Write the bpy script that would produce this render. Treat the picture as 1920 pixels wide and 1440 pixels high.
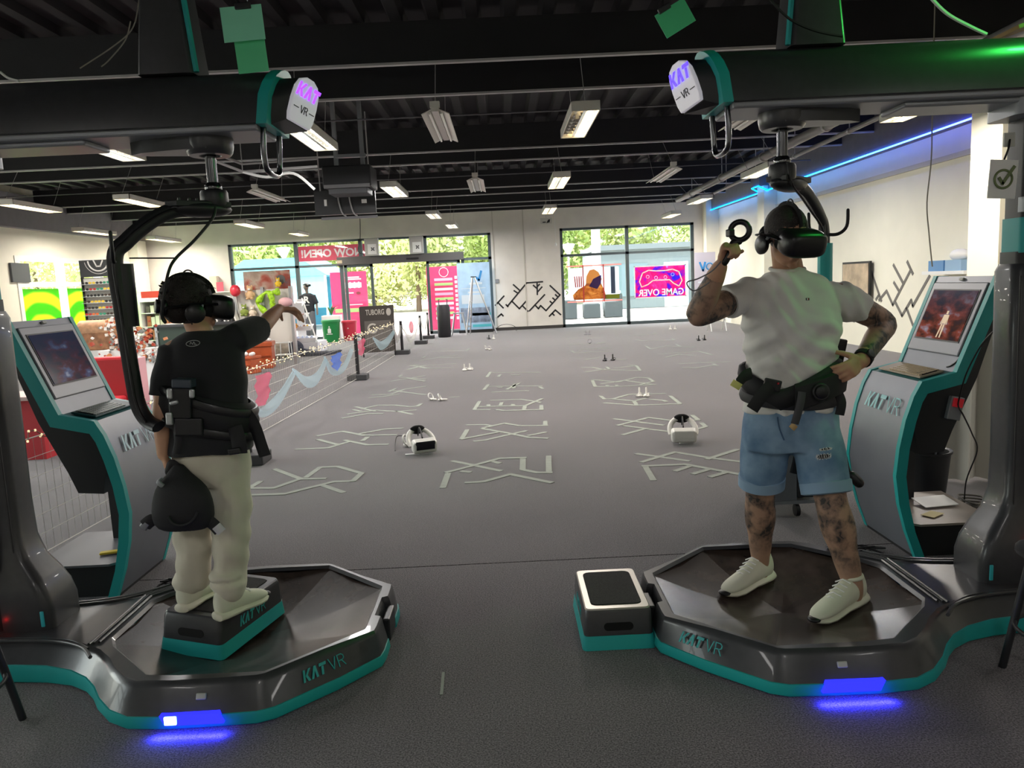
import bpy, math, random
import numpy as np
from mathutils import Vector, Matrix
random.seed(7)
for o in list(bpy.data.objects): bpy.data.objects.remove(o)
SC = bpy.context.scene
COL = SC.collection
# ---------------------------------------------------------------- camera
CF, CVY, CROLL, CYAW, CH = 1420.0, 530.0, 0.047, 0.005, 1.55
_p = math.atan((720 - CVY) / CF)
_f0 = Vector((math.sin(CYAW)*math.cos(_p), math.cos(CYAW)*math.cos(_p), -math.sin(_p)))
_r0 = Vector((math.cos(CYAW), -math.sin(CYAW), 0))
_u0 = _r0.cross(_f0)
_c, _s = math.cos(CROLL), math.sin(CROLL)
_r = _c*_r0 - _s*_u0
_u = _s*_r0 + _c*_u0
cd = bpy.data.cameras.new('camera'); cam = bpy.data.objects.new('camera', cd); COL.objects.link(cam)
cd.sensor_fit = 'HORIZONTAL'; cd.sensor_width = 36.0; cd.lens = CF/1920*36.0; cd.clip_end = 300; cd.clip_start = .05
_m = Matrix((_r, _u, -_f0)).transposed().to_4x4(); _m.translation = (0, 0, CH)
cam.matrix_world = _m
SC.camera = cam
def ray(x, y): return _f0*CF + _r*(x-960) - _u*(y-720)
def PZ(x, y, z=0.0): d = ray(x, y); return Vector((0,0,CH)) + d*((z-CH)/d.z)
def PY(x, y, Y): d = ray(x, y); return Vector((0,0,CH)) + d*(Y/d.y)
def PX(x, y, X): d = ray(x, y); return Vector((0,0,CH)) + d*(X/d.x)
# ---------------------------------------------------------------- world, sun, exposure
SC.view_settings.view_transform = 'Standard'
SC.view_settings.look = 'None'
SC.view_settings.gamma = 1.0
SC.view_settings.use_curve_mapping = False
SC.view_settings.exposure = 0.85
w = bpy.data.worlds.new('world'); SC.world = w; w.use_nodes = True
_nt = w.node_tree; _bg = _nt.nodes['Background']
_sky = _nt.nodes.new('ShaderNodeTexSky'); _sky.sky_type = 'NISHITA'
_sky.sun_disc = False; _sky.sun_elevation = math.radians(48); _sky.sun_rotation = math.radians(-60); _sky.dust_density = 4.0; _sky.air_density = 1.2
_hs = _nt.nodes.new('ShaderNodeHueSaturation'); _hs.inputs['Saturation'].default_value = .35
_nt.links.new(_sky.outputs[0], _hs.inputs['Color']); _nt.links.new(_hs.outputs[0], _bg.inputs['Color'])
_bg.inputs['Strength'].default_value = 0.72
def sun(energy, el, az, col):
    l = bpy.data.lights.new('sun', 'SUN'); l.energy = energy; l.angle = .01; l.color = col
    o = bpy.data.objects.new('sun', l); COL.objects.link(o)
    d = Vector((math.cos(el)*math.sin(az), math.cos(el)*math.cos(az), math.sin(el)))
    o.rotation_euler = d.to_track_quat('Z', 'Y').to_euler(); o.location = (0, 40, 30)
sun(4.0, math.radians(52), math.radians(-120), (1, .95, .85))
def portal(c, sx, sz, rot):
    l = bpy.data.lights.new('portal', 'AREA'); l.shape = 'RECTANGLE'; l.size = sx; l.size_y = sz; l.cycles.is_portal = True
    o = bpy.data.objects.new('window_portal', l); COL.objects.link(o); o.location = c; o.rotation_euler = rot
portal((-4.6, 25.12, 1.58), 8.5, 3.16, (math.radians(-90), 0, 0))
portal((4.08, 25.12, 1.6), 4.35, 3.2, (math.radians(-90), 0, 0))
portal((-11.95, 21.6, 1.7), 6.2, 2.2, (math.radians(90), 0, math.radians(-90)))
portal((-11.95, 5.0, 1.8), 12, 2.6, (math.radians(90), 0, math.radians(-90)))  # portal for the added side window
def area(name, c, sx, sy, power, col, rot=(0,0,0), spread=None, parent=None):
    l = bpy.data.lights.new(name, 'AREA'); l.shape = 'RECTANGLE'; l.size = sx; l.size_y = sy; l.energy = power; l.color = col
    if spread: l.spread = spread
    o = bpy.data.objects.new(name, l); COL.objects.link(o); o.location = c; o.rotation_euler = rot
    if parent is not None:
        o.parent = parent; o.location = Vector(c) - WL[parent.name]
    return o
# ---------------------------------------------------------------- helpers
WL = {}                      # world location of every object's origin
def lin(c):
    if isinstance(c, str): c = tuple(int(c[i:i+2], 16)/255 for i in (1, 3, 5))
    return tuple((x/12.92 if x <= .04045 else ((x+.055)/1.055)**2.4) for x in c[:3]) + (1,)
_mats = {}
def M(name, col='#808080', rough=.5, metal=0.0, vary=0.0, vscale=6.0, bump=0.0, bscale=200.0, emit=None, estr=1.0, alpha=1.0, spec=.5, trans=0.0, sheen=0.0, coat=0.0, col2=None):
    if name in _mats: return _mats[name]
    m = bpy.data.materials.new(name); m.use_nodes = True; nt = m.node_tree; b = nt.nodes['Principled BSDF']
    b.inputs['Base Color'].default_value = lin(col); b.inputs['Roughness'].default_value = rough; b.inputs['Metallic'].default_value = metal
    b.inputs['Specular IOR Level'].default_value = spec; b.inputs['Alpha'].default_value = alpha
    b.inputs['Transmission Weight'].default_value = trans; b.inputs['Sheen Weight'].default_value = sheen; b.inputs['Coat Weight'].default_value = coat
    if emit: b.inputs['Emission Color'].default_value = lin(emit); b.inputs['Emission Strength'].default_value = estr
    if vary or bump or col2:
        tc = nt.nodes.new('ShaderNodeTexCoord')
    if vary or col2:
        n = nt.nodes.new('ShaderNodeTexNoise'); n.inputs['Scale'].default_value = vscale; n.inputs['Detail'].default_value = 6
        nt.links.new(tc.outputs['Object'], n.inputs['Vector'])
        r = nt.nodes.new('ShaderNodeMixRGB'); c = lin(col)
        if col2: c1, c2 = c, lin(col2)
        else: c1 = tuple(x*(1-vary) for x in c[:3])+(1,); c2 = tuple(min(1, x*(1+vary)) for x in c[:3])+(1,)
        rm = nt.nodes.new('ShaderNodeValToRGB'); rm.color_ramp.elements[0].position = .35; rm.color_ramp.elements[1].position = .65
        nt.links.new(n.outputs['Fac'], rm.inputs['Fac']); nt.links.new(rm.outputs['Color'], r.inputs['Fac'])
        r.inputs['Color1'].default_value = c1; r.inputs['Color2'].default_value = c2
        nt.links.new(r.outputs['Color'], b.inputs['Base Color'])
    if bump:
        n2 = nt.nodes.new('ShaderNodeTexNoise'); n2.inputs['Scale'].default_value = bscale; n2.inputs['Detail'].default_value = 3
        nt.links.new(tc.outputs['Object'], n2.inputs['Vector'])
        bp = nt.nodes.new('ShaderNodeBump'); bp.inputs['Strength'].default_value = bump; bp.inputs['Distance'].default_value = .01
        nt.links.new(n2.outputs['Fac'], bp.inputs['Height']); nt.links.new(bp.outputs['Normal'], b.inputs['Normal'])
    _mats[name] = m
    return m
def nodes_of(m): return m.node_tree, m.node_tree.nodes['Principled BSDF']
def frame(d, up=(0,0,1)):
    d = Vector(d).normalized(); up = Vector(up)
    if abs(d.dot(up.normalized())) > .98: up = Vector((0,1,0)) if abs(d.y) < .9 else Vector((1,0,0))
    x = up.cross(d).normalized(); y = d.cross(x)
    return x, y, d
def rotz(a): return Matrix.Rotation(a, 3, 'Z')
class MB:
    def __init__(s): s.v = []; s.f = []; s.m = []
    def add(s, vs, fs, mi=0):
        k = len(s.v); s.v += [Vector(p) for p in vs]; s.f += [tuple(i+k for i in f) for f in fs]; s.m += [mi]*len(fs); return s
    def box(s, c, d, R=None, mi=0, taper=1.0):
        c = Vector(c); vs = []
        for z in (-.5, .5):
            t = taper if z > 0 else 1
            for x, y in ((-.5,-.5), (.5,-.5), (.5,.5), (-.5,.5)):
                p = Vector((x*d[0]*t, y*d[1]*t, z*d[2])); vs.append(c + (R @ p if R else p))
        return s.add(vs, [(3,2,1,0), (4,5,6,7), (0,1,5,4), (1,2,6,5), (2,3,7,6), (3,0,4,7)], mi)
    def bx(s, x0, x1, y0, y1, z0, z1, mi=0):
        return s.box(((x0+x1)/2, (y0+y1)/2, (z0+z1)/2), (x1-x0, y1-y0, z1-z0), None, mi)
    def prism(s, poly, d, O=(0,0,0), X=(1,0,0), Y=(0,1,0), mi=0, taper=None):
        O, X, Y = Vector(O), Vector(X), Vector(Y); Z = X.cross(Y).normalized(); n = len(poly)
        a = [O + X*p[0] + Y*p[1] for p in poly]; b = [q + Z*d for q in a]
        ar = sum(poly[i][0]*poly[(i+1)%n][1]-poly[(i+1)%n][0]*poly[i][1] for i in range(n))
        fs = [tuple(range(n-1, -1, -1)), tuple(range(n, 2*n))] + [(i, (i+1)%n, n+(i+1)%n, n+i) for i in range(n)]
        if ar*d < 0: fs = [tuple(reversed(f)) for f in fs]
        return s.add(a+b, fs, mi)
    def loft(s, rings, cap=True, closed=False, mi=0):
        n = len(rings[0]); vs = [p for r in rings for p in r]; fs = []; R = len(rings)
        for i in range(R if closed else R-1):
            j = (i+1) % R
            for k in range(n):
                l = (k+1) % n; fs.append((i*n+k, i*n+l, j*n+l, j*n+k))
        if cap and not closed: fs.append(tuple(range(n-1, -1, -1))); fs.append(tuple((R-1)*n+k for k in range(n)))
        return s.add(vs, fs, mi)
    def tube(s, pts, r, n=8, cap=True, mi=0, flat=None, up=None, round_ends=False):
        pts = [Vector(p) for p in pts]; N = len(pts)
        rr = [r]*N if not isinstance(r, list) else list(r)
        if round_ends:
            d0 = (pts[0]-pts[1]).normalized(); d1 = (pts[-1]-pts[-2]).normalized(); P=[]; Q=[]
            for a in (80, 60, 35): P.append(pts[0]+d0*_s0(rr[0], a)); Q.append(_c0(rr[0], a))
            P += pts; Q += rr
            for a in (35, 60, 80): P.append(pts[-1]+d1*_s0(rr[-1], a)); Q.append(_c0(rr[-1], a))
            pts, rr, N = P, Q, len(P)
        x = None; rings = []
        for i, p in enumerate(pts):
            t = (pts[min(i+1, N-1)] - pts[max(i-1, 0)])
            if t.length < 1e-9: t = Vector((0,0,1))
            t.normalize()
            if x is None:
                x, y, _ = frame(t, up or (0,0,1))
            else:
                x = (x - t*x.dot(t)); x = x.normalized() if x.length > 1e-6 else frame(t)[0]; y = t.cross(x)
            q = rr[i]; a, b = (q if isinstance(q, (tuple, list)) else (q, q*(flat or 1)))
            rings.append([p + x*(a*math.cos(2*math.pi*k/n)) + y*(b*math.sin(2*math.pi*k/n)) for k in range(n)])
        return s.loft(rings, cap, False, mi)
    def ell(s, c, r, R=None, nu=16, nv=10, mi=0):
        c = Vector(c); rings = []
        for j in range(1, nv):
            t = math.pi*j/nv - math.pi/2; ring = []
            for k in range(nu):
                a = 2*math.pi*k/nu; p = Vector((r[0]*math.cos(t)*math.cos(a), r[1]*math.cos(t)*math.sin(a), r[2]*math.sin(t)))
                ring.append(c + (R @ p if R else p))
            rings.append(ring)
        return s.loft(rings, True, False, mi)
    def lathe(s, prof, c=(0,0,0), n=20, R=None, cap=True, mi=0):
        c = Vector(c); rings = []
        for r, z in prof:
            rings.append([c + (R @ Vector((r*math.cos(2*math.pi*k/n), r*math.sin(2*math.pi*k/n), z)) if R else Vector((r*math.cos(2*math.pi*k/n), r*math.sin(2*math.pi*k/n), z))) for k in range(n)])
        return s.loft(rings, cap, False, mi)
    def torus(s, c, R1, r, X, Y, n=24, k=8, mi=0, a0=0, a1=2*math.pi):
        c, X, Y = Vector(c), Vector(X).normalized(), Vector(Y).normalized(); Z = X.cross(Y); full = abs(a1-a0-2*math.pi) < 1e-6
        rings = []
        for i in range(n if full else n+1):
            a = a0+(a1-a0)*i/n; d = X*math.cos(a)+Y*math.sin(a)
            rr = r if not isinstance(r, (tuple, list)) else r
            ra, rb = (rr, rr) if not isinstance(rr, (tuple, list)) else rr
            rings.append([c + d*(R1+ra*math.cos(2*math.pi*q/k)) + Z*(rb*math.sin(2*math.pi*q/k)) for q in range(k)])
        return s.loft(rings, not full, full, mi)
    def quad(s, a, b, c, d, mi=0): return s.add([a, b, c, d], [(0,1,2,3)], mi)
    def text(s, txt, O, X, Y, h, depth=.002, mi=0, align='LEFT', mirror=False, bold=0.0, fit=None):
        vs, fs, wd = text_mesh(txt, bold)
        O, X, Y = Vector(O), Vector(X).normalized(), Vector(Y).normalized(); Z = X.cross(Y)
        k = h/.7; kx = k if not fit else fit/max(wd, 1e-6)
        off = {'LEFT': 0, 'CENTER': -wd/2, 'RIGHT': -wd}[align]
        sg = -1 if mirror else 1
        P = [O + X*((p[0]+off)*kx*sg) + Y*(p[1]*k) + Z*(p[2]*depth) for p in vs]
        return s.add(P, fs, mi)
    def stroke(s, pts, wd, O, X, Y, depth=.002, mi=0):
        O, X, Y = Vector(O), Vector(X), Vector(Y)
        for a, b in zip(pts[:-1], pts[1:]):
            a, b = Vector((a[0], a[1])), Vector((b[0], b[1])); d = (b-a)
            if d.length < 1e-9: continue
            d.normalize(); nrm = Vector((-d.y, d.x))*wd/2; a2, b2 = a-d*wd*.3, b+d*wd*.3
            s.prism([tuple(a2-nrm), tuple(b2-nrm), tuple(b2+nrm), tuple(a2+nrm)], depth, O, X, Y, mi)
        return s
    def build(s, name, mat, parent=None, smooth=None, bevel=None, label=None, cat=None, group=None, kind=None, origin=None, seg=2, sub=0, base=True):
        me = bpy.data.meshes.new(name)
        if origin is None:
            if parent is not None: origin = WL[parent.name]
            elif base and s.v:
                xs = [p.x for p in s.v]; ys = [p.y for p in s.v]; zs = [p.z for p in s.v]
                origin = Vector(((min(xs)+max(xs))/2, (min(ys)+max(ys))/2, min(zs)))
            else: origin = Vector((0,0,0))
        origin = Vector(origin)
        me.from_pydata([tuple(p-origin) for p in s.v], [], s.f)
        mats = mat if isinstance(mat, (list, tuple)) else [mat]
        for q in mats: me.materials.append(q)
        if len(mats) > 1: me.polygons.foreach_set('material_index', s.m)
        if smooth is not None:
            me.polygons.foreach_set('use_smooth', [True]*len(me.polygons))
            if smooth < 179: me.set_sharp_from_angle(angle=math.radians(smooth))
        me.update()
        o = bpy.data.objects.new(name, me); COL.objects.link(o)
        WL[o.name] = origin
        if parent is not None:
            o.parent = parent; o.location = origin - WL[parent.name]
        else: o.location = origin
        if bevel:
            b = o.modifiers.new('bevel', 'BEVEL'); b.width = bevel; b.segments = seg; b.limit_method = 'ANGLE'; b.angle_limit = math.radians(40)
        if sub:
            b = o.modifiers.new('sub', 'SUBSURF'); b.levels = sub; b.render_levels = sub
        tag(o, label, cat, group, kind)
        return o
def _s0(r, a): return (r[0] if isinstance(r, (tuple, list)) else r)*math.sin(math.radians(a))
def _c0(r, a):
    k = math.cos(math.radians(a)); return (r[0]*k, r[1]*k) if isinstance(r, (tuple, list)) else r*k
_tc = {}
def text_mesh(txt, bold=0.0):
    key = (txt, bold)
    if key in _tc: return _tc[key]
    cu = bpy.data.curves.new('t', 'FONT'); cu.body = txt; cu.size = 1.0; cu.extrude = 1.0; cu.resolution_u = 3; cu.offset = bold
    ob = bpy.data.objects.new('t', cu); COL.objects.link(ob)
    me = ob.to_mesh(); vs = [tuple(v.co) for v in me.vertices]; fs = [tuple(p.vertices) for p in me.polygons]
    ob.to_mesh_clear(); bpy.data.objects.remove(ob); bpy.data.curves.remove(cu)
    x0 = min(v[0] for v in vs); wd = max(v[0] for v in vs) - x0
    vs = [(v[0]-x0, v[1], (v[2]+1)/2) for v in vs]
    _tc[key] = (vs, fs, wd); return _tc[key]
def tag(o, label=None, cat=None, group=None, kind=None):
    if label: o['label'] = label
    if cat: o['category'] = cat
    if group: o['group'] = group
    if kind: o['kind'] = kind
    return o
def thing(name, label, cat, loc=(0,0,0), group=None, kind=None):
    o = bpy.data.objects.new(name, None); COL.objects.link(o); o.location = loc; o.empty_display_size = .1
    WL[o.name] = Vector(loc)
    return tag(o, label, cat, group, kind)
def dup(o, loc=None, rz=0.0, label=None, parent=None, scale=None):
    c = o.copy(); COL.objects.link(c); WL[c.name] = Vector(loc) if loc is not None else WL[o.name]
    if loc is not None: c.location = loc
    if rz: c.rotation_euler = (0, 0, rz)
    if scale: c.scale = (scale,)*3
    if parent is not None: c.parent = parent
    if label: c['label'] = label
    for ch in list(o.children):
        _dc(ch, c)
    return c
def _dc(ch, par):
    d = ch.copy(); COL.objects.link(d); d.parent = par; d.matrix_parent_inverse = ch.matrix_parent_inverse
    for g in list(ch.children): _dc(g, d)
def fuse(mb, name, mat, parent=None, voxel=.006, smooth=4, sfac=.5, face_mat=None, label=None, cat=None, dec=None, disp=None, **kw):
    """voxel-union of all closed pieces in mb into one continuous surface"""
    o = mb.build('tmp', mat[0] if isinstance(mat, (list, tuple)) else mat, None, base=False)
    r = o.modifiers.new('r', 'REMESH'); r.mode = 'VOXEL'; r.voxel_size = voxel
    s = o.modifiers.new('s', 'SMOOTH'); s.iterations = smooth; s.factor = sfac
    if dec:
        d = o.modifiers.new('d', 'DECIMATE'); d.ratio = dec
    dg = bpy.context.evaluated_depsgraph_get(); dg.update()
    me = bpy.data.meshes.new_from_object(o.evaluated_get(dg))
    bpy.data.objects.remove(o)
    out = MB(); n = len(me.vertices); co = np.empty(n*3); me.vertices.foreach_get('co', co); co = co.reshape(-1, 3)
    if disp is not None: 
        nr = np.empty(n*3); me.vertices.foreach_get('normal', nr); co = co + disp(co, nr.reshape(-1, 3))
    out.v = [Vector(p) for p in co]; out.f = [tuple(p.vertices) for p in me.polygons]; out.m = [0]*len(out.f)
    if face_mat is not None:
        for i, f in enumerate(out.f):
            c = co[list(f)].mean(0); out.m[i] = face_mat(c)
    bpy.data.meshes.remove(me)
    return out.build(name, mat, parent, smooth=180, label=label, cat=cat, **kw)
def spline(pts, n=6):
    pts = [Vector(p) for p in pts]; out = []
    for i in range(len(pts)-1):
        p0 = pts[max(i-1, 0)]; p1 = pts[i]; p2 = pts[i+1]; p3 = pts[min(i+2, len(pts)-1)]
        for k in range(n):
            t = k/n; out.append(.5*((2*p1)+(p2-p0)*t+(2*p0-5*p1+4*p2-p3)*t*t+(3*p1-p0-3*p2+p3)*t**3))
    out.append(pts[-1]); return out
def lerp(a, b, t): return a+(b-a)*t
X3, Y3, Z3 = Vector((1,0,0)), Vector((0,1,0)), Vector((0,0,1))
# ================================================================ materials shared
m_wall = M('wall_paint', '#e4dfd6', .75, vary=.04, vscale=2)
m_wallr = M('wall_cream', '#e9e5d3', .7, vary=.03, vscale=1.5)
m_beam = M('beam_grey', '#77767c', .6, vary=.05)
m_dark = M("ceiling_black", "#131318", .7, vary=.15, vscale=3)
m_rail = M('rail_grey', '#a7a5a6', .5)
m_frame = M('window_frame_grey', '#4f5a5d', .45, metal=.3)
m_white = M('white_plastic', '#e8e8e6', .45)
m_black = M('black_plastic', '#151517', .45)
m_blackm = M('black_matte', '#1b1b1d', .8)
m_steel = M('steel', '#b9bbbd', .3, metal=.9)
def glass_mat(name, tint, refl=.06):
    m = bpy.data.materials.new(name); m.use_nodes = True; nt = m.node_tree; nt.nodes.clear()
    o = nt.nodes.new('ShaderNodeOutputMaterial'); mx = nt.nodes.new('ShaderNodeMixShader'); t = nt.nodes.new('ShaderNodeBsdfTransparent'); g = nt.nodes.new('ShaderNodeBsdfGlossy')
    t.inputs['Color'].default_value = tint; g.inputs['Roughness'].default_value = .03; mx.inputs[0].default_value = refl
    nt.links.new(t.outputs[0], mx.inputs[1]); nt.links.new(g.outputs[0], mx.inputs[2]); nt.links.new(mx.outputs[0], o.inputs['Surface']); return m
m_glass = glass_mat('window_glass', (.93, .97, .96, 1), .04)
# carpet
m_floor = bpy.data.materials.new('carpet'); m_floor.use_nodes = True
nt, b = nodes_of(m_floor); tc = nt.nodes.new('ShaderNodeTexCoord')
n1 = nt.nodes.new('ShaderNodeTexNoise'); n1.inputs['Scale'].default_value = 160; n1.inputs['Detail'].default_value = 4; n1.inputs['Roughness'].default_value = .75
n2 = nt.nodes.new('ShaderNodeTexNoise'); n2.inputs['Scale'].default_value = .9; n2.inputs['Detail'].default_value = 5
r1 = nt.nodes.new('ShaderNodeValToRGB'); r1.color_ramp.elements[0].position = .40; r1.color_ramp.elements[1].position = .62
r1.color_ramp.elements[0].color = lin('#1e1c1d'); r1.color_ramp.elements[1].color = lin('#837c80')
mx = nt.nodes.new('ShaderNodeMixRGB'); mx.blend_type = 'MULTIPLY'; mx.inputs[0].default_value = .5
r2 = nt.nodes.new('ShaderNodeValToRGB'); r2.color_ramp.elements[0].color = (.68, .66, .66, 1); r2.color_ramp.elements[1].color = (1.0, .96, .97, 1); r2.color_ramp.elements[0].position = .35; r2.color_ramp.elements[1].position = .7
bp = nt.nodes.new('ShaderNodeBump'); bp.inputs['Strength'].default_value = .6; bp.inputs['Distance'].default_value = .006
for n in (n1, n2): nt.links.new(tc.outputs['Object'], n.inputs['Vector'])
nt.links.new(n1.outputs['Fac'], r1.inputs['Fac']); nt.links.new(n2.outputs['Fac'], r2.inputs['Fac'])
nt.links.new(r1.outputs['Color'], mx.inputs[1]); nt.links.new(r2.outputs['Color'], mx.inputs[2]); nt.links.new(mx.outputs['Color'], b.inputs['Base Color'])
nt.links.new(n1.outputs['Fac'], bp.inputs['Height']); nt.links.new(bp.outputs['Normal'], b.inputs['Normal'])
b.inputs['Roughness'].default_value = .9; b.inputs['Sheen Weight'].default_value = .4; b.inputs['Sheen Roughness'].default_value = .35; b.inputs['Specular IOR Level'].default_value = .25
# ================================================================ shell
YB = 25.0
fl = MB(); fl.bx(-11.9, 7.2, -4, 4.065, -.12, 0); fl.bx(-11.9, 7.2, 4.075, YB+.25, -.12, 0); fl.bx(-11.9, 7.2, 4.06, 4.08, -.12, -.004)
fl.build('floor', m_floor, kind='structure', base=False)
# trapezoidal roof deck
cl = MB(); prof = []
x = -12.0
while x < 7.3:
    prof += [(x, 4.42), (x+.1, 4.42), (x+.14, 4.34), (x+.26, 4.34), (x+.30, 4.42)]; x += .40
vs = [(a, -4, z) for a, z in prof] + [(a, YB+.25, z) for a, z in prof]; n = len(prof)
cl.add(vs, [(i, i+1, n+i+1, n+i) for i in range(n-1)]); cl.bx(-12, 7.3, -4, YB+.25, 4.43, 4.55)
cl.build('ceiling', m_dark, kind='structure', base=False)
wb = MB()
wb.bx(-11.9, -8.87, YB, YB+.22, 0, 4.42); wb.bx(-8.87, -.35, YB, YB+.22, 3.19, 4.42); wb.bx(-.35, 1.90, YB, YB+.22, 0, 4.42)
wb.bx(1.90, 6.27, YB, YB+.22, 3.22, 4.42); wb.bx(6.27, 7.2, YB, YB+.22, 0, 4.42)
wb.build('wall_back', m_wall, kind='structure', base=False)
wr = MB(); wr.bx(6.95, 7.2, 9.6, YB, 0, 4.42); wr.bx(6.62, 6.95, 19.35, 19.85, 0, 3.66); wr.bx(6.55, 6.95, 24.55, YB, 0, 4.42)
wr.bx(5.85, 7.2, 9.0, 9.6, 0, 4.42); wr.bx(6.4, 7.2, -4, 9.0, 0, 4.42)
wr.build('wall_right', m_wallr, kind='structure', base=False)
wl = MB(); XL = -11.7
a0 = PX(40, 500, XL).y; 
wl.bx(XL-.2, XL, -4, -1.2, 0, 4.42); wl.bx(XL-.2, XL, -1.2, 11.2, 3.1, 4.42); wl.bx(XL-.2, XL, -1.2, 11.2, 0, .5); wl.bx(XL-.2, XL, 11.2, 18.6, 0, 4.42)
wl.bx(XL-.2, XL, 18.6, 24.3, 2.75, 4.42); wl.bx(XL-.2, XL, 18.6, 24.3, 0, .12); wl.bx(XL-.2, XL, 24.3, YB, 0, 4.42); wl.bx(XL, XL+.3, 24.2, 24.8, 0, 3.4)
wl.build('wall_left', m_wallr, kind='structure', base=False)
MB().bx(-11.9, 7.2, -4.2, -4, 0, 4.42).build('wall_front', m_wall, kind='structure', base=False)
# steel bands on the side walls and the wall head
tr = MB(); tr.bx(6.72, 6.95, 9.6, 19.35, 3.55, 4.42); tr.bx(6.5, 6.95, 19.35, 19.85, 3.66, 4.42); tr.bx(6.72, 6.95, 19.85, 24.55, 3.55, 4.42)
tr.build('trim_1', m_beam, kind='structure', base=False)
MB().bx(6.91, 6.95, 9.6, 19.35, 3.10, 3.18).build('trim_2', M('ledge_grey', '#c4bfae', .7), kind='structure', base=False)
MB().bx(XL, XL+.2, -4, 24.6, 3.40, 4.2).build('trim_3', m_beam, kind='structure', base=False)
MB().bx(-11.5, 6.5, YB-.12, YB, 3.87, 4.42).build('trim_4', m_dark, kind='structure', base=False)
for px_, nm in ((927, 'trim_5'), (984, 'trim_6')):
    x = PY(px_, 500, YB).x; MB().bx(x-.015, x+.015, YB-.02, YB, 0 if nm == 'trim_6' else .05, 3.87).build(nm, M('joint_white', '#c9c4b8', .6), kind='structure', base=False)
MB().bx(-.35, 1.9, YB-.03, YB, 0, .1).build('baseboard_back', M('skirting_dark', '#3a3634', .6), kind='structure', base=False)
# ================================================================ windows
def window(name, x0, x1, z1, xs, zt, bars, panes):
    o = thing(name, None, None, ((x0+x1)/2, YB+.1, 0), kind='structure')
    fr = MB()
    for a, b_, c, d in bars: fr.bx(a, b_, YB+.05, YB+.16, c, d)
    fr.build('window_frame', m_frame, o)
    for a, b_, c, d in panes: MB().bx(a, b_, YB+.10, YB+.106, c, d).build('pane', m_glass, o)
    return o
F = .05
xs1 = [-8.87, -6.7, -4.6, -2.5, -.35]
bars = [(-8.87, -.35, 3.12, 3.19), (-8.87, -5.2, 2.34, 2.42), (-1.3, -.35, 2.34, 2.42), (-8.87, -8.77, 0, 3.19), (-.45, -.35, 0, 3.19), (-6.76, -6.64, 0, 3.19), (-4.66, -4.54, 2.42, 3.19), (-2.56, -2.44, 2.42, 3.19), (-8.87, -5.1, 0, .07), (-1.4, -.35, 0, .07), (-5.32, -5.2, 0, 2.4), (-1.35, -1.25, 0, 2.4)]
panes = [(xs1[i]+.05, xs1[i+1]-.05, 2.42, 3.12) for i in range(4)] + [(-8.77, -6.76, .07, 2.34), (-6.64, -5.32, .07, 2.34), (-1.25, -.45, .07, 2.34)]
window('window_1', -8.87, -.35, 3.19, xs1, 2.35, bars, panes)
bars = [(1.9, 6.27, 3.14, 3.22), (1.9, 6.27, 2.30, 2.38), (1.9, 6.27, 0, .1), (1.9, 1.99, 0, 3.22), (4.03, 4.14, 0, 3.22), (6.17, 6.27, 0, 3.22)]
panes = [(1.99, 4.03, .1, 2.3), (4.14, 6.17, .1, 2.3), (1.99, 4.03, 2.38, 3.14), (4.14, 6.17, 2.38, 3.14)]
window('window_2', 1.9, 6.27, 3.22, None, 2.3, bars, panes)
# sliding door: head box and two parked leaves
d = thing('door_1', None, None, (-3.25, YB-.05, 0), kind='structure')
hd = MB(); hd.bx(-5.35, -1.25, YB-.14, YB+.05, 2.36, 2.62); hd.build('door_head', M('door_head_grey', '#514f4f', .5), d, bevel=.01)
MB().bx(-5.35, -5.18, YB-.145, YB-.14, 2.42, 2.52).build('door_sticker', M('tan_sticker', '#b5a58a', .6), d)
MB().bx(-3.1, -2.7, YB-.16, YB-.14, 2.44, 2.5).build('door_sensor', m_black, d)
for a, b_ in ((-5.15, -4.22), (-2.48, -1.38)):
    lf = MB()
    for q in ((a, a+.09, 0, 2.36), (b_-.09, b_, 0, 2.36), (a, b_, 0, .09), (a, b_, 2.28, 2.36)): lf.bx(q[0], q[1], YB-.06, YB-.01, q[2], q[3])
    l = lf.build('door_leaf', m_frame, d); MB().bx(a+.09, b_-.09, YB-.04, YB-.034, .09, 2.28).build('pane', m_glass, l)
# left-wall shop windows with white frames
o = thing('window_3', None, None, (XL-.1, 21.4, 0), kind='structure'); fr = MB()
ys = [18.6, 20.5, 22.4, 24.3]
for y in ys: fr.bx(XL-.16, XL+.02, y-.07, y+.07, .12, 2.75)
for z in (.16, 2.06, 2.7):
    for i in range(3): fr.bx(XL-.15, XL+.012, ys[i]+.07, ys[i+1]-.07, z-.06, z+.06)
fr.build('window_frame', M('frame_white', '#e6e6e0', .5), o)
for i in range(3):
    for z0, z1 in ((.2, 2.0), (2.12, 2.64)): MB().bx(XL-.08, XL-.074, ys[i]+.07, ys[i+1]-.07, z0, z1).build('pane', m_glass, o)
o = thing('added_window_4', None, None, (XL-.1, 5, .5), kind='structure'); fr = MB()  # unseen side window, added to let in daylight as side fill
for y in (-1.2, 1.9, 5.0, 8.1, 11.2): fr.bx(XL-.16, XL+.02, y-.05, y+.05, .5, 3.1)
fr.build('window_frame', m_frame, o)
for y in (-1.2, 1.9, 5.0, 8.1): MB().bx(XL-.08, XL-.074, y+.05, y+3.05, .5, 3.1).build('pane', m_glass, o)
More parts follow.
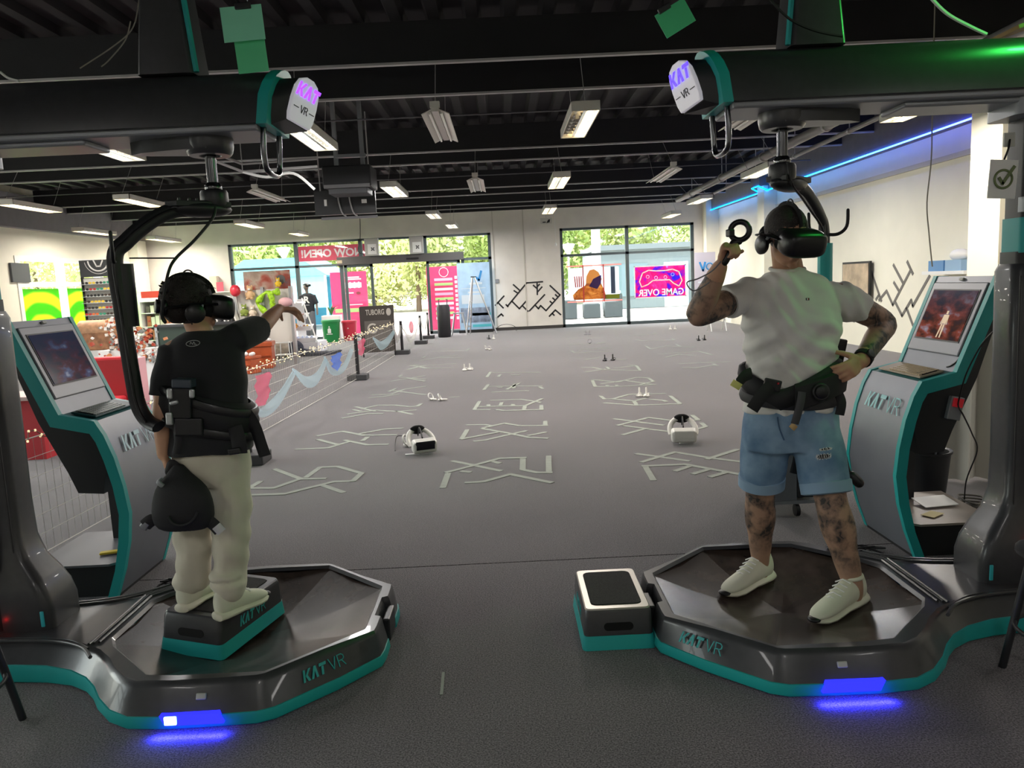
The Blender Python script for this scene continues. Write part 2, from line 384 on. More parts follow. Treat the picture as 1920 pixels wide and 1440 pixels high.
# ================================================================ ceiling rails
RAILS = [8.47, 9.87, 13.9, 15.2, 19.3, 20.7, 23.0, 24.3]
for i, y in enumerate(RAILS):
    q = MB(); q.bx(-11.5, 6.72, y-.03, y+.03, 3.90, 3.925); q.bx(-11.5, 6.72, y-.015, y+.015, 3.925, 4.34, 1)
    q.build('ceiling_rail', [m_rail, m_dark], None, label='grey steel rail running across the black ceiling above the hanging lamps', cat='rail', group='ceiling rails', base=False)
for i, y in enumerate((10.8, 16.7)):
    MB().tube([(-11.5, y, 3.86), (6.72, y, 3.86)], .012, 6).build('conduit', M('conduit_grey', '#55545a', .5), label='thin dark conduit crossing the ceiling between the lamp rows', cat='pipe', group='ceiling conduits', base=False)
# pipes on the right
def pipe(a, b_, z, r, lab):
    p, q = PZ(*a, z), PZ(*b_, z); d = (q-p); p2 = p-d*.6
    t = thing('ceiling_pipe', lab, 'pipe', p); MB().tube([p2, q], r, 10).build('pipe_run', M('pipe_grey', '#807d7c', .45), t, smooth=40)
    for k in (.1, .35, .6, .85):
        c = p.lerp(q, k); MB().tube([c-d.normalized()*.03, c+d.normalized()*.03], r*1.25, 10).build('clamp', m_rail, t)
        MB().tube([c, (c.x, c.y, 4.36)], .008, 5).build('hanger', m_rail, t)
pipe((1616, 202), (1271, 375), 3.62, .075, 'thick grey pipe under the ceiling beside the blue lit wall')
pipe((1646, 221), (1335, 364), 3.52, .035, 'slim grey conduit below the thick ceiling pipe by the blue lit wall')
# blue LED strip
m_led = bpy.data.materials.new('led_blue'); m_led.use_nodes = True
nt, b = nodes_of(m_led); g = nt.nodes.new('ShaderNodeNewGeometry'); sp = nt.nodes.new('ShaderNodeSeparateXYZ'); mr = nt.nodes.new('ShaderNodeMapRange'); cr = nt.nodes.new('ShaderNodeValToRGB')
mr.inputs['From Min'].default_value = 9.5; mr.inputs['From Max'].default_value = 18
nt.links.new(g.outputs['Position'], sp.inputs[0]); nt.links.new(sp.outputs['Y'], mr.inputs['Value']); nt.links.new(mr.outputs[0], cr.inputs['Fac'])
cr.color_ramp.elements[0].color = (.06, .04, 1, 1); cr.color_ramp.elements[1].color = (0, .28, 1, 1)
nt.links.new(cr.outputs['Color'], b.inputs['Emission Color']); b.inputs['Emission Strength'].default_value = 9.0; b.inputs['Base Color'].default_value = (0, 0, .1, 1)
q = MB(); q.tube([(6.70, 9.61, 3.54), (6.70, 19.34, 3.54), (6.48, 19.35, 3.65), (6.48, 19.86, 3.65), (6.70, 19.9, 3.54), (6.70, 24.5, 3.54)], .014, 6)
q.build('led_strip', m_led, label='glowing blue light strip along the grey band of the cream wall', cat='light strip', base=False)
# ================================================================ VR treadmills
m_body = M('machine_black', '#38393c', .33, vary=.08, vscale=30, coat=.15)
m_bodyd = M('machine_dark', '#232427', .4)
m_teal = M('teal_plastic', '#1fa5a3', .42)
m_dish = M('dish_brown', '#3b322d', .27, vary=.35, vscale=9, bump=.02, bscale=400, spec=.6)
m_silver = M('silver_panel', '#8d9095', .4, metal=.4)
m_padm = M('grip_pad', '#1d1d1d', .95, bump=1.0, bscale=420, col2='#3c3b39', vscale=420)
m_kgrey = M('kiosk_grey', '#7d8088', .38, metal=.35, vary=.05, vscale=4)
m_logo = M('logo_teal', '#2fa3a3', .5)
m_logow = M('logo_pale', '#9fd8dc', .5)
m_pale = M('pale_switch', '#b9bbb2', .5)
m_chrome = M('chrome_bar', '#6a6b6e', .18, metal=1.0)
m_blue = M('led_panel_blue', '#1012c8', .3, emit='#1a1cff', estr=2.2)
m_bluec = M('led_panel_bright', '#60b0ff', .3, emit='#6aa8ff', estr=9)
m_cap = M('lit_cap', '#e8e4ea', .3, emit='#e4e0ea', estr=.16)
m_capv = M('lit_logo', '#5a2bff', .3, emit='#4a30ff', estr=1.2)
m_redled = M('red_led', '#ff2020', .3, emit='#ff1418', estr=14)
KAT = [[(0,0),(.22,0),(.22,1),(0,1)], [(.26,.48),(.62,1),(.9,1),(.5,.5),(.86,0),(.58,0)],                                     # K
       [(.96,0),(1.27,1),(1.50,1),(1.82,0),(1.56,0),(1.39,.60),(1.22,0)],
       [(1.9,.74),(1.9,1),(2.75,1),(2.75,.74)], [(2.2,0),(2.2,.70),(2.45,.70),(2.45,0)]]
def kat_logo(mb, O, X, Y, h, depth=.003, gap=.5, mi=0, slant=.22):
    O, X, Y = Vector(O), Vector(X).normalized(), Vector(Y).normalized()
    for poly in KAT: mb.prism([((p[0]*.82+p[1]*slant)*h, p[1]*h) for p in poly], depth, O, X, Y, mi)
    x0 = 2.75*.82*h + slant*h + gap*h*.5; w_ = .085*h
    V = [[(0,1),(.36,0),(.72,1)], [(.95,0),(.95,1),(1.4,1),(1.58,.86),(1.58,.62),(1.4,.5),(.95,.5)], [(1.3,.5),(1.62,0)]]
    for st in V: mb.stroke([(x0+p[0]*h*.95, p[1]*h) for p in st], w_, O, X, Y, depth, mi)
    return mb
def octp(R, z=0): return [Vector((R*math.cos(math.radians(22.5+45*k)), R*math.sin(math.radians(22.5+45*k)), z)) for k in range(8)]
RO = .578
def oct_radius(ang, R=RO):
    a = (ang % (math.pi/4)); a = a - math.pi/8 if True else a
    ap = R*math.cos(math.pi/8); 
    k = math.floor((ang+math.pi/8)/(math.pi/4)); return ap/math.cos(ang - k*math.pi/4)
OUT = [(-.60,-.10),(-.60,-.20),(-.592,-.255),(-.45,-.42),(-.26,-.60),(-.20,-.625),(-.05,-.632),(.12,-.635),(.27,-.62),(.36,-.57),(.44,-.49),(.50,-.41),(.57,-.34),(.66,-.285),(.78,-.25),(.92,-.232),(1.1,-.228),(1.36,-.228),(1.40,-.15),(1.40,.15),(1.36,.228),(1.1,.228),(.92,.232),(.78,.25),(.66,.285),(.57,.34),(.50,.41),(.44,.49),(.36,.57),(.27,.62),(.12,.635),(-.05,.632),(-.20,.625),(-.26,.60),(-.45,.42),(-.592,.255),(-.60,.20),(-.60,.10),(-.575,.09),(-.575,-.09)]
def offs(poly, d0):
    n = len(poly); out = []
    for i in range(n):
        p, q, r = Vector(poly[i-1]), Vector(poly[i]), Vector(poly[(i+1)%n])
        e = (r-p).normalized(); nrm = Vector((e.y, -e.x)); d = d0*(.4 if q.x < -.55 and d0 < 0 else 1); out.append(q+nrm*d)
    return out
def dish_z(r):  # radius -> height
    t = min(1, r/RO); return .035 + .115*t**1.7
def treadmill(s, label, theta, arm_pts, lit):
    C = Vector((s*1.17, 3.2, 0))
    T = thing('vr_treadmill', label, 'treadmill', C, group='walking treadmills')
    def W(mb):
        mb.v = [Vector((C.x+s*p.x, C.y+p.y, p.z)) for p in mb.v]
        if s < 0: mb.f = [tuple(reversed(f)) for f in mb.f]
        return mb
    def wp(p): return Vector((C.x+s*p[0], C.y+p[1], p[2]))
    ring = lambda d, z: [Vector((p[0], p[1], z)) for p in offs(OUT, d)]
    # skirt, stripe, deck
    sz = lambda p, k: .052+k*.028*min(1, max(0, (p[0]-.3)/.5))
    vring = lambda d, z0, k: [Vector((q.x, q.y, z0+sz(p, k)-.052)) for p, q in zip(OUT, offs(OUT, d))]
    b = MB(); b.loft([vring(.0, .05, 1), ring(-.043, .136), ring(-.052, .150), ring(-.066, .16)], cap=False)
    body = W(b).build('skirt', m_body, T, smooth=38)
    b = MB(); b.loft([ring(.004, .010), ring(.008, .018), vring(.003, .054, 1), vring(-.012, .056, 1)], cap=False); W(b).build('stripe', m_teal, T, smooth=38)
    b = MB(); b.loft([ring(-.07, .0), ring(-.05, .014)], cap=True); W(b).build('underframe', m_blackm, T)
    top = ring(-.066, .16); inn = []; inn2 = []
    for p in top:
        a = math.atan2(p.y, p.x); R = oct_radius(a); R = min(R, p.xy.length-.004); inn.append(Vector((R*math.cos(a), R*math.sin(a), .16))); inn2.append(Vector(((R-.012)*math.cos(a), (R-.012)*math.sin(a), .146)))
    b = MB(); b.loft([top, inn, inn2], cap=False); W(b).build('deck', m_body, T, smooth=30)
    # faceted dish: eight plates
    dj = [1.0, .72, .42, .0]
    for k in range(8):
        p, q = octp(RO-.006)[k], octp(RO-.006)[(k+1) % 8]; b = MB(); mid = (p+q)/2
        rows = [[p*t, mid*t*(1.0), q*t] for t in dj[:-1]]
        vs = []
        for r_ in rows:
            for v in r_:
                vs.append(Vector((v.x, v.y, dish_z(v.length)-(.0))))
        vs.append(Vector((0, 0, dish_z(0))))
        b.add(vs, [(0,3,4,1), (1,4,5,2), (3,6,7,4), (4,7,8,5), (6,9,7), (7,9,8)])
        W(b).build('dish_panel', m_dish, T, smooth=25)
    # raised ridges beside the deck
    b = MB()
    for k, off in ((0, .03), (0, .05), (0, .068), (7, .03), (7, .05), (7, .068)):
        p, q = octp(RO+off, .164)[7 if k == 7 else 0], octp(RO+off, .164)[0 if k == 7 else 1]
        if k == 7: p, q = p, q.lerp(p, .0)
        if k == 0: q = p.lerp(q, .55)
        b.tube([p, q], .006, 6)
    W(b).build('ridge', m_body, T, smooth=60)
    b = MB()
    for sg in (-1, 1):
        b.tube(spline([(.53, sg*.36, .163), (.62, sg*.27, .166), (.8, sg*.2, .166), (1.1, sg*.175, .166), (1.36, sg*.175, .166)], 5), .008, 6)
        b.tube(spline([(.58, sg*.285, .163), (.7, sg*.205, .165), (.9, sg*.165, .165), (1.2, sg*.145, .165)], 5), .006, 6)
    W(b).build('trim_line', m_body, T, smooth=60)
    # front LED plate and switch
    pz = lambda a, bb, z: Vector((a, bb, z))
    b = MB(); a0, a1 = -.09, .14; f = lambda a: -.642 + (0.03 if a > .24 else 0)*(a-.24)/.06
    b.add([pz(a0, -.652, .030), pz(a1-.02, -.653, .030), pz(a1, -.649, .066), pz(a0+.02, -.647, .066)] + [pz(a0, -.60, .030), pz(a1-.02, -.59, .030), pz(a1, -.59, .066), pz(a0+.02, -.60, .066)], [(0,1,2,3), (7,6,5,4), (0,4,5,1), (1,5,6,2), (2,6,7,3), (3,7,4,0)])
    W(b).build('led_panel', m_blue, T)
    if lit:
        b = MB(); b.box((.10, -.645, .048), (.045, .02, .032)); W(b).build('led_lamp', m_bluec, T, bevel=.004)
    b = MB(); b.box((.0, -.606, .112), (.035, .014, .022), Matrix.Rotation(-.45, 3, 'X')); W(b).build('switch', m_pale, T, bevel=.003)
    c = wp((.025, -.68, .012)); area('floor_glow', c, .26, .02, 1.1, (.02, .02, 1), (math.radians(0), 0, 0), parent=T)
    # logo on the skirt, reading left to right from outside
    b = MB(); e0 = Vector((-.575, -.285)); e1 = Vector((-.27, -.6)); d = (e1-e0).normalized()
    if s > 0: O, X = wp((e0.x+.055*d.x*1, e0.y+.055*d.y, .088)), Vector((d.x, d.y, 0))
    else: O, X = wp((e1.x-.12*d.x, e1.y-.12*d.y, .088)), Vector((d.x, -d.y, 0))
    nn = X.cross(Z3); Yl = (Z3*1.0 - nn*.49).normalized(); O = O - nn*(.0115 if s < 0 else .0045)
    kat_logo(b, O, X, Yl, .044); b.build('skirt_lettering', m_logo, T)
    # dock socket
    b = MB(); b.box((-.592, 0, .08), (.03, .15, .1)); W(b).build('dock_socket', m_bodyd, T, bevel=.006)
    # ---- column
    def rr(a0, a1, b0, b1, z, r=.045, n=5):
        out = []
        for cx, cy, st in ((a1-r, b1-r, 0), (a0+r, b1-r, 90), (a0+r, b0+r, 180), (a1-r, b0+r, 270)):
            for k in range(n+1): t = math.radians(st+90*k/n); out.append(Vector((cx+r*math.cos(t), cy+r*math.sin(t), z)))
        return out
    b = MB()
    prof = [(.84,1.34,-.09,.16,.155),(.84,1.34,-.09,.16,.25),(.855,1.34,-.09,.15,.32),(.885,1.33,-.08,.14,.38),(.935,1.34,-.06,.13,.45),(.965,1.36,-.05,.13,.54),(.97,1.36,-.045,.13,.7),(.965,1.36,-.045,.13,1.1),(.96,1.36,-.045,.13,1.50),(.97,1.35,-.03,.12,1.53)]
    b.loft([rr(*p) for p in prof], cap=True); W(b).build('column', m_body, T, smooth=45)
    b = MB(); b.loft([rr(1.045, 1.30, -.10, -.03, z, .02) for z in (.17, .5, 1.5, 1.52)], cap=True); W(b).build('column_rear_panel', m_bodyd, T, smooth=40)
    b = MB(); b.tube([(.985, -.05, .5), (.975, -.05, 1.48)], .004, 5); W(b).build('column_groove', m_bodyd, T)
    b = MB(); b.loft([rr(.98, 1.33, -.02, .11, z, .02) for z in (1.53, 1.58)], cap=True); W(b).build('column_collar', m_bodyd, T, smooth=40)
    b = MB(); b.loft([rr(.985, 1.33, -.03, .11, z, .02) for z in (1.575, 1.72)], cap=True); W(b).build('teal_band', m_teal, T, smooth=40)
    b = MB(); b.loft([rr(.99, 1.28, -.02, .1, z, .015) for z in (1.72, 2.2)], cap=True); W(b).build('column_neck', m_bodyd, T, smooth=40)
    b = MB(); b.loft([rr(.965, 1.03, -.07, -.02, z, .015) for z in (1.74, 1.77, 1.80)], cap=True); W(b).build('sensor_box', m_silver, T, smooth=40)
    b = MB(); b.box((.872, -.094, .215), (.016, .008, .07)); W(b).build('teal_light', M('teal_light', '#35b6c0', .4), T, bevel=.004)
    b = MB(); b.ell((1.06, -.13 if s > 0 else -.14, .20 if s < 0 else .36), (.006, .004, .006), nu=8, nv=6); W(b).build('indicator_lamp', m_redled, T)
    # ---- overhead arm
    def arm_sec(a, z0, zt, hb, lean=0.0):
        pts = []
        for k in range(13):
            t = math.pi*k/12; pts.append(Vector((a+lean*(math.sin(t)), hb*math.cos(t)*(1 if math.sin(t) < .3 else .98), z0+(zt-z0)*(math.sin(t)**.55))))
        return pts
    b = MB(); b.loft([arm_sec(-.262, 2.215, 2.415, .145, -.06), arm_sec(-.235, 2.21, 2.425, .152, -.05), arm_sec(.3, 2.21, 2.43, .155), arm_sec(1.0, 2.21, 2.43, .155), arm_sec(1.34, 2.16, 2.42, .155)], cap=True)
    W(b).build('arm_housing', m_body, T, smooth=40)
    b = MB(); b.loft([arm_sec(-.285, 2.204, 2.432, .158, -.06), arm_sec(-.245, 2.204, 2.436, .16, -.06)], cap=True); W(b).build('teal_ring', m_teal, T, smooth=40)
    nc = Vector((-s*.80, -.52, -.16)).normalized(); Xc = Z3.cross(nc).normalized(); Yc = nc.cross(Xc); cc0 = wp((-.385, -.045, 2.215)); Xc, Yc = (Xc+Yc*(s*.28)).normalized(), (Yc-Xc*(s*.28)).normalized()
    plate = [(-.056, 0), (.056, 0), (.064, .03), (.065, .09), (.060, .14), (.045, .172), (.018, .188), (-.018, .188), (-.045, .172), (-.060, .14), (-.065, .09), (-.064, .03)]
    b = MB(); b.prism(plate, .022, cc0-nc*.02, Xc, Yc); cap = b.build('end_cap', m_cap, T, bevel=.004)
    b = MB(); b.loft([[cc0-nc*.018+Xc*p[0]*1.03+Yc*(p[1]*1.02-.003) for p in plate], [wp((-.28, 0, 2.305))+Vector((0, p[0]*1.75*(1 if s > 0 else -1)*(-1), (p[1]-.095)*1.0)) for p in plate]], cap=True); b.build('arm_nose', m_bodyd, T, smooth=40)
    # logo on the cap: plane leans
    b = MB(); O = cc0 + nc*.003 + Yc*.105 - Xc*.058
    for poly in KAT: b.prism([((p[0]*.72)*.056+p[1]*.010, p[1]*.055) for p in poly], .003, O, Xc, Yc)
    b.build('cap_lettering', m_capv if s > 0 else M('lit_logo_purple', '#9a3bff', .3, emit='#8a3cff', estr=1.2), cap)
    b = MB(); O2 = cc0 + nc*.003 + Yc*.045 - Xc*.018; k = .028
    for st in [[(0,1),(.36,0),(.72,1)], [(.95,0),(.95,1),(1.4,1),(1.58,.8),(1.4,.5),(.95,.5)], [(1.3,.5),(1.62,0)], [(-1.6,.5),(-.5,.5)], [(2.1,.5),(3.2,.5)]]:
        b.stroke([(p[0]*k*.8, p[1]*k) for p in st], .003, O2, Xc, Yc, .002)
    b.build('cap_lettering', m_black, cap)
    b = MB(); b.bx(-.24, 1.0, -.13, .13, 2.185, 2.215); b.bx(.45, 1.0, -.1, .1, 2.165, 2.19); W(b).build('arm_underside', m_silver, T, bevel=.008)
    b = MB(); b.loft([rr(.9, 1.3, -.11, .11, z, .03) for z in (2.12, 2.2)], cap=True); W(b).build('arm_elbow', m_silver, T, smooth=40)
    # handle loop under the nose
    b = MB(); b.tube(spline([(-.25, -.08, 2.21), (-.245, -.085, 2.13), (-.245, -.08, 2.06), (-.25, -.05, 2.035), (-.25, .05, 2.035), (-.25, .095, 2.06), (-.255, .1, 2.13), (-.26, .1, 2.21)], 4), .012, 8)
    W(b).build('handle_loop', m_chrome, T, smooth=60)
    # hub and rod
    b = MB(); prof = [(.095, 2.19), (.095, 2.155), (.09, 2.13), (.08, 2.118), (.045, 2.118), (.04, 2.13)]
    b.lathe(prof, n=24, cap=True); b.prism([(-.02,-.09), (.12,-.075), (.26,-.04), (.32,0), (.26,.04), (.12,.075), (-.02,.09)], .055, (0,0,2.135)); W(b).build('hub', m_body, T, smooth=40)
    b = MB(); b.lathe([(.022, 1.98), (.022, 2.16)], n=14); b.lathe([(.028, 1.975), (.034, 1.985), (.034, 2.0), (.024, 2.012)], n=14); W(b).build('drop_rod', m_chrome, T, smooth=40)
    b = MB(); b.lathe([(.05, 1.915), (.055, 1.925), (.055, 1.97), (.05, 1.98)], n=16); W(b).build('swivel', m_bodyd, T, smooth=40)
    # tower above the arm
    b = MB()
    b.loft([rr(.0, .22, -.1, .1, 2.42, .02), rr(.05, .16, -.08, .08, 3.0, .02)], cap=True); W(b).build('tower', m_body, T, smooth=40)
    b = MB(); b.tube([(.0-.006, -.08, 2.425), (.05-.006, -.07, 3.0)], .012, 6); W(b).build('tower_edge', m_teal, T)
    # ---- swing arm with the back brace (pixel-free: local polar path)
    dr = Vector((math.cos(theta), math.sin(theta), 0)); side = Vector((-dr.y, dr.x, 0))
    def ap(r, z, t=0): return C + dr*r + side*t + Z3*z
    b = MB(); b.prism([(-.05,-.045), (.17,-.045), (.2,0), (.17,.045), (-.05,.045)], .022, C+Z3*1.91, dr, side); 
    for r_ in (.03, .08, .11, .15): b.lathe([(.006, 1.93), (.006, 1.945)], c=C+dr*r_+side*.02, n=8)
    b.build('swing_plate', m_bodyd, T, bevel=.004)
    b = MB(); b.ell(C+dr*.06+Z3*1.905, (.13, .055, .035), R=rotz(math.atan2(dr.y, dr.x))); b.build('swing_pod', m_bodyd, T, smooth=60)
    path = spline([ap(*q) for q in arm_pts], 6)
    b = MB(); b.tube(path, (.030, .019), 10, up=tuple(side)); b.build('swing_arm', m_bodyd, T, smooth=50)
    b = MB(); b.tube([p+side*.024+dr*.012 for p in path[4:-6]], .006, 6); b.build('swing_cable', m_black, T, smooth=60)
    zA = arm_pts[4][1]; rA = arm_pts[4][0]
    hk = ap(rA, 1.70)
    for sg in ((1, -1) if s > 0 else (1,)):
        b = MB(); b.tube(spline([hk+side*.0, hk+dr*.02+side*sg*.05-Z3*.002, hk+dr*.03+side*sg*.085+Z3*.03, hk+dr*.03+side*sg*.09+Z3*.10], 5), .0075, 7, round_ends=True); b.build('hook', m_black, T, smooth=60)
    if s > 0:
        b = MB(); b.tube([ap(rA+.004, 1.66), ap(rA+.002, 1.3)], (.048, .03), 10, up=tuple(side)); tb = b.build('teal_sleeve', m_teal, T, smooth=50)
        b = MB(); b.box(ap(rA-.03, 1.74), (.03, .012, .10), R=rotz(math.atan2(side.y, side.x))); b.build('display', m_bodyd, T, bevel=.003)
    else:
        b = MB(); b.tube([ap(rA-.03, 1.69), ap(rA-.028, 1.45)], (.034, .02), 10, up=tuple(side)); b.build('pad_block', m_bodyd, T, smooth=50)
    return T, ap
# right machine: arm swings behind the man; left machine: arm comes round beside the boy
TR, apR = treadmill(1, 'round-cornered black and teal treadmill carrying the man in denim shorts', math.atan2(.28, .30), [(.10, 1.905), (.19, 1.893), (.28, 1.845), (.365, 1.775), (.405, 1.71), (.41, 1.5), (.405, 1.25), (.392, 1.12), (.365, 1.06, .03), (.29, 1.04, .10)], False)
TL, apL = treadmill(-1, 'round-cornered black and teal treadmill carrying the boy in black', math.atan2(-.27, -.30), [(.10, 1.905), (.18, 1.893), (.27, 1.845), (.355, 1.775), (.403, 1.71), (.398, 1.5), (.388, 1.25), (.378, 1.14), (.36, 1.08, .03), (.34, 1.06, .09)], True)
# ================================================================ step boxes
def step_box(name, label, c, lx, ly, z0, hole_dirs, tl):
    """c centre, lx long unit vector (0.48), ly short unit vector (0.31)"""
    T = thing(name, label, 'step', (c[0], c[1], z0)); c = Vector((c[0], c[1], z0)); lx, ly = Vector(lx).normalized(), Vector(ly).normalized()
    def rect(L, W_, z, r=.02):
        out = []
        for sx, sy, st in ((1,1,0), (-1,1,90), (-1,-1,180), (1,-1,270)):
            for k in range(4):
                t = math.radians(st+30*k); out.append(c + lx*(sx*(L/2-r)+r*math.cos(t)) + ly*(sy*(W_/2-r)+r*math.sin(t)) + Z3*z)
        return out
    MB().loft([rect(.462, .292, .06), rect(.446, .282, .155), rect(.436, .274, .168)], cap=True).build('step_body', m_body, T, smooth=40)
    MB().loft([rect(.48, .31, 0), rect(.465, .295, .06), rect(.45, .28, .061)], cap=True).build('step_stripe', m_teal, T, smooth=40)
    MB().loft([rect(.436, .274, .168), rect(.428, .266, .174), rect(.36, .216, .174), rect(.36, .216, .168)], cap=True).build('step_rim', M('step_rim', '#a8a29a', .35, metal=.3) if 'docked' in label else m_body, T, smooth=40)
    MB().loft([rect(.365, .221, .169, .03), rect(.36, .216, .1775, .03)], cap=True).build('grip_pad', m_padm, T)
    for sg in (-1, 1):
        o = c + lx*sg*.2275 + Z3*.098; b = MB(); xx = ly; yy = (Z3 - lx*sg*.09).normalized()
        pts = [(.045*math.copysign(1, math.cos(t))+.017*math.cos(t), .017*math.sin(t)) for t in [2*math.pi*(k+.5)/16 for k in range(16)]]
        if xx.cross(yy).dot(lx*sg) < 0: xx = -xx
        b.prism(pts, .003, o, xx, yy); b.build('hand_hole', M('hole_black', '#050505', .9), T)
    sg = tl; xx = lx*(-1 if ly.cross(Z3).dot(lx)*sg > 0 else 1)
    nrm = ly*sg; xx = Z3.cross(nrm); b = MB(); kat_logo(b, c + nrm*.1438 + Z3*.082 - xx*.10, xx, (Z3 - nrm*.055), .044); b.build('step_lettering', m_logo, T)
    return T
step_box('step_box', 'black step with teal foot docked beside the man on the carpet', (.415, 3.24), (0, 1, 0), (1, 0, 0), 0.002, None, -1)
_l = Vector((.13, .46, 0)).normalized(); _sh = Vector((-_l.y, _l.x, 0)); _c = Vector((-1.225, 2.945, 0)) + _l*.24 + _sh*.155
step_box('step_box', 'black step with teal foot under the boy on the treadmill dish', (_c.x, _c.y), _l, _sh, .074, None, -1).rotation_euler = Matrix.Rotation(.05, 3, _l).to_euler()
BOX_TOP = .074 + .178
# ================================================================ kiosks
def screen_mat(name, cols, seed, top='#1c2438'):
    m = bpy.data.materials.new(name); m.use_nodes = True; nt, b = nodes_of(m); tc = nt.nodes.new('ShaderNodeTexCoord')
    n = nt.nodes.new('ShaderNodeTexNoise'); n.inputs['Scale'].default_value = 3.5; n.inputs['Detail'].default_value = 4; n.noise_dimensions = '4D'; n.inputs['W'].default_value = seed
    r = nt.nodes.new('ShaderNodeValToRGB'); e = r.color_ramp.elements
    e[0].color = lin(cols[0]); e[0].position = .3; e[1].color = lin(cols[-1]); e[1].position = .75
    for i, c in enumerate(cols[1:-1]):
        q = e.new(.3+.45*(i+1)/(len(cols)-1)); q.color = lin(c)
    nt.links.new(tc.outputs['Generated'], n.inputs['Vector']); nt.links.new(n.outputs['Fac'], r.inputs['Fac'])
    sp = nt.nodes.new('ShaderNodeSeparateXYZ'); mr = nt.nodes.new('ShaderNodeMapRange'); mr.inputs['From Min'].default_value = .35; mr.inputs['From Max'].default_value = .95; mr.inputs['To Max'].default_value = .8; mxr = nt.nodes.new('ShaderNodeMixRGB'); mxr.inputs[2].default_value = lin(top)
    nt.links.new(tc.outputs['Generated'], sp.inputs[0]); nt.links.new(sp.outputs['Z'], mr.inputs['Value']); nt.links.new(mr.outputs[0], mxr.inputs[0]); nt.links.new(r.outputs['Color'], mxr.inputs[1])
    nt.links.new(mxr.outputs['Color'], b.inputs['Emission Color']); b.inputs['Emission Strength'].default_value = .55; b.inputs['Base Color'].default_value = (.01, .01, .012, 1); b.inputs['Roughness'].default_value = .12
    return m
def kiosk(s, label, scr, dark_base, Yn=3.83, Yf=4.40, X0=2.10):
    T = thing('control_kiosk', label, 'kiosk', (s*X0, (Yn+Yf)/2, 0), group='control kiosks')
    P = lambda u, y, z: Vector((s*u, y, z))
    front = [(2.115, 0), (2.06, .15), (2.02, .3), (2.0, .45), (2.015, .6), (2.045, .75), (2.085, .87), (2.125, .945)]
    shelf = [(2.125, .945), (2.30, .985)]
    scrn = [(2.30, .985), (2.495, 1.47)]
    outl = front + [(2.30, .985), (2.495, 1.47)]
    def wall(pts, y0, y1, th, name, mat, bev=.004):
        b = MB(); vs = []
        for u, z in pts: vs += [P(u, y0, z), P(u, y1, z), P(u+th, y0, z-.01), P(u+th, y1, z-.01)]
        fs = []
        for i in range(len(pts)-1):
            a = 4*i; c = a+4; fs += [(a, a+1, c+1, c), (a+3, a+2, c+2, c+3), (a, c, c+2, a+2), (a+1, a+3, c+3, c+1)]
        fs += [(0, 2, 3, 1), (4*len(pts)-4, 4*len(pts)-3, 4*len(pts)-1, 4*len(pts)-2)]
        b.add(vs, [tuple(reversed(f)) for f in fs] if s > 0 else fs); return b.build(name, mat, T, smooth=30)
    e = .035
    wall(front, Yn+.012, Yf-.012, .03, 'front_panel', m_kgrey)
    wall(shelf, Yn+e, Yf-e, .03, 'keyboard_shelf', M('shelf_teal', '#14696b', .45))
    wall(scrn, Yn+e*.6, Yf-e*.6, .05, 'screen_panel', m_kgrey)
    # teal edge bands both sides: outline offset inwards
    inner = [(2.16, 0), (2.105, .15), (2.07, .3), (2.05, .45), (2.065, .6), (2.095, .74), (2.125, .84), (2.15, .885), (2.345, .93), (2.56, 1.47)]
    for y0, y1 in ((Yn-.004, Yn+.03), (Yf-.03, Yf+.004)):
        b = MB(); n = len(outl); vs = [P(u-.004, y0, z+.004) for u, z in outl]+[P(u, y0, z) for u, z in inner]+[P(u-.004, y1, z+.004) for u, z in outl]+[P(u, y1, z) for u, z in inner]
        fs = []
        for i in range(n-1):
            fs += [(i, i+1, n+i+1, n+i), (2*n+i, 3*n+i, 3*n+i+1, 2*n+i+1), (i, 2*n+i, 2*n+i+1, i+1), (n+i, n+i+1, 3*n+i+1, 3*n+i)]
        fs += [(0, n, 3*n, 2*n), (n-1, 3*n-1, 4*n-1, 2*n-1)]
        b.add(vs, fs if s > 0 else [tuple(reversed(f)) for f in fs]); b.build('teal_edge', m_teal, T, smooth=20)
    # cabinet body behind
    poly = [(2.13, .56), (2.10, .70), (2.14, .87), (2.33, .92), (2.53, 1.46), (2.58, 1.46), (2.42, .95), (2.30, .68), (2.26, .57)]
    b = MB(); b.prism([(p[0], p[1]) for p in poly], (Yf-Yn-.05), P(0, Yf-.025, 0), Vector((s, 0, 0)), Z3)
    if s < 0:
        b.v = [Vector((p.x, p.y, p.z)) for p in b.v]
        ys = [p.y for p in b.v]; sh = (Yn+.025) - min(ys); b.v = [p+Vector((0, sh, 0)) for p in b.v]
    b.build('cabinet_body', m_bodyd, T)
    # screen
    d = Vector((scrn[1][0]-scrn[0][0], 0, scrn[1][1]-scrn[0][1])); d.x *= s; L = d.length; d.normalize(); nrm = Vector((-s*abs(d.z), 0, abs(d.x))).normalized()
    o = P(2.30, 0, .985); ym = (Yn+Yf)/2
    def sq(t0, t1, hw, h, name, mat, par, bev=None):
        b = MB(); a = o + d*(L*(t0+t1)/2) + nrm*h; a.y = ym
        R = Matrix((Vector((0, 1, 0)), d, nrm)).transposed()
        if R.determinant() < 0: R = Matrix((Vector((0, -1, 0)), d, nrm)).transposed()
        b.box(a, (hw*2, L*(t1-t0), .012), R); return b.build(name, mat, par, bevel=bev)
    bz = sq(.16, .93, .245, .004, 'bezel', M('bezel_grey', '#8a8c92', .4, metal=.3), T, .01)
    bz2 = sq(.29, .85, .212, .007, 'screen_border', m_black, T)
    so_ = sq(.305, .835, .202, .010, 'screen', scr, T)
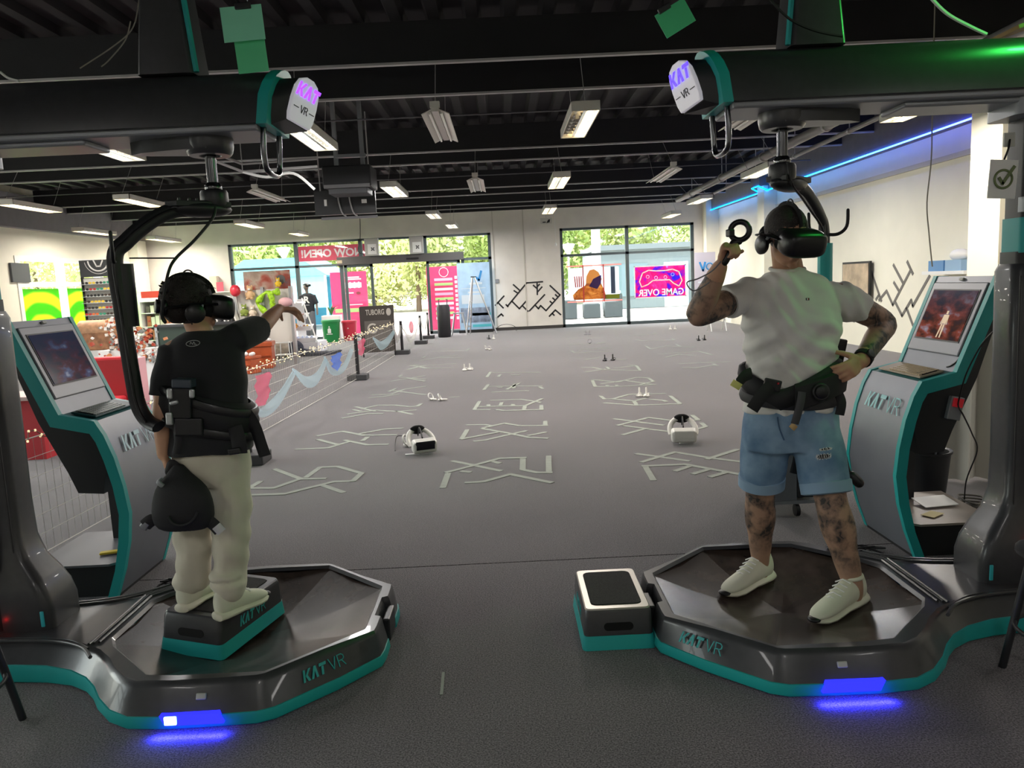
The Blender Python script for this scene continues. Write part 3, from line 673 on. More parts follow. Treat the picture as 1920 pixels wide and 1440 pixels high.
    if s > 0:
        b = MB(); Of = o + d*(L*.32) + nrm*.0165; Of.y = ym - .02; Xf = Vector((0, -s, 0))
        for poly in ([(-.022, 0), (-.012, 0), (-.004, .075), (-.016, .08)], [(.008, 0), (.018, 0), (.016, .08), (.002, .075)], [(-.018, .08), (.018, .08), (.02, .13), (-.02, .13)], [(-.008, .133), (.008, .133), (.008, .152), (-.008, .152)], [(-.03, .075), (-.024, .075), (-.018, .128), (-.024, .128)], [(.024, .075), (.03, .075), (.024, .128), (.018, .128)]): b.prism(poly, .001, Of, Xf, d)
        b.build('screen_figure', M('screen_figure', '#b09878', .4, emit='#b8a080', estr=.45), so_)
    sq(.95, .98, .018, .006, 'webcam', m_pale, T, .003)
    # keyboard
    kx = Vector((s*(2.30-2.125), 0, .04)).normalized(); kn = Vector((-kx.z*s*s, 0, abs(kx.x))); kn = Vector((0,1,0)).cross(kx) ; kn = kn if kn.z > 0 else -kn
    R = Matrix((Vector((0, 1, 0)), kx, kn)).transposed(); kc = P(2.21, ym, .968)+kn*.006
    if R.determinant() < 0: R = Matrix((Vector((0, -1, 0)), kx, kn)).transposed()
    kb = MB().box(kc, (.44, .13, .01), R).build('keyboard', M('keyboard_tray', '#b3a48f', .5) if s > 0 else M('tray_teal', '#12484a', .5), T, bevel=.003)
    b = MB()
    for i in range(5):
        for j in range(15):
            b.box(kc + kx*(-.045+.022*i) + Vector((0, -.19+.021*j, 0)) + kn*.008, (.016, .017, .006), R)
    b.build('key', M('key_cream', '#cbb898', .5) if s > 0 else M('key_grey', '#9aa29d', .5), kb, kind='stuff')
    MB().box(kc + kn*.007 + Vector((0, .165*(-1), 0)), (.07, .08, .006), R).build('trackpad', m_black, kb)
    # logo on the front
    X = Vector((0, -s, 0)); 
    b = MB(); z0 = .76; O = Vector((s*2.043, ym, z0)); Yl = Vector((s*.04, 0, .12)).normalized(); nn = X.cross(Yl)
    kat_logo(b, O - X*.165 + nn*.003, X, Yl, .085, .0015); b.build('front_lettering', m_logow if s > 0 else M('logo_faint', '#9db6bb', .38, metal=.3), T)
    # base and shelf plate, rear leg
    MB().box(P(2.33, ym, .085), (.44, Yf-Yn-.07, .17)).build('base_box', m_blackm, T)
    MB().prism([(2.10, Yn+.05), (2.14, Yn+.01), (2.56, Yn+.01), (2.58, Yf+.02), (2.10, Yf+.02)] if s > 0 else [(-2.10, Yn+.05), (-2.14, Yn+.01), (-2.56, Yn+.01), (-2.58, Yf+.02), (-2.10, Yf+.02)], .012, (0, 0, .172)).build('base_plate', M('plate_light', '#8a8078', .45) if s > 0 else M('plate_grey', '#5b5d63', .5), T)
    b = MB(); b.bx(min(s*2.28, s*2.34), max(s*2.28, s*2.34), Yf-.12, Yf-.05, .18, .62); b.build('rear_leg', m_bodyd, T)
    if s > 0:
        b = MB(); b.box(P(2.30, Yn+.012, .80), (.07, .03, .12), Matrix.Rotation(math.radians(12), 3, 'Y')); sw = b.build('power_inlet', m_silver, T, bevel=.004)
        MB().box(P(2.307, Yn-.006, .83), (.05, .012, .045), Matrix.Rotation(math.radians(12), 3, 'Y')).build('power_switch', M('switch_red', '#b02030', .3, emit='#ff2030', estr=.05), sw)
        MB().tube(spline([P(2.47, Yn+.02, 1.40), P(2.40, Yn+.02, 1.2), P(2.33, Yn+.03, 1.06), P(2.31, Yn+.06, 1.02), P(2.305, Yn+.1, 1.005)], 5), .004, 6).build('screen_cable', m_black, T)
    return T
kiosk(1, 'grey kiosk with cream keyboard and bright red-blue game screen', screen_mat('screen_warm', ['#1a1c28', '#3b2018', '#7b3a2c', '#8a8390', '#c9b48c'], 3.1), False)
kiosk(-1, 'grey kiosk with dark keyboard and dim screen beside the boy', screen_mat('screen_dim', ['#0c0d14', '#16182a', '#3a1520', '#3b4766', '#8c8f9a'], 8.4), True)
# ================================================================ people
from mathutils.bvhtree import BVHTree
m_skin = M('skin', '#b98d70', .55, vary=.08, vscale=20)
m_skinb = M('skin_boy', '#c79a7c', .55, vary=.06, vscale=20)
m_tat = bpy.data.materials.new('skin_tattoo'); m_tat.use_nodes = True
nt, b = nodes_of(m_tat); tc = nt.nodes.new('ShaderNodeTexCoord')
w1 = nt.nodes.new('ShaderNodeTexWave'); w1.inputs['Scale'].default_value = 9; w1.inputs['Distortion'].default_value = 14; w1.inputs['Detail'].default_value = 3; w1.inputs['Detail Scale'].default_value = 2.2
n1 = nt.nodes.new('ShaderNodeTexNoise'); n1.inputs['Scale'].default_value = 13; n1.inputs['Detail'].default_value = 5
r1 = nt.nodes.new('ShaderNodeValToRGB'); r1.color_ramp.elements[0].position = .15; r1.color_ramp.elements[1].position = .6
r2 = nt.nodes.new('ShaderNodeValToRGB'); r2.color_ramp.elements[0].position = .40; r2.color_ramp.elements[1].position = .58
mu = nt.nodes.new('ShaderNodeMath'); mu.operation = 'MULTIPLY'; mu2 = nt.nodes.new('ShaderNodeMath'); mu2.operation = 'MULTIPLY'; mu2.inputs[1].default_value = .85
mxx = nt.nodes.new('ShaderNodeMixRGB'); mxx.inputs[1].default_value = lin('#a88670'); mxx.inputs[2].default_value = lin('#33302f')
for q in (w1, n1): nt.links.new(tc.outputs['Object'], q.inputs['Vector'])
nt.links.new(w1.outputs['Fac'], r1.inputs['Fac']); nt.links.new(n1.outputs['Fac'], r2.inputs['Fac']); nt.links.new(r1.outputs['Color'], mu.inputs[0]); nt.links.new(r2.outputs['Color'], mu.inputs[1])
ad = nt.nodes.new('ShaderNodeMath'); ad.operation = 'MAXIMUM'; nt.links.new(r2.outputs['Color'], mu2.inputs[0]); mu2.inputs[1].default_value = .72; nt.links.new(mu.outputs[0], ad.inputs[0]); nt.links.new(mu2.outputs[0], ad.inputs[1])
gp_ = nt.nodes.new('ShaderNodeNewGeometry'); sx_ = nt.nodes.new('ShaderNodeSeparateXYZ'); mr_ = nt.nodes.new('ShaderNodeMapRange'); mr_.inputs['From Min'].default_value = .2; mr_.inputs['From Max'].default_value = .34; m3_ = nt.nodes.new('ShaderNodeMath'); m3_.operation = 'MULTIPLY'
nt.links.new(gp_.outputs['Position'], sx_.inputs[0]); nt.links.new(sx_.outputs['Z'], mr_.inputs['Value']); nt.links.new(ad.outputs[0], m3_.inputs[0]); nt.links.new(mr_.outputs[0], m3_.inputs[1])
nt.links.new(m3_.outputs[0], mxx.inputs[0]); nt.links.new(mxx.outputs[0], b.inputs['Base Color']); b.inputs['Roughness'].default_value = .55
m_hair = M('hair_dark', '#1f1814', .7, vary=.4, vscale=90, bump=.6, bscale=180)
m_tee = M('tee_white', '#d6d5d0', .85, sheen=.2, vary=.02, vscale=8)
m_teeb = M('tee_black', '#202124', .9, sheen=.1)
m_denim = M('denim', '#547595', .85, vary=.0, col2='#86a3bd', vscale=7, bump=.15, bscale=700)
m_denimcuff = M('denim_cuff', '#86a2bb', .85, bump=.15, bscale=700)
m_trous = M('trouser_cream', '#cfcab8', .9, vary=.06, vscale=7, sheen=.15)
m_shoe = M('shoe_white', '#d9dac6', .75, bump=.25, bscale=500)
m_sole = M('sole_cream', '#dedcc8', .6)
m_strap = M('webbing_black', '#17171a', .7)
m_hmd = M('hmd_black', '#141416', .35)
m_hmdf = M('hmd_fabric', '#0e0e10', .9)
def limb(mb, pts, rad, n=16, ends=True):
    P = spline(pts, 5); R = []; k = len(pts)-1
    for i in range(len(P)):
        t = i/5; a = min(int(t), k-1); f = t-a; f = f*f*(3-2*f)
        r0, r1 = rad[a], rad[a+1]; R.append(r0+(r1-r0)*f)
    mb.tube(P, R, n, round_ends=ends); return mb
def rings(mb, secs, n=28, X=X3, Y=Y3, power=2.3):
    """secs: (centre, rx, ry) horizontal super-ellipse sections, top or bottom first"""
    out = []
    for c, rx, ry in secs:
        ring = []
        for k in range(n):
            t = 2*math.pi*k/n; ct, st = math.cos(t), math.sin(t)
            ring.append(Vector(c) + X*(rx*math.copysign(abs(ct)**(2/power), ct)) + Y*(ry*math.copysign(abs(st)**(2/power), st)))
        out.append(ring)
    if out[0][0].z > out[-1][0].z: out = out[::-1]
    mb.loft(out, True); return mb
def hand(mb, wr, d, nrm, thumb, size, curls, tcurl=.5, spread=.0):
    d = Vector(d).normalized(); nrm = Vector(nrm); nrm = (nrm - d*nrm.dot(d)).normalized(); t = d.cross(nrm)
    if t.dot(Vector(thumb)) < 0: t = -t
    s = size; wr = Vector(wr)
    R = Matrix((t, d, nrm)).transposed()
    for u, wdt in ((.02, .031), (.05, .039), (.078, .041)):
        mb.ell(wr + d*u*s, (wdt*s, .030*s, .0165*s), R=R, nu=14, nv=8)
    tips = []
    for i, (off, L, r_) in enumerate(((.030, .092, .0098), (.010, .102, .0102), (-.0105, .094, .0098), (-.029, .074, .0086))):
        p = wr + d*(.088-.004*abs(i-1))*s + t*off*s; ang = 0; cur = curls[i] if isinstance(curls, (list, tuple)) else curls
        pts = [p - d*.03*s]; pts.append(p); di = d
        for j, (fr, w_) in enumerate(((.44, 1.0), (.31, 1.15), (.25, .8))):
            ang += cur*w_; di = (d*math.cos(ang) + nrm*math.sin(ang) + t*spread*(1-i*.66)).normalized(); p = p + di*L*fr*s; pts.append(p)
        mb.tube(pts, [r_*1.05*s, r_*1.08*s, r_*1.0*s, r_*.92*s, r_*.78*s], 10, round_ends=True); tips.append(p)
    p = wr + d*.022*s + t*.026*s; di = (t*.72 + d*.62 + nrm*.35).normalized(); pts = [p, p + di*.036*s]
    d2 = (di*math.cos(tcurl*.6) + (d*.5+nrm*.8 - t*.4).normalized()*math.sin(tcurl*.6)).normalized(); pts.append(pts[-1]+d2*.032*s)
    d3 = (d2*math.cos(tcurl) + (nrm*.9 - t*.5).normalized()*math.sin(tcurl)).normalized(); pts.append(pts[-1]+d3*.026*s)
    mb.tube(pts, [.0165*s, .0135*s, .0115*s, .009*s], 10, round_ends=True)
    return tips
def head(mb, c, f, u, s=1.0):
    f = Vector(f).normalized(); u = Vector(u); u = (u-f*u.dot(f)).normalized(); r = f.cross(u); R = Matrix((r, f, u)).transposed()
    q = lambda a, b_, z: Vector(c) + r*a*s + f*b_*s + u*z*s
    mb.ell(q(0, -.012, .028), (.076*s, .096*s, .088*s), R=R, nu=24, nv=16)      # cranium
    mb.ell(q(0, .028, -.03), (.064*s, .068*s, .085*s), R=R, nu=20, nv=14)       # face
    mb.ell(q(0, .045, -.085), (.042*s, .043*s, .034*s), R=R, nu=16, nv=10)      # jaw
    mb.ell(q(0, .083, -.105), (.02*s, .014*s, .016*s), R=R, nu=12, nv=8)        # chin
    mb.ell(q(0, .078, .022), (.052*s, .022*s, .014*s), R=R, nu=14, nv=8)        # brow
    mb.tube([q(0, .09, .012), q(0, .104, -.018), q(0, .112, -.034)], [.008*s, .011*s, .014*s], 10, round_ends=True)  # nose
    for sg in (-1, 1):
        mb.ell(q(sg*.014, .1, -.036), (.009*s, .01*s, .008*s), R=R, nu=10, nv=6)
        mb.ell(q(sg*.078, -.008, -.012), (.011*s, .02*s, .032*s), R=R, nu=12, nv=8)  # ears
        mb.ell(q(sg*.03, .082, .002), (.014*s, .012*s, .010*s), R=R, nu=10, nv=6)    # eyes
        mb.ell(q(sg*.045, .06, -.03), (.02*s, .022*s, .022*s), R=R, nu=10, nv=8)     # cheeks
    mb.ell(q(0, .093, -.064), (.026*s, .010*s, .006*s), R=R, nu=12, nv=6); mb.ell(q(0, .091, -.076), (.022*s, .011*s, .007*s), R=R, nu=12, nv=6)
    return q, R
def waves(*ws):
    def fn(co, nr):
        d = np.zeros(len(co))
        for kx, ky, kz, ph, amp in ws: d += amp*np.sin(co[:,0]*kx+co[:,1]*ky+co[:,2]*kz+ph+1.3*np.sin(co[:,2]*11+ph))
        return nr*d[:, None]
    return fn
def bvh(o):
    me = o.data; off = WL[o.name]; return BVHTree.FromPolygons([tuple(v.co+off) for v in me.vertices], [tuple(p.vertices) for p in me.polygons])
def pix_hit(tree, x, y):
    d = ray(x, y).normalized(); h = tree.ray_cast(Vector((0, 0, CH)), d); return h[0], h[1]
def shoe(parent, heel, toe, z, s=1.0, tilt=0.0, name='shoe'):
    heel, toe = Vector((heel[0], heel[1], z)), Vector((toe[0], toe[1], z+tilt)); d = (toe-heel); L = d.length; d.normalize(); sd = Vector((-d.y, d.x, 0)).normalized(); up = d.cross(sd)
    def sec(t, w_, z0, z1, dx=0):
        out = []
        for k in range(18):
            a = 2*math.pi*k/18; ca, sa = math.cos(a), math.sin(a)
            zz = (z0+z1)/2+(z1-z0)/2*math.copysign(abs(sa)**.75, sa); ww = w_*math.copysign(abs(ca)**.8, ca)*(1-.32*max(0, sa))
            out.append(heel + d*L*t + sd*(ww+dx) + up*(zz*s))
        return out
    S = [(-.005, .014, .04, .115), (.02, .032, .022, .135), (.10, .040, .02, .132), (.2, .042, .02, .135), (.32, .043, .02, .140), (.41, .044, .02, .120), (.55, .048, .02, .096), (.70, .052, .02, .080), (.83, .050, .02, .068), (.93, .040, .022, .056), (.985, .024, .024, .044), (1.01, .009, .028, .036)]
    b = MB(); b.loft([sec(t, w_*s, z0, z1) for t, w_, z0, z1 in S], True); o = b.build(name, m_shoe, parent, smooth=60, sub=1)
    SO = [(-.035, .014, .012, .045), (.0, .038, 0, .046), (.1, .046, 0, .042), (.3, .047, 0, .038), (.45, .047, .003, .036), (.6, .052, 0, .034), (.75, .057, 0, .032), (.88, .051, .002, .032), (.97, .032, .008, .032), (1.02, .012, .014, .030)]
    b = MB(); b.loft([sec(t, w_*s, z0, z1) for t, w_, z0, z1 in SO], True); b.build('sole', m_sole, o, smooth=50)
    for k in range(5):
        t = .36+.065*k; zz = .136-.0125*k; w_ = .030
        b = MB(); b.tube([heel+d*L*t+sd*w_*s+up*(zz-.010)*s, heel+d*L*(t+.03)+up*(zz+.002)*s, heel+d*L*(t+.06)-sd*w_*s+up*(zz-.016)*s], .003*s, 6); b.build('lace', m_white, o)
    b = MB(); b.torus(heel+d*L*.19+up*.132*s, .036*s, .010*s, d, sd, 18, 8); b.build('collar', m_shoe, o, smooth=60)
    b = MB(); b.ell(heel+d*L*.985+up*.026*s, (.026*s, .03*s, .012*s), R=Matrix((d, sd, up)).transposed(), nu=12, nv=8); b.build('toe_cap', m_black, o, smooth=60)
    return o
def belt(name, mat, parent, c, rx, ry, X, Y, zf, hf, th=.018, a0=0, a1=2*math.pi, n=40, bulge=.006, **kw):
    """strap wrapped round a body: zf/hf give centre height and half height against angle"""
    rgs = []; full = abs(a1-a0-2*math.pi) < 1e-6
    for i in range(n if full else n+1):
        a = a0+(a1-a0)*i/n; d = X*math.cos(a)*rx + Y*math.sin(a)*ry; nr = (X*math.cos(a)*ry + Y*math.sin(a)*rx).normalized(); p = Vector(c)+d+Z3*zf(a); h = hf(a)
        rgs.append([p+Z3*h+nr*th*.3, p+Z3*h*.8+nr*th, p+nr*(th+bulge), p-Z3*h*.8+nr*th, p-Z3*h+nr*th*.3, p-Z3*h*.9, p+Z3*h*.9])
    b = MB(); b.loft(rgs, not full, full); return b.build(name, mat, parent, smooth=50, **kw)
def headset(name, label, q, R, s, group=None, cable=None):
    """q maps head-local to world; R head frame (right, forward, up)"""
    r, f, u = R.col[0], R.col[1], R.col[2]
    T = thing(name, label, 'headset', q(0, .05, 0), group=group)
    b = MB(); rg = []
    for t, wx, hz, zc in ((.070, .080, .047, .003), (.085, .092, .052, .0), (.12, .096, .055, -.002), (.15, .092, .052, -.004), (.165, .08, .044, -.006), (.170, .06, .03, -.006)):
        ring = []
        for k in range(24):
            a = 2*math.pi*k/24; ca, sa = math.cos(a), math.sin(a); ring.append(q(wx*math.copysign(abs(ca)**.5, ca), t-.018*(abs(ca)**3)*0, zc+hz*math.copysign(abs(sa)**.6, sa)))
        rg.append(ring)
    b.loft(rg, True); vis = b.build('visor', m_hmd, T, smooth=50)
    b = MB(); b.loft([[q(.082*math.copysign(abs(math.cos(a))**.5, math.cos(a)), t, .0+.05*math.copysign(abs(math.sin(a))**.6, math.sin(a))) for a in [2*math.pi*k/20 for k in range(20)]] for t in (.045, .075)], True); b.build('face_gasket', m_hmdf, T, smooth=50)
    for sg in (-1, 1):
        b = MB(); b.tube(spline([q(sg*.088, .09, .01), q(sg*.094, .04, .008), q(sg*.094, -.02, .0), q(sg*.085, -.07, -.012), q(sg*.06, -.105, -.02)], 5), (.006*s, .016*s), 8, up=tuple(r)); b.build('side_strap', m_hmd, T, smooth=50)
        b = MB(); Rs = Matrix((f, u, r)).transposed(); b.lathe([(.006*s, -.012*s), (.036*s, -.012*s), (.041*s, -.004*s), (.041*s, .006*s), (.034*s, .012*s), (.004*s, .014*s)], c=q(sg*.108, .0, -.035), n=20, R=Rs); b.build('ear_speaker', m_hmd, T, smooth=40)
        b = MB(); b.tube([q(sg*.1, .03, .005), q(sg*.116, .022, -.02)], .006*s, 8); b.build('speaker_arm', m_silver, T)
    b = MB(); b.tube(spline([q(0, .085, .055), q(0, .06, .098), q(0, .0, .124), q(0, -.07, .108), q(0, -.108, .05), q(0, -.115, .0)], 5), (.016*s, .004*s), 8, up=tuple(r)); b.build('top_strap', m_hmdf, T, smooth=50)
    b = MB(); b.ell(q(0, -.108, -.015), (.062*s, .022*s, .045*s), R=R); b.build('rear_cradle', m_hmd, T, smooth=60)
    b = MB(); b.lathe([(.03*s, 0), (.03*s, .012*s), (.024*s, .016*s), (.003*s, .017*s)], c=q(0, -.125, -.015), n=20, R=Matrix((r, u, -f)).transposed()); b.build('fit_dial', m_hmd, T, smooth=40)
    b = MB(); b.torus(q(0, -.015, .128), .02*s, .0035*s, f, u, 12, 6, a0=0, a1=math.pi); b.build('strap_loop', m_hmd, T, smooth=60)
    return T
# ---------------------------------------------------------------- the man
def J(x, y, Y): return PY(x, y, Y)
MAN = thing('person', 'man in white T-shirt, denim shorts and headset, arms tattooed', 'person', (1.22, 3.28, .06))
YM = 3.30
hf = Vector((.22, -.92, -.30)); hc = J(1474, 442, 3.21)
body = MB(); q, RH = head(body, hc, hf, (0, .05, 1), 1.0)
limb(body, [J(1480, 545, 3.33), J(1478, 510, 3.31), J(1474, 480, 3.26), J(1472, 455, 3.23)], [.075, .064, .06, .06])
tors = [(J(1478, 520, YM), .09, .07), (J(1480, 545, YM), .17, .095), (J(1484, 600, YM), .19, .115), (J(1483, 680, YM), .165, .11), (J(1482, 740, YM), .165, .11), (J(1482, 800, YM), .18, .12), (J(1482, 838, YM), .15, .10)]
rings(body, tors)
# arms
Lsh, Lel, Lwr = J(1397, 552, 3.32), J(1309, 591, 3.16), J(1349, 502, 3.06)
limb(body, [J(1425, 552, 3.32), Lsh, Lsh.lerp(Lel, .5), Lel, Lel.lerp(Lwr, .35), Lel.lerp(Lwr, .75), Lwr], [.06, .064, .058, .048, .051, .040, .032])
Rsh, Rel, Rwr = J(1574, 558, 3.32), J(1660, 606, 3.44), J(1614, 678, 3.22)
limb(body, [J(1548, 556, 3.32), Rsh, Rsh.lerp(Rel, .5), Rel, Rel.lerp(Rwr, .35), Rel.lerp(Rwr, .75), Rwr], [.06, .064, .059, .048, .051, .041, .033])
ctrl_c = J(1387, 433, 3.05); 
hand(body, Lwr, J(1360, 462, 3.04)-Lwr, Vector((.80, -.55, .0)), (.3, .8, .2), .98, [1.15, 1.2, 1.25, 1.25], .7)
hand(body, Rwr, J(1580, 703, 3.13)-Rwr, Vector((-.3, .8, -.2)), (-.7, -.2, .7), 1.02, [.45, .48, .5, .52], .15, .1)
# legs
fL0, fL1, fR0, fR1 = PZ(1444, 1082, .075), PZ(1358, 1116, .075), PZ(1618, 1128, .075), PZ(1526, 1163, .075)
zs = .068
anL = fL0.lerp(fL1, .22) + Vector((0, 0, .095)); anR = fR0.lerp(fR1, .22) + Vector((0, 0, .095))
hpL, hpR = J(1433, 800, 3.33), J(1530, 800, 3.29); knL = J(1425, 930, 3.40); knR = J(1558, 938, 3.20)
limb(body, [hpL, hpL.lerp(knL, .5), knL, knL.lerp(anL, .3), knL.lerp(anL, .65), anL, anL-Vector((0, 0, .05))], [.092, .08, .066, .071, .054, .041, .039])
limb(body, [hpR, hpR.lerp(knR, .5), knR, knR.lerp(anR, .3), knR.lerp(anR, .65), anR, anR-Vector((0, 0, .05))], [.094, .082, .068, .074, .056, .043, .040])
def man_mat(c):
    x, y, z = c
    if z < .62: return 1
    if z > .9 and (x < .985 or x > 1.43) : return 1 if (Vector(c)-Lwr).length > .06 and (Vector(c)-Rwr).length > .07 and z < 1.60 and not (Vector(c)-J(1365, 470, 3.05)).length < .10 and not (Vector(c)-J(1575, 690, 3.15)).length < .10 else 0
    v = Vector(c)-hc; lu = v.dot(RH.col[2]); lf = v.dot(RH.col[1])
    if v.length < .16 and ((lu > .078) or (lf < .01 and lu > -.045) or (lu > .05 and lf < .075)): return 2
    return 0
mb_ = fuse(body, 'body', [m_skin, m_tat, m_hair], MAN, .0055, 3, .5, face_mat=man_mat)
# hair cap with a little volume
hr = MB(); hr.ell(q(0, -.016, .034), (.081, .1, .09), R=RH, nu=24, nv=16)
for k in range(0):
    a = random.uniform(0, 6.28); t = random.uniform(.2, 1.3); p = q(.08*math.sin(t)*math.cos(a), -.016+.098*math.sin(t)*math.sin(a), .034+.088*math.cos(t))
    hr.tube([p, p + (p-q(0, 0, .0)).normalized()*.018 + Vector((random.uniform(-.01, .01),)*3)], [.006, .001], 5)
cutp = q(0, .07, .06); cutn = (RH.col[1]*.75-RH.col[2]*.66).normalized()
keep = [i for i, f_ in enumerate(hr.f) if (sum((hr.v[j] for j in f_), Vector((0,0,0)))/len(f_) - q(0, .055, .045)).dot(cutn) < .0]
hr.f = [hr.f[i] for i in keep]; hr.m = [0]*len(hr.f)
hr.build('hair', m_hair, MAN, smooth=60)
# T-shirt
sh = MB()
secs = [(J(1477, 504, YM), .072, .066), (J(1478, 514, YM), .115, .085), (J(1479, 527, YM), .16, .10), (J(1481, 545, YM), .192, .115), (J(1482, 570, YM), .206, .125), (J(1484, 605, YM-.005), .21, .134), (J(1484, 640, YM), .2, .13), (J(1483, 690, YM), .193, .128), (J(1482, 735, YM), .19, .125), (J(1482, 768, YM), .205, .132)]
rings(sh, secs, 36)
e1 = Lsh.lerp(Lel, .44); e2 = Rsh.lerp(Rel, .42)
sh.tube([J(1435, 552, YM), Lsh, Lsh.lerp(Lel, .25), e1], [.066, .073, .072, .073], 20); sh.tube([J(1538, 556, YM), Rsh, Rsh.lerp(Rel, .2), e2], [.066, .074, .074, .076], 20)
def tee_folds(co, nr):
    x, z = co[:,0]-J(1450, 600, YM).x, co[:,2]
    v = np.sin((z+.9*np.abs(x+.02))*52+2.0*np.sin(x*17)+z*9); d = .0085*np.clip(v, -.3, 1)*np.clip((1.46-z)*4, .15, 1)*(.35+.65*np.clip((z-1.0)*5, 0, 1))
    d += .0050*np.sin(x*40-z*26+1.7*np.sin(z*13)) + .0028*np.sin(x*75+z*48+2*np.sin(x*20))
    return nr*d[:, None]
tee = fuse(sh, 'tshirt', m_tee, MAN, .006, 6, .5, disp=tee_folds)
tt = bvh(tee); neck_c = J(1476, 505, YM-.005)
MB().torus(neck_c+Z3*.002, .070, .008, X3, (Y3*.9+Z3*.12).normalized(), 28, 8).build('neckband', m_tee, MAN, smooth=60)
h, nrm = pix_hit(tt, 1514, 561)
if h:
    xx = Vector((1, 0, 0)); xx = (xx-nrm*xx.dot(nrm)).normalized(); yy = nrm.cross(xx); b = MB()
    b.prism([(-.008,-.005), (.008,-.005), (.008,.005), (-.008,.005)], .002, h, xx, yy, 0); b.prism([(-.004,-.0035), (.0,-.0035), (.0,.0035), (-.004,.0035)], .003, h, xx, yy, 1); b.prism([(.0,-.0035), (.004,-.0035), (.004,.0035), (.0,.0035)], .003, h, xx, yy, 2)
    b.build('chest_emblem', [M('navy', '#1c2238', .6), m_white, M('emblem_red', '#a02030', .6)], MAN)
# shorts
so = MB(); rings(so, [(J(1482, 758, YM), .196, .128), (J(1482, 790, YM), .208, .135), (J(1482, 815, YM), .212, .137), (J(1482, 840, YM), .20, .125)], 32)
kL, kR = J(1428, 904, 3.385), J(1549, 916, 3.215)
limb(so, [J(1440, 800, YM+.02), J(1434, 850, YM+.05), kL], [.108, .108, .097], 20, False); limb(so, [J(1524, 800, YM-.02), J(1536, 850, YM-.05), kR], [.108, .11, .102], 20, False)
so2 = MB(); so2.v, so2.f, so2.m = so.v, so.f, so.m
shorts = fuse(so, 'shorts', m_denim, MAN, .007, 16, .5, disp=waves((30, 8, 30, 0, .002), (-40, 20, 26, 1.7, .0016), (70, 0, 40, .4, .0008)))
for kk, up_, rr_ in ((kL, hpL, .101), (kR, hpR, .106)):
    d = (up_-kk).normalized(); b = MB(); b.tube([kk-d*.022, kk-d*.016, kk+d*.03, kk+d*.036], [rr_*.9, rr_*1.02, rr_*1.03, rr_*.95], 28); b.build('shorts_cuff', m_denimcuff, MAN, smooth=50)
st = bvh(shorts)
for (x, y, w_, h_) in ((1548, 842, .022, .005), (1544, 856, .026, .010)):
    h, nrm = pix_hit(st, x, y)
    if h:
        xx = Vector((1, 0, .12)); xx = (xx-nrm*xx.dot(nrm)).normalized(); yy = nrm.cross(xx); b = MB()
        b.prism([(w_*math.cos(t), h_*math.sin(t)) for t in [2*math.pi*k/12 for k in range(12)]], .0022, h-nrm*.001, xx, yy); rp = b.build('rip', M('rip_dark', '#3c3b3d', .9), MAN)
        b = MB()
        for k in range(9):
            a = -w_+2*w_*k/8; b.stroke([(a, -h_*1.1), (a+random.uniform(-.006, .006), h_*1.1)], .0012, h, xx, yy, .0035)
        for k in range(14):
            t = 2*math.pi*k/14; b.stroke([(w_*math.cos(t), h_*math.sin(t)), (w_*1.25*math.cos(t+.1), h_*1.4*math.sin(t+.1))], .0015, h, xx, yy, .003)
        b.build('frayed_thread', m_white, rp, kind='stuff')
pts = []
for (x, y) in ((1457, 764), (1458, 785), (1462, 805), (1470, 825)):
    h, nrm = pix_hit(st, x, y)
    if h: pts.append(h+nrm*.003)
if len(pts) > 1: MB().tube(spline(pts, 4), .003, 6).build('fly_seam', M('denim_seam', '#42607e', .8), MAN)
shoe(MAN, fL0, fL1, .072, 1.02, -.011); shoe(MAN, fR0, fR1, .084, 1.02, -.030)
# watch
d = (Rwr-Rel).normalized(); wc = Rwr-d*.03; b = MB(); b.tube([wc-d*.013, wc+d*.013], .042, 16); b.build('watch_strap', m_strap, MAN, smooth=50)
fx, fy, _ = frame(d, (0, -1, .4)); nrm = Vector((.3, -.8, .4)); nrm = (nrm-d*nrm.dot(d)).normalized()
b = MB(); b.lathe([(.02, 0), (.022, .006), (.018, .010), (.002, .0105)], c=wc+nrm*.038, n=18, R=Matrix((d, nrm.cross(d), nrm)).transposed()); b.build('watch_face', m_hmd, MAN, smooth=40)
headset('vr_headset', 'black headset worn by the man in white', q, RH, 1.0, group='worn headsets')
# controller in his raised hand
CT = thing('vr_controller', 'black ring controller held up in the man\'s tattooed hand', 'controller', ctrl_c)
d1 = Vector((.62, -.1, .55)).normalized(); ax = Vector((-.35, -.9, .12)).normalized(); xx = d1 - ax*d1.dot(ax); xx.normalize(); yy = ax.cross(xx)
b = MB(); b.torus(ctrl_c, .036, (.0115, .017), xx, yy, 28, 10); b.build('tracking_ring', m_hmd, CT, smooth=60)
b = MB(); b.tube(spline([ctrl_c-yy*.03-xx*.03, J(1376, 455, 3.045), J(1366, 475, 3.04), J(1358, 492, 3.04)], 4), [.013]*4+[.015]*4+[.017]*4+[.016], 12, round_ends=True); b.build('grip', m_hmd, CT, smooth=60)
b = MB(); b.box(J(1369, 437, 3.05), (.026, .03, .03), rotz(.3)); b.build('button_pad', m_hmd, CT, bevel=.005)
b = MB(); b.tube(spline([J(1352, 490, 3.03), J(1335, 508, 3.03), J(1310, 522, 3.05), J(1288, 530, 3.06), J(1300, 545, 3.06), J(1325, 533, 3.06), J(1345, 515, 3.05)], 6), .003, 6); b.build('wrist_cord', M('cord_grey', '#77757a', .7), CT)
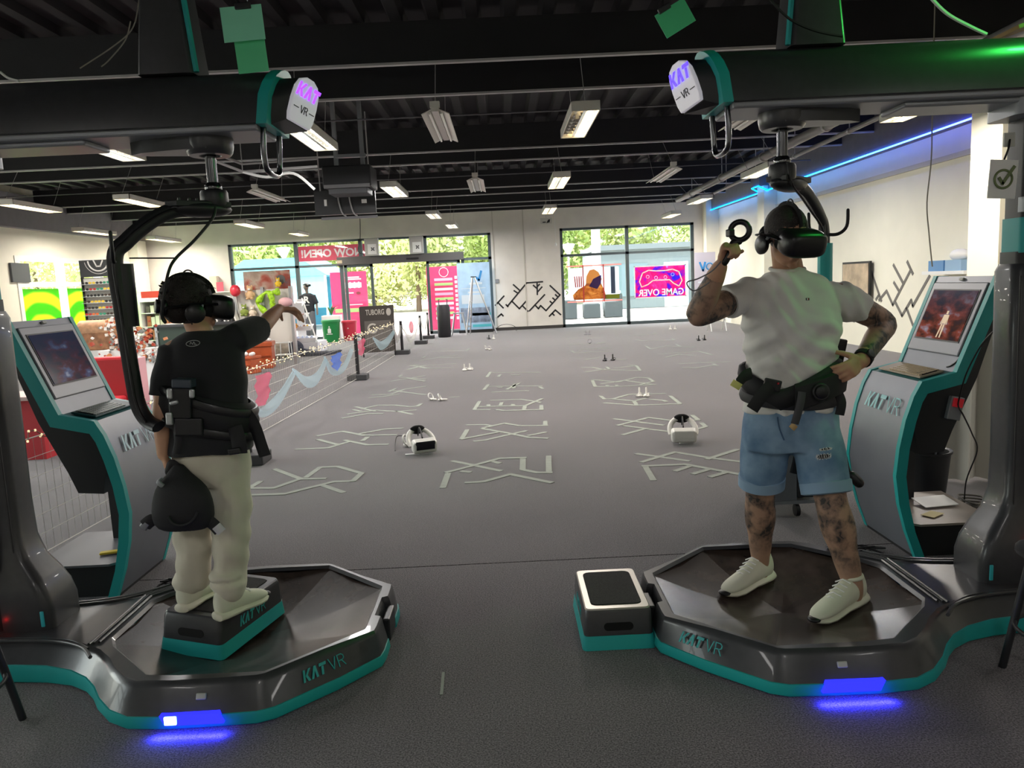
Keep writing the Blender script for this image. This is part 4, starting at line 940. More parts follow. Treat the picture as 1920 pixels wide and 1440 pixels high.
# man's harness
HC = J(1481, 728, YM); MH = thing('waist_harness', 'black padded waist harness strapped over the white T-shirt', 'harness', HC-Z3*.08, group='harnesses')
def vz(a):
    xo = .2*math.cos(a)+.085; f = max(0, -math.sin(a))**.5; return f*(-.022+.46*abs(xo))+(1-f)*.085
belt('waist_belt', m_strap, MH, HC, .2, .138, X3, Y3, lambda a: vz(a)-.012, lambda a: .046, .02, n=56)
belt('lower_belt', M('webbing_grey', '#2a2a2d', .6), MH, HC, .197, .132, X3, Y3, lambda a: -.032-.01*math.cos(a)+.02*math.sin(a), lambda a: .026, .018)
belt('front_pad', m_strap, MH, HC, .203, .142, X3, Y3, lambda a: .6*vz(a)-.02, lambda a: .06, .034, a0=math.radians(-100), a1=math.radians(-12), n=18)
b = MB(); b.box(J(1448, 722, 3.135), (.075, .014, .05), Matrix.Rotation(.25, 3, 'Y')); b.build('buckle', m_black, MH, bevel=.006)
b = MB(); b.box(J(1459, 719, 3.125), (.007, .006, .007)); b.build('buckle_button', M('red_button', '#c02030', .4), MH)
def flap(pts, wd, name, mat=m_strap, th=.006):
    P_ = [J(*p) for p in pts]; b = MB(); b.tube(spline(P_, 4), (wd/2, th), 8, up=(0, 1, 0)); return b.build(name, mat, MH, smooth=40)
flap([(1446, 722, 3.13), (1428, 742, 3.12), (1410, 768, 3.12)], .055, 'strap_end'); flap([(1408, 700, 3.16), (1395, 706, 3.12), (1385, 718, 3.10)], .05, 'strap_end'); flap([(1384, 716, 3.10), (1377, 727, 3.10)], .044, 'strap_tab', M('tab_yellow', '#cfd07a', .6))
flap([(1504, 735, 3.10), (1500, 760, 3.09), (1490, 795, 3.09)], .034, 'hanging_strap', M('webbing_charcoal', '#3a3a3e', .6)); flap([(1491, 796, 3.09), (1484, 804, 3.09)], .03, 'strap_tab', M('tab_tan', '#b99a6a', .6))
b = MB(); cc = J(1539, 735, 3.115); b.torus(cc, .031, .008, X3, (Z3+Y3*.2).normalized(), 22, 8); b.lathe([(.027, 0), (.027, .015), (.02, .02)], c=cc, n=18, R=Matrix.Rotation(math.radians(90), 3, 'X')); b.build('knob', m_black, MH, smooth=50)
flap([(1571, 735, 3.2), (1578, 755, 3.18), (1574, 778, 3.18)], .04, 'strap_end')
b = MB(); b.box(J(1572, 660, 3.36), (.05, .04, .12), Matrix.Rotation(.2, 3, 'Y')); b.build('back_clamp', m_black, MH, bevel=.008)
# leg strap piece seen between and beside his legs
b = MB(); b.tube(spline([J(1560, 800, 3.42), J(1580, 850, 3.43), J(1590, 885, 3.42), J(1606, 898, 3.40)], 5), (.02, .012), 8); b.build('leg_strap', m_strap, MH, smooth=50)
b = MB(); b.tube([J(1598, 893, 3.40), J(1610, 905, 3.39)], .024, 10, round_ends=True); b.build('strap_buckle', m_black, MH, smooth=50)
b = MB(); b.tube(spline([J(1500, 800, 3.45), J(1500, 850, 3.46), J(1492, 888, 3.46)], 5), (.03, .014), 8); b.build('leg_strap', m_strap, MH, smooth=50)
# ---------------------------------------------------------------- the boy
BOY = thing('person', 'boy in black T-shirt and cream trousers pointing, seen from behind', 'person', (-1.27, 3.08, BOX_TOP))
YB_ = 3.06
bc = J(358, 572, 3.06); bf = Vector((.82, .5, -.12)); body = MB(); qb, RB = head(body, bc, bf, (0, 0, 1), .93)
limb(body, [J(382, 665, YB_), J(376, 625, YB_), J(366, 600, YB_), J(360, 580, YB_)], [.06, .05, .048, .05])
rings(body, [(J(380, 632, YB_), .07, .055), (J(384, 655, YB_), .13, .075), (J(386, 720, YB_), .14, .085), (J(390, 800, YB_), .13, .085), (J(396, 860, YB_), .135, .09)])
bLs, bLe, bLw = J(322, 664, 3.04), J(304, 768, 3.0), J(306, 852, 2.98)
limb(body, [J(340, 655, 3.05), bLs, bLs.lerp(bLe, .5), bLe, bLe.lerp(bLw, .4), bLw], [.045, .045, .04, .035, .034, .024])
hand(body, bLw, J(318, 885, 2.975)-bLw, Vector((.9, .3, -.1)), (.1, .8, .1), .85, [.8, .85, .9, .95], .7)
bRs, bRe, bRw = J(444, 634, 3.08), J(492, 611, 3.26), J(523, 579, 3.44)
limb(body, [J(420, 645, 3.06), bRs, bRs.lerp(bRe, .5), bRe, bRe.lerp(bRw, .4), bRw], [.045, .046, .041, .036, .034, .024])
hand(body, bRw, Vector((.5, .7, -.1)), Vector((.1, -.1, -1)), (-.8, .5, 0), .85, [.32, .36, .42, .46], .3)
def boy_mat(c):
    v = Vector(c)-bc; lu = v.dot(RB.col[2]); lf = v.dot(RB.col[1])
    if v.length < .15 and ((lu > .06) or (lf < .0 and lu > -.075)) : return 1
    return 0
fuse(body, 'body', [m_skinb, m_hair], BOY, .0055, 3, .5, face_mat=boy_mat)
hr = MB(); hr.ell(qb(0, -.02, .032), (.083, .1, .088), R=RB, nu=24, nv=16); hr.ell(qb(0, -.055, -.02), (.072, .055, .06), R=RB, nu=20, nv=12)
for k in range(110):
    a = random.uniform(0, 6.28); t = random.uniform(.1, 1.9); dv = Vector((math.sin(t)*math.cos(a), math.sin(t)*math.sin(a), math.cos(t)))
    if dv.y > .75: continue
    p = qb(.08*dv.x, -.02+.096*dv.y, .032+.085*dv.z); o_ = (p-qb(0, 0, 0)).normalized()
    hr.tube([p-o_*.006, p+o_*.012+RB.col[1]*random.uniform(-.02, .025)-Z3*.006, p+o_*.014+RB.col[1]*random.uniform(-.03, .04)-Z3*.018], [.008, .005, .001], 5)
hr.build('hair', m_hair, BOY, smooth=60)
sh = MB(); rings(sh, [(J(378, 619, YB_), .062, .05), (J(380, 628, YB_), .1, .066), (J(382, 642, YB_), .14, .082), (J(384, 670, YB_), .158, .095), (J(385, 720, YB_), .165, .10), (J(388, 790, YB_), .165, .108), (J(393, 825, YB_), .172, .122), (J(394, 845, YB_), .174, .124)], 32)
e1, e2 = bLs.lerp(bLe, .78), bRs.lerp(bRe, .86)
sh.tube([J(345, 660, 3.05), bLs, bLs.lerp(bLe, .4), e1], [.056, .058, .058, .06], 18); sh.tube([J(415, 648, 3.06), bRs, bRs.lerp(bRe, .4), e2], [.06, .062, .06, .06], 18)
teeb = fuse(sh, 'tshirt', m_teeb, BOY, .007, 5, .5, disp=waves((20, 10, 34, 0, .0026), (-36, 10, 20, 1.2, .002), (50, 10, -30, .6, .0012)))
tb_ = bvh(teeb); h, nrm = pix_hit(tb_, 362, 644)
if h:
    xx = Vector((1, .1, .05)); xx = (xx-nrm*xx.dot(nrm)).normalized(); yy = nrm.cross(xx); b = MB(); n_ = 24
    P_ = [(.026*math.cos(2*math.pi*k/n_), .012*math.sin(2*math.pi*k/n_)) for k in range(n_+1)]; b.stroke(P_, .0022, h+nrm*.0005, xx, yy, .0015)
    b.stroke([(-.012, -.003), (-.008, .006), (-.002, -.004), (.003, .006), (.008, -.002)], .002, h+nrm*.0005, xx, yy, .0015); b.stroke([(.004, -.004), (.014, -.006)], .002, h+nrm*.0005, xx, yy, .0015)
    b.build('back_emblem', M('emblem_grey', '#b5b5b5', .6), BOY)
tr_ = MB(); rings(tr_, [(J(394, 818, YB_), .135, .088), (J(396, 850, YB_), .150, .104), (J(397, 880, YB_), .155, .108), (J(397, 905, YB_), .14, .1)], 30)
ftL0, ftL1, ftR0, ftR1 = PZ(345, 1141, BOX_TOP+.03), PZ(402, 1104, BOX_TOP+.03), PZ(410, 1152, BOX_TOP+.03), PZ(496, 1112, BOX_TOP+.03)
_o = _sh*.03; ftL1 = ftL1+_o; ftR1 = ftR1+_o
ftL0 = ftL0+(ftL1-_o-ftL0).normalized()*.03+_o; ftR0 = ftR0+(ftR1-_o-ftR0).normalized()*.03+_o
aL, aR = ftL0.lerp(ftL1, .3)+Z3*.05, ftR0.lerp(ftR1, .3)+Z3*.05
limb(tr_, [J(366, 880, YB_), J(362, 940, YB_), J(362, 1010, 3.04), J(364, 1075, 3.05), aL+Z3*.035], [.086, .082, .074, .07, .066]); limb(tr_, [J(428, 880, YB_), J(434, 940, YB_-.02), J(433, 1010, 3.02), J(432, 1075, 3.02), aR+Z3*.035], [.086, .084, .074, .07, .067])
tr_.torus(aL+Z3*.04, .05, .02, X3, Y3, 20, 8); tr_.torus(aR+Z3*.045, .05, .022, X3, Y3, 20, 8); tr_.torus(aR+Z3*.09, .052, .018, X3, Y3+Z3*.1, 20, 8)
fuse(tr_, 'trousers', m_trous, BOY, .007, 4, .5, disp=waves((18, 20, 40, 0, .0032), (-40, 12, 24, 1.2, .0026), (60, 0, 50, .7, .0015)))
dL, dR = (ftL1-ftL0).normalized(), (ftR1-ftR0).normalized()
shoe(BOY, ftL0-dL*.01, ftL0+dL*.24, BOX_TOP, .9); shoe(BOY, ftR0-dR*.01, ftR0+dR*.24, BOX_TOP-.010, .9)
headset('vr_headset', 'black headset worn by the boy in black', qb, RB, .93, group='worn headsets')
# boy's harness
HB = J(390, 772, YB_); BH = thing('waist_harness', 'black padded waist harness strapped round the boy in black', 'harness', HB-Z3*.1, group='harnesses')
belt('waist_belt', m_strap, BH, HB, .168, .108, X3, Y3, lambda a: .0+.01-.055*math.cos(a), lambda a: .075, .022, bulge=.012)
belt('upper_belt', M('webbing_gloss', '#1a1a1d', .35), BH, HB, .172, .112, X3, Y3, lambda a: .065-.075*math.cos(a)+.01*math.sin(a), lambda a: .022, .026)
belt('lower_belt', M('webbing_gloss', '#1a1a1d', .35), BH, HB, .172, .112, X3, Y3, lambda a: -.055-.05*math.cos(a), lambda a: .02, .026)
def bbox(p, d, name, mat, ry=0.0, bev=.006): b = MB(); b.box(J(*p), d, Matrix.Rotation(ry, 3, 'Y')); return b.build(name, mat, BH, bevel=bev)
bbox((345, 718, 2.92), (.075, .06, .035), 'back_clamp', M('clamp_blue_grey', '#3b4450', .3), .08); bbox((342, 755, 2.93), (.085, .06, .12), 'back_plate', m_black, .08)
bbox((319, 738, 2.90), (.022, .02, .042), 'clip', M('clip_silver', '#b9bcbd', .3, metal=.6), .05); bbox((327, 755, 2.90), (.035, .02, .016), 'clip', M('clip_silver', '#b9bcbd', .3, metal=.6), -.2); bbox((360, 738, 2.90), (.02, .015, .035), 'clip', M('clip_silver', '#b9bcbd', .3, metal=.6), .1)
bbox((355, 800, 2.92), (.11, .03, .07), 'lower_plate', M('webbing_gloss', '#1a1a1d', .35), .05); bbox((318, 785, 2.90), (.026, .02, .05), 'clip', M('clip_silver', '#b9bcbd', .3, metal=.6), .05)
def bflap(pts, wd, name, mat=m_strap, th=.006): b = MB(); b.tube(spline([J(*p) for p in pts], 4), (wd/2, th), 8, up=(0, 1, 0)); return b.build(name, mat, BH, smooth=40)
bflap([(462, 775, 3.02), (478, 800, 3.0), (490, 835, 2.99), (497, 855, 2.99)], .05, 'strap_end'); bflap([(440, 800, 2.95), (447, 825, 2.94), (450, 850, 2.94)], .06, 'strap_end'); bflap([(330, 800, 2.92), (334, 825, 2.92), (330, 850, 2.92)], .03, 'strap_end')
bbox((440, 846, 2.93), (.05, .02, .025), 'buckle', m_black, -.1)
# bag in the boy's left hand
BG = thing('hip_bag', 'black padded bag with buckled straps hanging from the boy\'s hand', 'bag', J(345, 995, 2.895))
b = MB(); secs = [(J(334, 868, 2.95), .018, .014), (J(335, 888, 2.94), .045, .024), (J(338, 905, 2.910), .088, .036), (J(341, 925, 2.895), .112, .046), (J(343, 955, 2.895), .124, .052), (J(345, 980, 2.895), .120, .048), (J(348, 996, 2.895), .09, .03)]
rings(b, secs, 28); b.build('bag_body', M('bag_black', '#1c1c1f', .75, bump=.2, bscale=300), BG, smooth=60, sub=1)
b = MB(); b.torus(J(343, 955, 2.845), .06, .006, (1, 0, .1), (0, .2, 1), 24, 6, a0=math.pi*1.1, a1=math.pi*1.9); b.build('bag_seam', m_strap, BG)
def gflap(pts, wd, name, mat=m_strap, th=.008): b = MB(); b.tube(spline([J(*p) for p in pts], 4), (wd/2, th), 8, up=(0, 1, 0)); return b.build(name, mat, BG, smooth=40)
gflap([(333, 875, 2.95), (322, 868, 2.95), (316, 885, 2.95), (328, 900, 2.94)], .03, 'carry_loop'); gflap([(300, 975, 2.895), (285, 975, 2.885), (272, 985, 2.885)], .05, 'bag_strap'); gflap([(390, 975, 2.885), (402, 985, 2.885), (412, 996, 2.885)], .05, 'bag_strap')
gflap([(405, 986, 2.882), (416, 998, 2.882)], .042, 'strap_stripe', M('stripe_white', '#c9c9c9', .6), .010); gflap([(276, 980, 2.885), (268, 990, 2.885)], .034, 'strap_buckle', m_silver, .01); gflap([(306, 912, 2.885), (297, 904, 2.885), (303, 897, 2.90)], .02, 'side_clip', m_silver, .006)
# ================================================================ outside
m_leaf = [M('leaf_%d' % i, c, .8, vary=.25, vscale=1.2) for i, c in enumerate(('#b3c274', '#a5b868', '#c2cb86', '#cdcb90'))]
m_bark = M('bark', '#6b5a48', .9)
m_ground = M('concrete_outside', '#b4afa6', .9, vary=.05)
MB().bx(-60, 60, YB+.25, 120, -.1, -.02).build('pavement', m_ground, kind='structure', base=False)
MB().bx(-60, XL-.25, -30, 120, -.12, -.03).build('pavement', m_ground, kind='structure', base=False)
def tree(x, y, h, r, mi, label, n=7500):
    T = thing('leafy_tree', label, 'tree', (x, y, -.02), group='trees behind the shop'); rnd = random.Random(int(x*10+y))
    MB().tube([(x, y, -.02), (x+.1, y, h*.35), (x-.1, y+.1, h*.7)], [.18, .14, .06], 8).build('trunk', m_bark, T, smooth=60)
    b = MB(); cl = [(rnd.gauss(0, r*.45), rnd.gauss(0, r*.35), h*(.12+.8*rnd.random()), r*(.35+.25*rnd.random())) for _ in range(26)]
    for _ in range(n):
        c = cl[rnd.randrange(26)]; u = Vector((rnd.gauss(0, 1), rnd.gauss(0, 1), rnd.gauss(0, 1))).normalized(); p = Vector((x+c[0], y+c[1], c[2]))+u*c[3]*(.75+.3*rnd.random())
        if p.z < .05: p.z = .05+rnd.random()*.5
        a = Vector((rnd.gauss(0, 1), rnd.gauss(0, 1), rnd.gauss(0, 1))).normalized(); bb = a.cross(u).normalized(); s = .11+.13*rnd.random(); a = bb.cross(u)
        b.add([p-a*s, p-bb*s*.5, p+a*s, p+bb*s*.5], [(0, 1, 2, 3)])
    b.build('crown', m_leaf[mi], T, kind='stuff')
TREES = [(-24, 52, 8, 3.2, 0, 'bright green leafy tree beyond the turquoise tent, by the tall lamp post'), (-18.5, 55, 8.5, 3.4, 2, 'pale green leafy tree rising over the turquoise tent'), (-13.5, 50, 8, 3.2, 1, 'mid green leafy tree behind the red opening banner'), (-9, 53, 8, 3.3, 3, 'yellow green leafy tree seen through the open sliding door'), (-5.5, 49, 8, 3.0, 2, 'pale yellow green leafy tree beside the open sliding door'), (-1.5, 54, 8.5, 3.4, 0, 'bright green leafy tree behind the blue pull-up banner'), (3.5, 50, 8, 3.2, 1, 'mid green leafy tree behind the slim lamp post of the poster window'), (8.5, 53, 8.5, 3.4, 2, 'pale green leafy tree behind the white column outside'), (13.5, 50, 8, 3.3, 0, 'bright green leafy tree over the grey building'), (19, 54, 9, 3.5, 1, 'mid green leafy tree at the far end of the tree row')]
for t in TREES: tree(*t)
for k, x in enumerate(range(-36, 34, 6)): tree(x, 62, 9.5, 3.8, k % 4, 'pale leafy tree in the rear row behind the shop', 3500)
for x, y in ((-33, 30), (-30, 22), (-32, 38), (-28, 46)): tree(x, y, 7, 3.2, 2, 'pale green leafy tree outside the side windows', 2500)
# turquoise tent
T = thing('marquee_tent', 'turquoise marquee tent standing outside the shop window', 'tent', (-9.3, 33, -.02))
m_tent = M('tent_turquoise', '#6fc6dd', .7, vary=.05)
b = MB(); b.prism([(-11.6, 2.2), (-10.4, 2.95), (-8.2, 2.95), (-7.1, 2.2)], 5, (0, 36, 0), X3, Z3); b.build('tent_roof', m_tent, T)
b = MB(); b.bx(-11.5, -7.2, 35.9, 36.0, 0, 2.2); b.bx(-11.5, -11.4, 31.2, 36, 0, 2.2); b.build('tent_wall', M('tent_side', '#58b9d6', .7), T)
b = MB(); b.bx(-11.5, -7.2, 31.1, 31.2, .9, 2.2); b.build('tent_valance', M('tent_valance', '#8fd6e6', .7), T)
for x in (-11.45, -9.3, -7.2): MB().bx(x-.04, x+.04, 31.02, 31.1, 0, 2.2).build('tent_pole', m_white, T)
# lamp posts
def lamp_post(px, py, Y, lab):
    p = PY(px, py, Y); T = thing('street_lamp', lab, 'street lamp', (p.x, Y, -.02), group='street lamps outside')
    MB().tube([(p.x, Y, -.02), (p.x, Y, p.z)], [.06, .045], 10).build('post', m_white, T, smooth=60)
    MB().lathe([(.06, 0), (.1, .12), (.34, .55), (.36, .6), (.1, .64)], c=(p.x, Y, p.z), n=16).build('lamp_head', m_white, T, smooth=40)
lamp_post(533, 488, 38, 'white street lamp outside the wide shop window'); lamp_post(1066, 480, 40, 'white street lamp outside the poster window')
# column and grey building
p = PY(1118, 480, 33); MB().tube([(p.x, 33, -.02), (p.x, 33, 5)], .19, 14).build('outdoor_column', m_white, smooth=60, label='thick white column outside the poster window', cat='column')
T = thing('annex_building', 'grey flat-fronted building across from the poster window', 'building', (9.6, 39, -.02))
m_ann = M('annex_grey', '#707b7d', .8, vary=.04)
MB().bx(4.6, 15, 38, 44, 0, 2.9).build('wall', m_ann, T); MB().bx(4.5, 15.1, 37.8, 44.2, 2.9, 3.15).build('roof_edge', M('annex_edge', '#6f787b', .7), T); MB().bx(8.0, 9.2, 37.93, 38, 0, 2.2).build('door', M('annex_door', '#b9c4c4', .5), T); MB().bx(5.4, 7.2, 37.93, 38, .6, 2.2).build('window', M('annex_glass', '#6d8188', .2), T)
# lounge cubes outside
def cube(px, py, w_, h_, back, lab):
    p = PZ(px, py, 0); Y = p.y if p.y < 34 else 31; p = PY(px, py, 30.5); T = thing('outdoor_seat', lab, 'seat', (p.x, 30.5, -.02), group='grey outdoor seats'); m_ = M('rattan_grey', '#3f474b', .8, bump=.4, bscale=80)
    MB().bx(p.x-w_/2, p.x+w_/2, 30.2, 30.9, 0, h_).build('seat_base', m_, T, bevel=.02)
    if back: MB().bx(p.x+w_/2-.15, p.x+w_/2, 30.2, 30.9, h_-.02, h_+.3).build('backrest', m_, T, bevel=.02); MB().box((p.x+w_/2-.2, 30.5, h_+.3), (.25, .5, .3), Matrix.Rotation(.3, 3, 'Y')).build('cushion', m_white, T, bevel=.04)
    else: MB().bx(p.x-w_/2+.04, p.x+w_/2-.04, 30.24, 30.86, h_, h_+.05).build('cushion', M('cushion_grey', '#8a9296', .8), T, bevel=.02)
cube(1069, 610, .55, .72, False, 'tall grey outdoor cube seat beside the wall with black tape art'); cube(1110, 610, .65, .55, False, 'low grey outdoor cube seat under the archery poster'); cube(1150, 608, .7, .62, True, 'grey outdoor armchair with a white cushion')
# ================================================================ banners and posters
def panel(name, lab, cat, x0, x1, y0, y1, Y, mat, th=.02, group=None, ground=None):
    """board standing on plane Y from pixel box (x0,y0)-(x1,y1); returns thing, origin (bottom-left), width, height"""
    a, b_ = PY(x0, y1, Y), PY(x1, y0, Y); xa, xb, za, zb = a.x, b_.x, (a.z if ground is None else ground), b_.z
    T = thing(name, lab, cat, ((xa+xb)/2, Y, za), group=group)
    MB().bx(xa, xb, Y, Y+th, za, zb).build('sheet', mat, T)
    return T, xa, za, xb-xa, zb-za, Y
def rectp(T, o, name, mat, u0, u1, v0, v1, lift=.004):
    _, xa, za, W_, H_, Y = o; return MB().bx(xa+u0*W_, xa+u1*W_, Y-lift, Y, za+v0*H_, za+v1*H_).build(name, mat, T)
m_pink = M('banner_pink', '#ef3f77', .6, trans=0); m_pinkt = M('banner_white', '#f7e3ea', .6); m_green = M('banner_green', '#b9d98a', .6)
# NOW OPEN banner on the outside of the glass, read from behind
o = panel('opening_banner', 'red banner reading NOW OPEN reversed across the shop window', 'banner', 561, 683, 457, 491, YB+.22, M('banner_red', '#e8506c', .6))
_, xa, za, W_, H_, Y = o
b = MB(); b.text('NOW OPEN!', (xa+W_*.96, Y-.002, za+H_*.26), (1, 0, 0), Z3, H_*.5, .003, mirror=True, bold=.03, fit=W_*.92); b.f = [tuple(reversed(f)) for f in b.f]; b.build('lettering', m_pinkt, o[0])
def bignum(o, items):
    for it in items: rectp(o[0], o, *it)
o = panel('pull_up_banner', 'pink pull-up banner beside the planter, seen from behind', 'banner', 628, 686, 508, 640, YB+1.6, m_pink, group='pink banners', ground=0)
for k, (u0, u1, v0, v1) in enumerate(((.42, .85, .87, .89), (.4, .8, .90, .92), (.4, .85, .745, .825), (.35, .62, .655, .675), (.35, .85, .47, .485))): rectp(o[0], o, 'printed_line', m_pinkt, u0, u1, v0, v1)
b = MB(); _, xa, za, W_, H_, Y = o
for k, ch in enumerate(((.42, .82), (.54, .82), (.66, .82), (.78, .82))): b.stroke([(ch[0]*W_, .745*H_), (ch[0]*W_, .83*H_)], .05, (xa, Y-.003, za), X3, Z3, .003)
b.build('printed_mark', m_pinkt, o[0]); rectp(o[0], o, 'printed_stripe', m_green, .08, .92, .36, .42)
b = MB(); b.prism([(.08*math.cos(t), .05*math.sin(t)) for t in [2*math.pi*k/16 for k in range(16)]], .004, (xa+.75*W_, Y-.006, za+.66*H_), X3, Z3); b.build('printed_dot', M('print_brown', '#8a3b46', .6), o[0])
rectp(o[0], o, 'foot', m_steel, -.02, 1.02, -.02, .02, .12)
o = panel('pull_up_banner', 'pink pull-up banner covered in white price bubbles behind the sliding door', 'banner', 805, 864, 498, 612, YB+1.4, m_pink, group='pink banners', ground=0)
for k in range(9): rectp(o[0], o, 'printed_line', [m_pinkt, m_green, M('print_lilac', '#e7b6d6', .6)][k % 3], .22, .74, .18+.075*k, .22+.075*k)
for k in range(10): rectp(o[0], o, 'printed_line', m_pinkt, .8, .87, .17+.07*k, .215+.07*k)
b = MB(); _, xa, za, W_, H_, Y = o; b.torus((xa+.5*W_, Y-.002, za+.91*H_), .07*H_, .012, X3, Z3, 24, 5); b.build('printed_ring', m_pinkt, o[0]); rectp(o[0], o, 'foot', m_steel, -.02, 1.02, -.02, .02, .12)
o = panel('pull_up_banner', 'pale blue pull-up banner with a tick behind the stepladder', 'banner', 863, 917, 491, 621, YB-.3, M('banner_blue', '#a9c9e6', .6, vary=.12, vscale=3))
_, xa, za, W_, H_, Y = o; b = MB(); b.stroke([(.58*W_, .78*H_), (.66*W_, .74*H_), (.74*W_, .87*H_)], .07, (xa, Y-.004, za), X3, Z3, .004); b.build('printed_tick', M('print_blue', '#2f86c8', .6), o[0])
for u0, u1, v0, v1 in ((.35, .75, .68, .71), (.1, .85, .62, .63), (.3, .7, .55, .58), (.1, .8, .40, .53), (.05, .95, .12, .34)): rectp(o[0], o, 'printed_block', M('print_pale', '#cfdbe6', .6) if v0 > .35 else M('print_slate', '#8492a8', .7, vary=.4, vscale=5), u0, u1, v0, v1)
rectp(o[0], o, 'printed_stripe', M('print_cyan', '#55c0cf', .6), .4, .98, .22, .26); rectp(o[0], o, 'printed_stripe', M('print_cyan', '#55c0cf', .6), .4, .98, .05, .09); rectp(o[0], o, 'foot', m_black, -.03, 1.03, -.03, .015, .1)
# poster window: two glass posters seen from behind
def abst(name, cols, sc, seed):
    m = bpy.data.materials.new(name); m.use_nodes = True; nt, b = nodes_of(m); tc = nt.nodes.new('ShaderNodeTexCoord'); n = nt.nodes.new('ShaderNodeTexNoise'); n.noise_dimensions = '4D'; n.inputs['W'].default_value = seed; n.inputs['Scale'].default_value = sc; n.inputs['Detail'].default_value = 3; n.inputs['Distortion'].default_value = 1.2
    r = nt.nodes.new('ShaderNodeValToRGB'); e = r.color_ramp.elements; e[0].color = lin(cols[0]); e[0].position = .3; e[1].color = lin(cols[-1]); e[1].position = .7
    for i, c in enumerate(cols[1:-1]): q = e.new(.3+.4*(i+1)/(len(cols)-1)); q.color = lin(c)
    nt.links.new(tc.outputs['Object'], n.inputs['Vector']); nt.links.new(n.outputs['Fac'], r.inputs['Fac']); nt.links.new(r.outputs['Color'], b.inputs['Base Color']); b.inputs['Roughness'].default_value = .6
    # thin printed film lets daylight through
    tr = nt.nodes.new('ShaderNodeBsdfTranslucent'); mx = nt.nodes.new('ShaderNodeMixShader'); mx.inputs[0].default_value = .8; out = nt.nodes['Material Output']; nt.links.new(r.outputs['Color'], tr.inputs['Color']); nt.links.new(b.outputs[0], mx.inputs[1]); nt.links.new(tr.outputs[0], mx.inputs[2]); nt.links.new(mx.outputs[0], out.inputs['Surface'])
    return m
def film(name, col):
    m = bpy.data.materials.new(name); m.use_nodes = True; nt, b = nodes_of(m); b.inputs['Base Color'].default_value = lin(col); b.inputs['Roughness'].default_value = .6
    tr = nt.nodes.new('ShaderNodeBsdfTranslucent'); tr.inputs['Color'].default_value = lin(col); mx = nt.nodes.new('ShaderNodeMixShader'); mx.inputs[0].default_value = .8; out = nt.nodes['Material Output']; nt.links.new(b.outputs[0], mx.inputs[1]); nt.links.new(tr.outputs[0], mx.inputs[2]); nt.links.new(mx.outputs[0], out.inputs['Surface']); return m
o = panel('game_poster', 'pink and blue glowing gamepad poster reading GAME OVER reversed', 'poster', 1190, 1286, 495, 560, YB+.092, m_glass, .006)
for q in ((0, 1, 0, .03), (0, 1, .97, 1), (0, .02, 0, 1), (.98, 1, 0, 1)): rectp(o[0], o, 'border', m_white, *q)
_, xa, za, W_, H_, Y = o; rectp(o[0], o, 'print', abst('poster_art', ['#1d4fd0', '#7a2fc8', '#e0308a', '#ff5aa8', '#4fb0ff'], 2.2, 5.5), .02, .98, .03, .97, .003)
b = MB(); gp = [(.14, .35), (.10, .52), (.16, .78), (.28, .86), (.42, .83), (.60, .83), (.74, .86), (.86, .78), (.92, .5), (.86, .33), (.76, .42), (.68, .54), (.36, .54), (.26, .42), (.14, .35)]
b.stroke([(p_[0]*W_, p_[1]*H_) for p_ in gp], .035, (xa, Y-.008, za), X3, Z3, .003); b.build('gamepad_outline', M('neon_peach', '#ffe2d4', .5), o[0])
b = MB()
for c_ in ((.26, .66), (.74, .7), (.42, .62), (.6, .62)): b.torus((xa+c_[0]*W_, Y-.007, za+c_[1]*H_), .05, .008, X3, Z3, 16, 5)
b.build('gamepad_detail', M('neon_blue', '#bfe8ff', .5), o[0])
b = MB(); b.text('GAME OVER', (xa+W_*.95, Y-.012, za+H_*.07), (1, 0, 0), Z3, H_*.2, .004, mirror=True, bold=.02, fit=W_*.88); b.f = [tuple(reversed(f)) for f in b.f]; b.build('lettering', M('neon_pale', '#e6f6ff', .5), o[0])
o = panel('framed_poster', 'red-edged framed poster of an archer\'s hood in the window', 'poster', 1064, 1165, 494, 568, YB+.092, m_glass, .006)
_, xa, za, W_, H_, Y = o; rectp(o[0], o, 'print', film('print_sky', '#dfe3ea'), .05, .95, .06, .93, .003)
for u in (.29, .66): rectp(o[0], o, 'frame_bar', M('frame_red', '#c8443c', .5), u, u+.02, .0, 1.0, .03)
for v in (0, .965): rectp(o[0], o, 'frame_bar', film('frame_pink', '#eda9a4'), 0, 1, v, v+.035, .02)
b = MB(); b.prism([(p_[0]*W_, p_[1]*H_) for p_ in ((.12, .07), (.1, .2), (.2, .35), (.33, .45), (.35, .5), (.62, .5), (.68, .3), (.72, .07))], .004, (xa, Y-.005, za), X3, Z3); b.build('printed_cloak', abst('print_cloak', ['#a06a48', '#d8985a', '#f0c484'], 5, 2.0), o[0])
b = MB(); b.prism([(p_[0]*W_, p_[1]*H_) for p_ in ((.34, .42), (.36, .7), (.42, .86), (.5, .88), (.58, .8), (.64, .6), (.6, .5))], .004, (xa, Y-.010, za), X3, Z3); b.build('printed_hood', film('print_tan', '#e0ae78'), o[0])
b = MB(); b.prism([(p_[0]*W_, p_[1]*H_) for p_ in ((.4, .42), (.48, .62), (.63, .72), (.62, .5), (.55, .34))], .004, (xa, Y-.015, za), X3, Z3); b.build('printed_shadow', film('print_violet', '#7a62a8'), o[0])
for k in range(4): b = MB(); b.stroke([((.16+.035*k)*W_, .42*H_), ((.145+.04*k)*W_, .7*H_)], .04, (xa, Y-.008, za), X3, Z3, .004); b.build('printed_arrow', film('print_rust', '#cf8078'), o[0])
rectp(o[0], o, 'printed_pillar', film('print_slate2', '#6d7480'), .8, .88, .2, .93, .006); rectp(o[0], o, 'printed_grass', film('print_olive', '#9a9a4a'), .68, .95, .06, .18, .006)
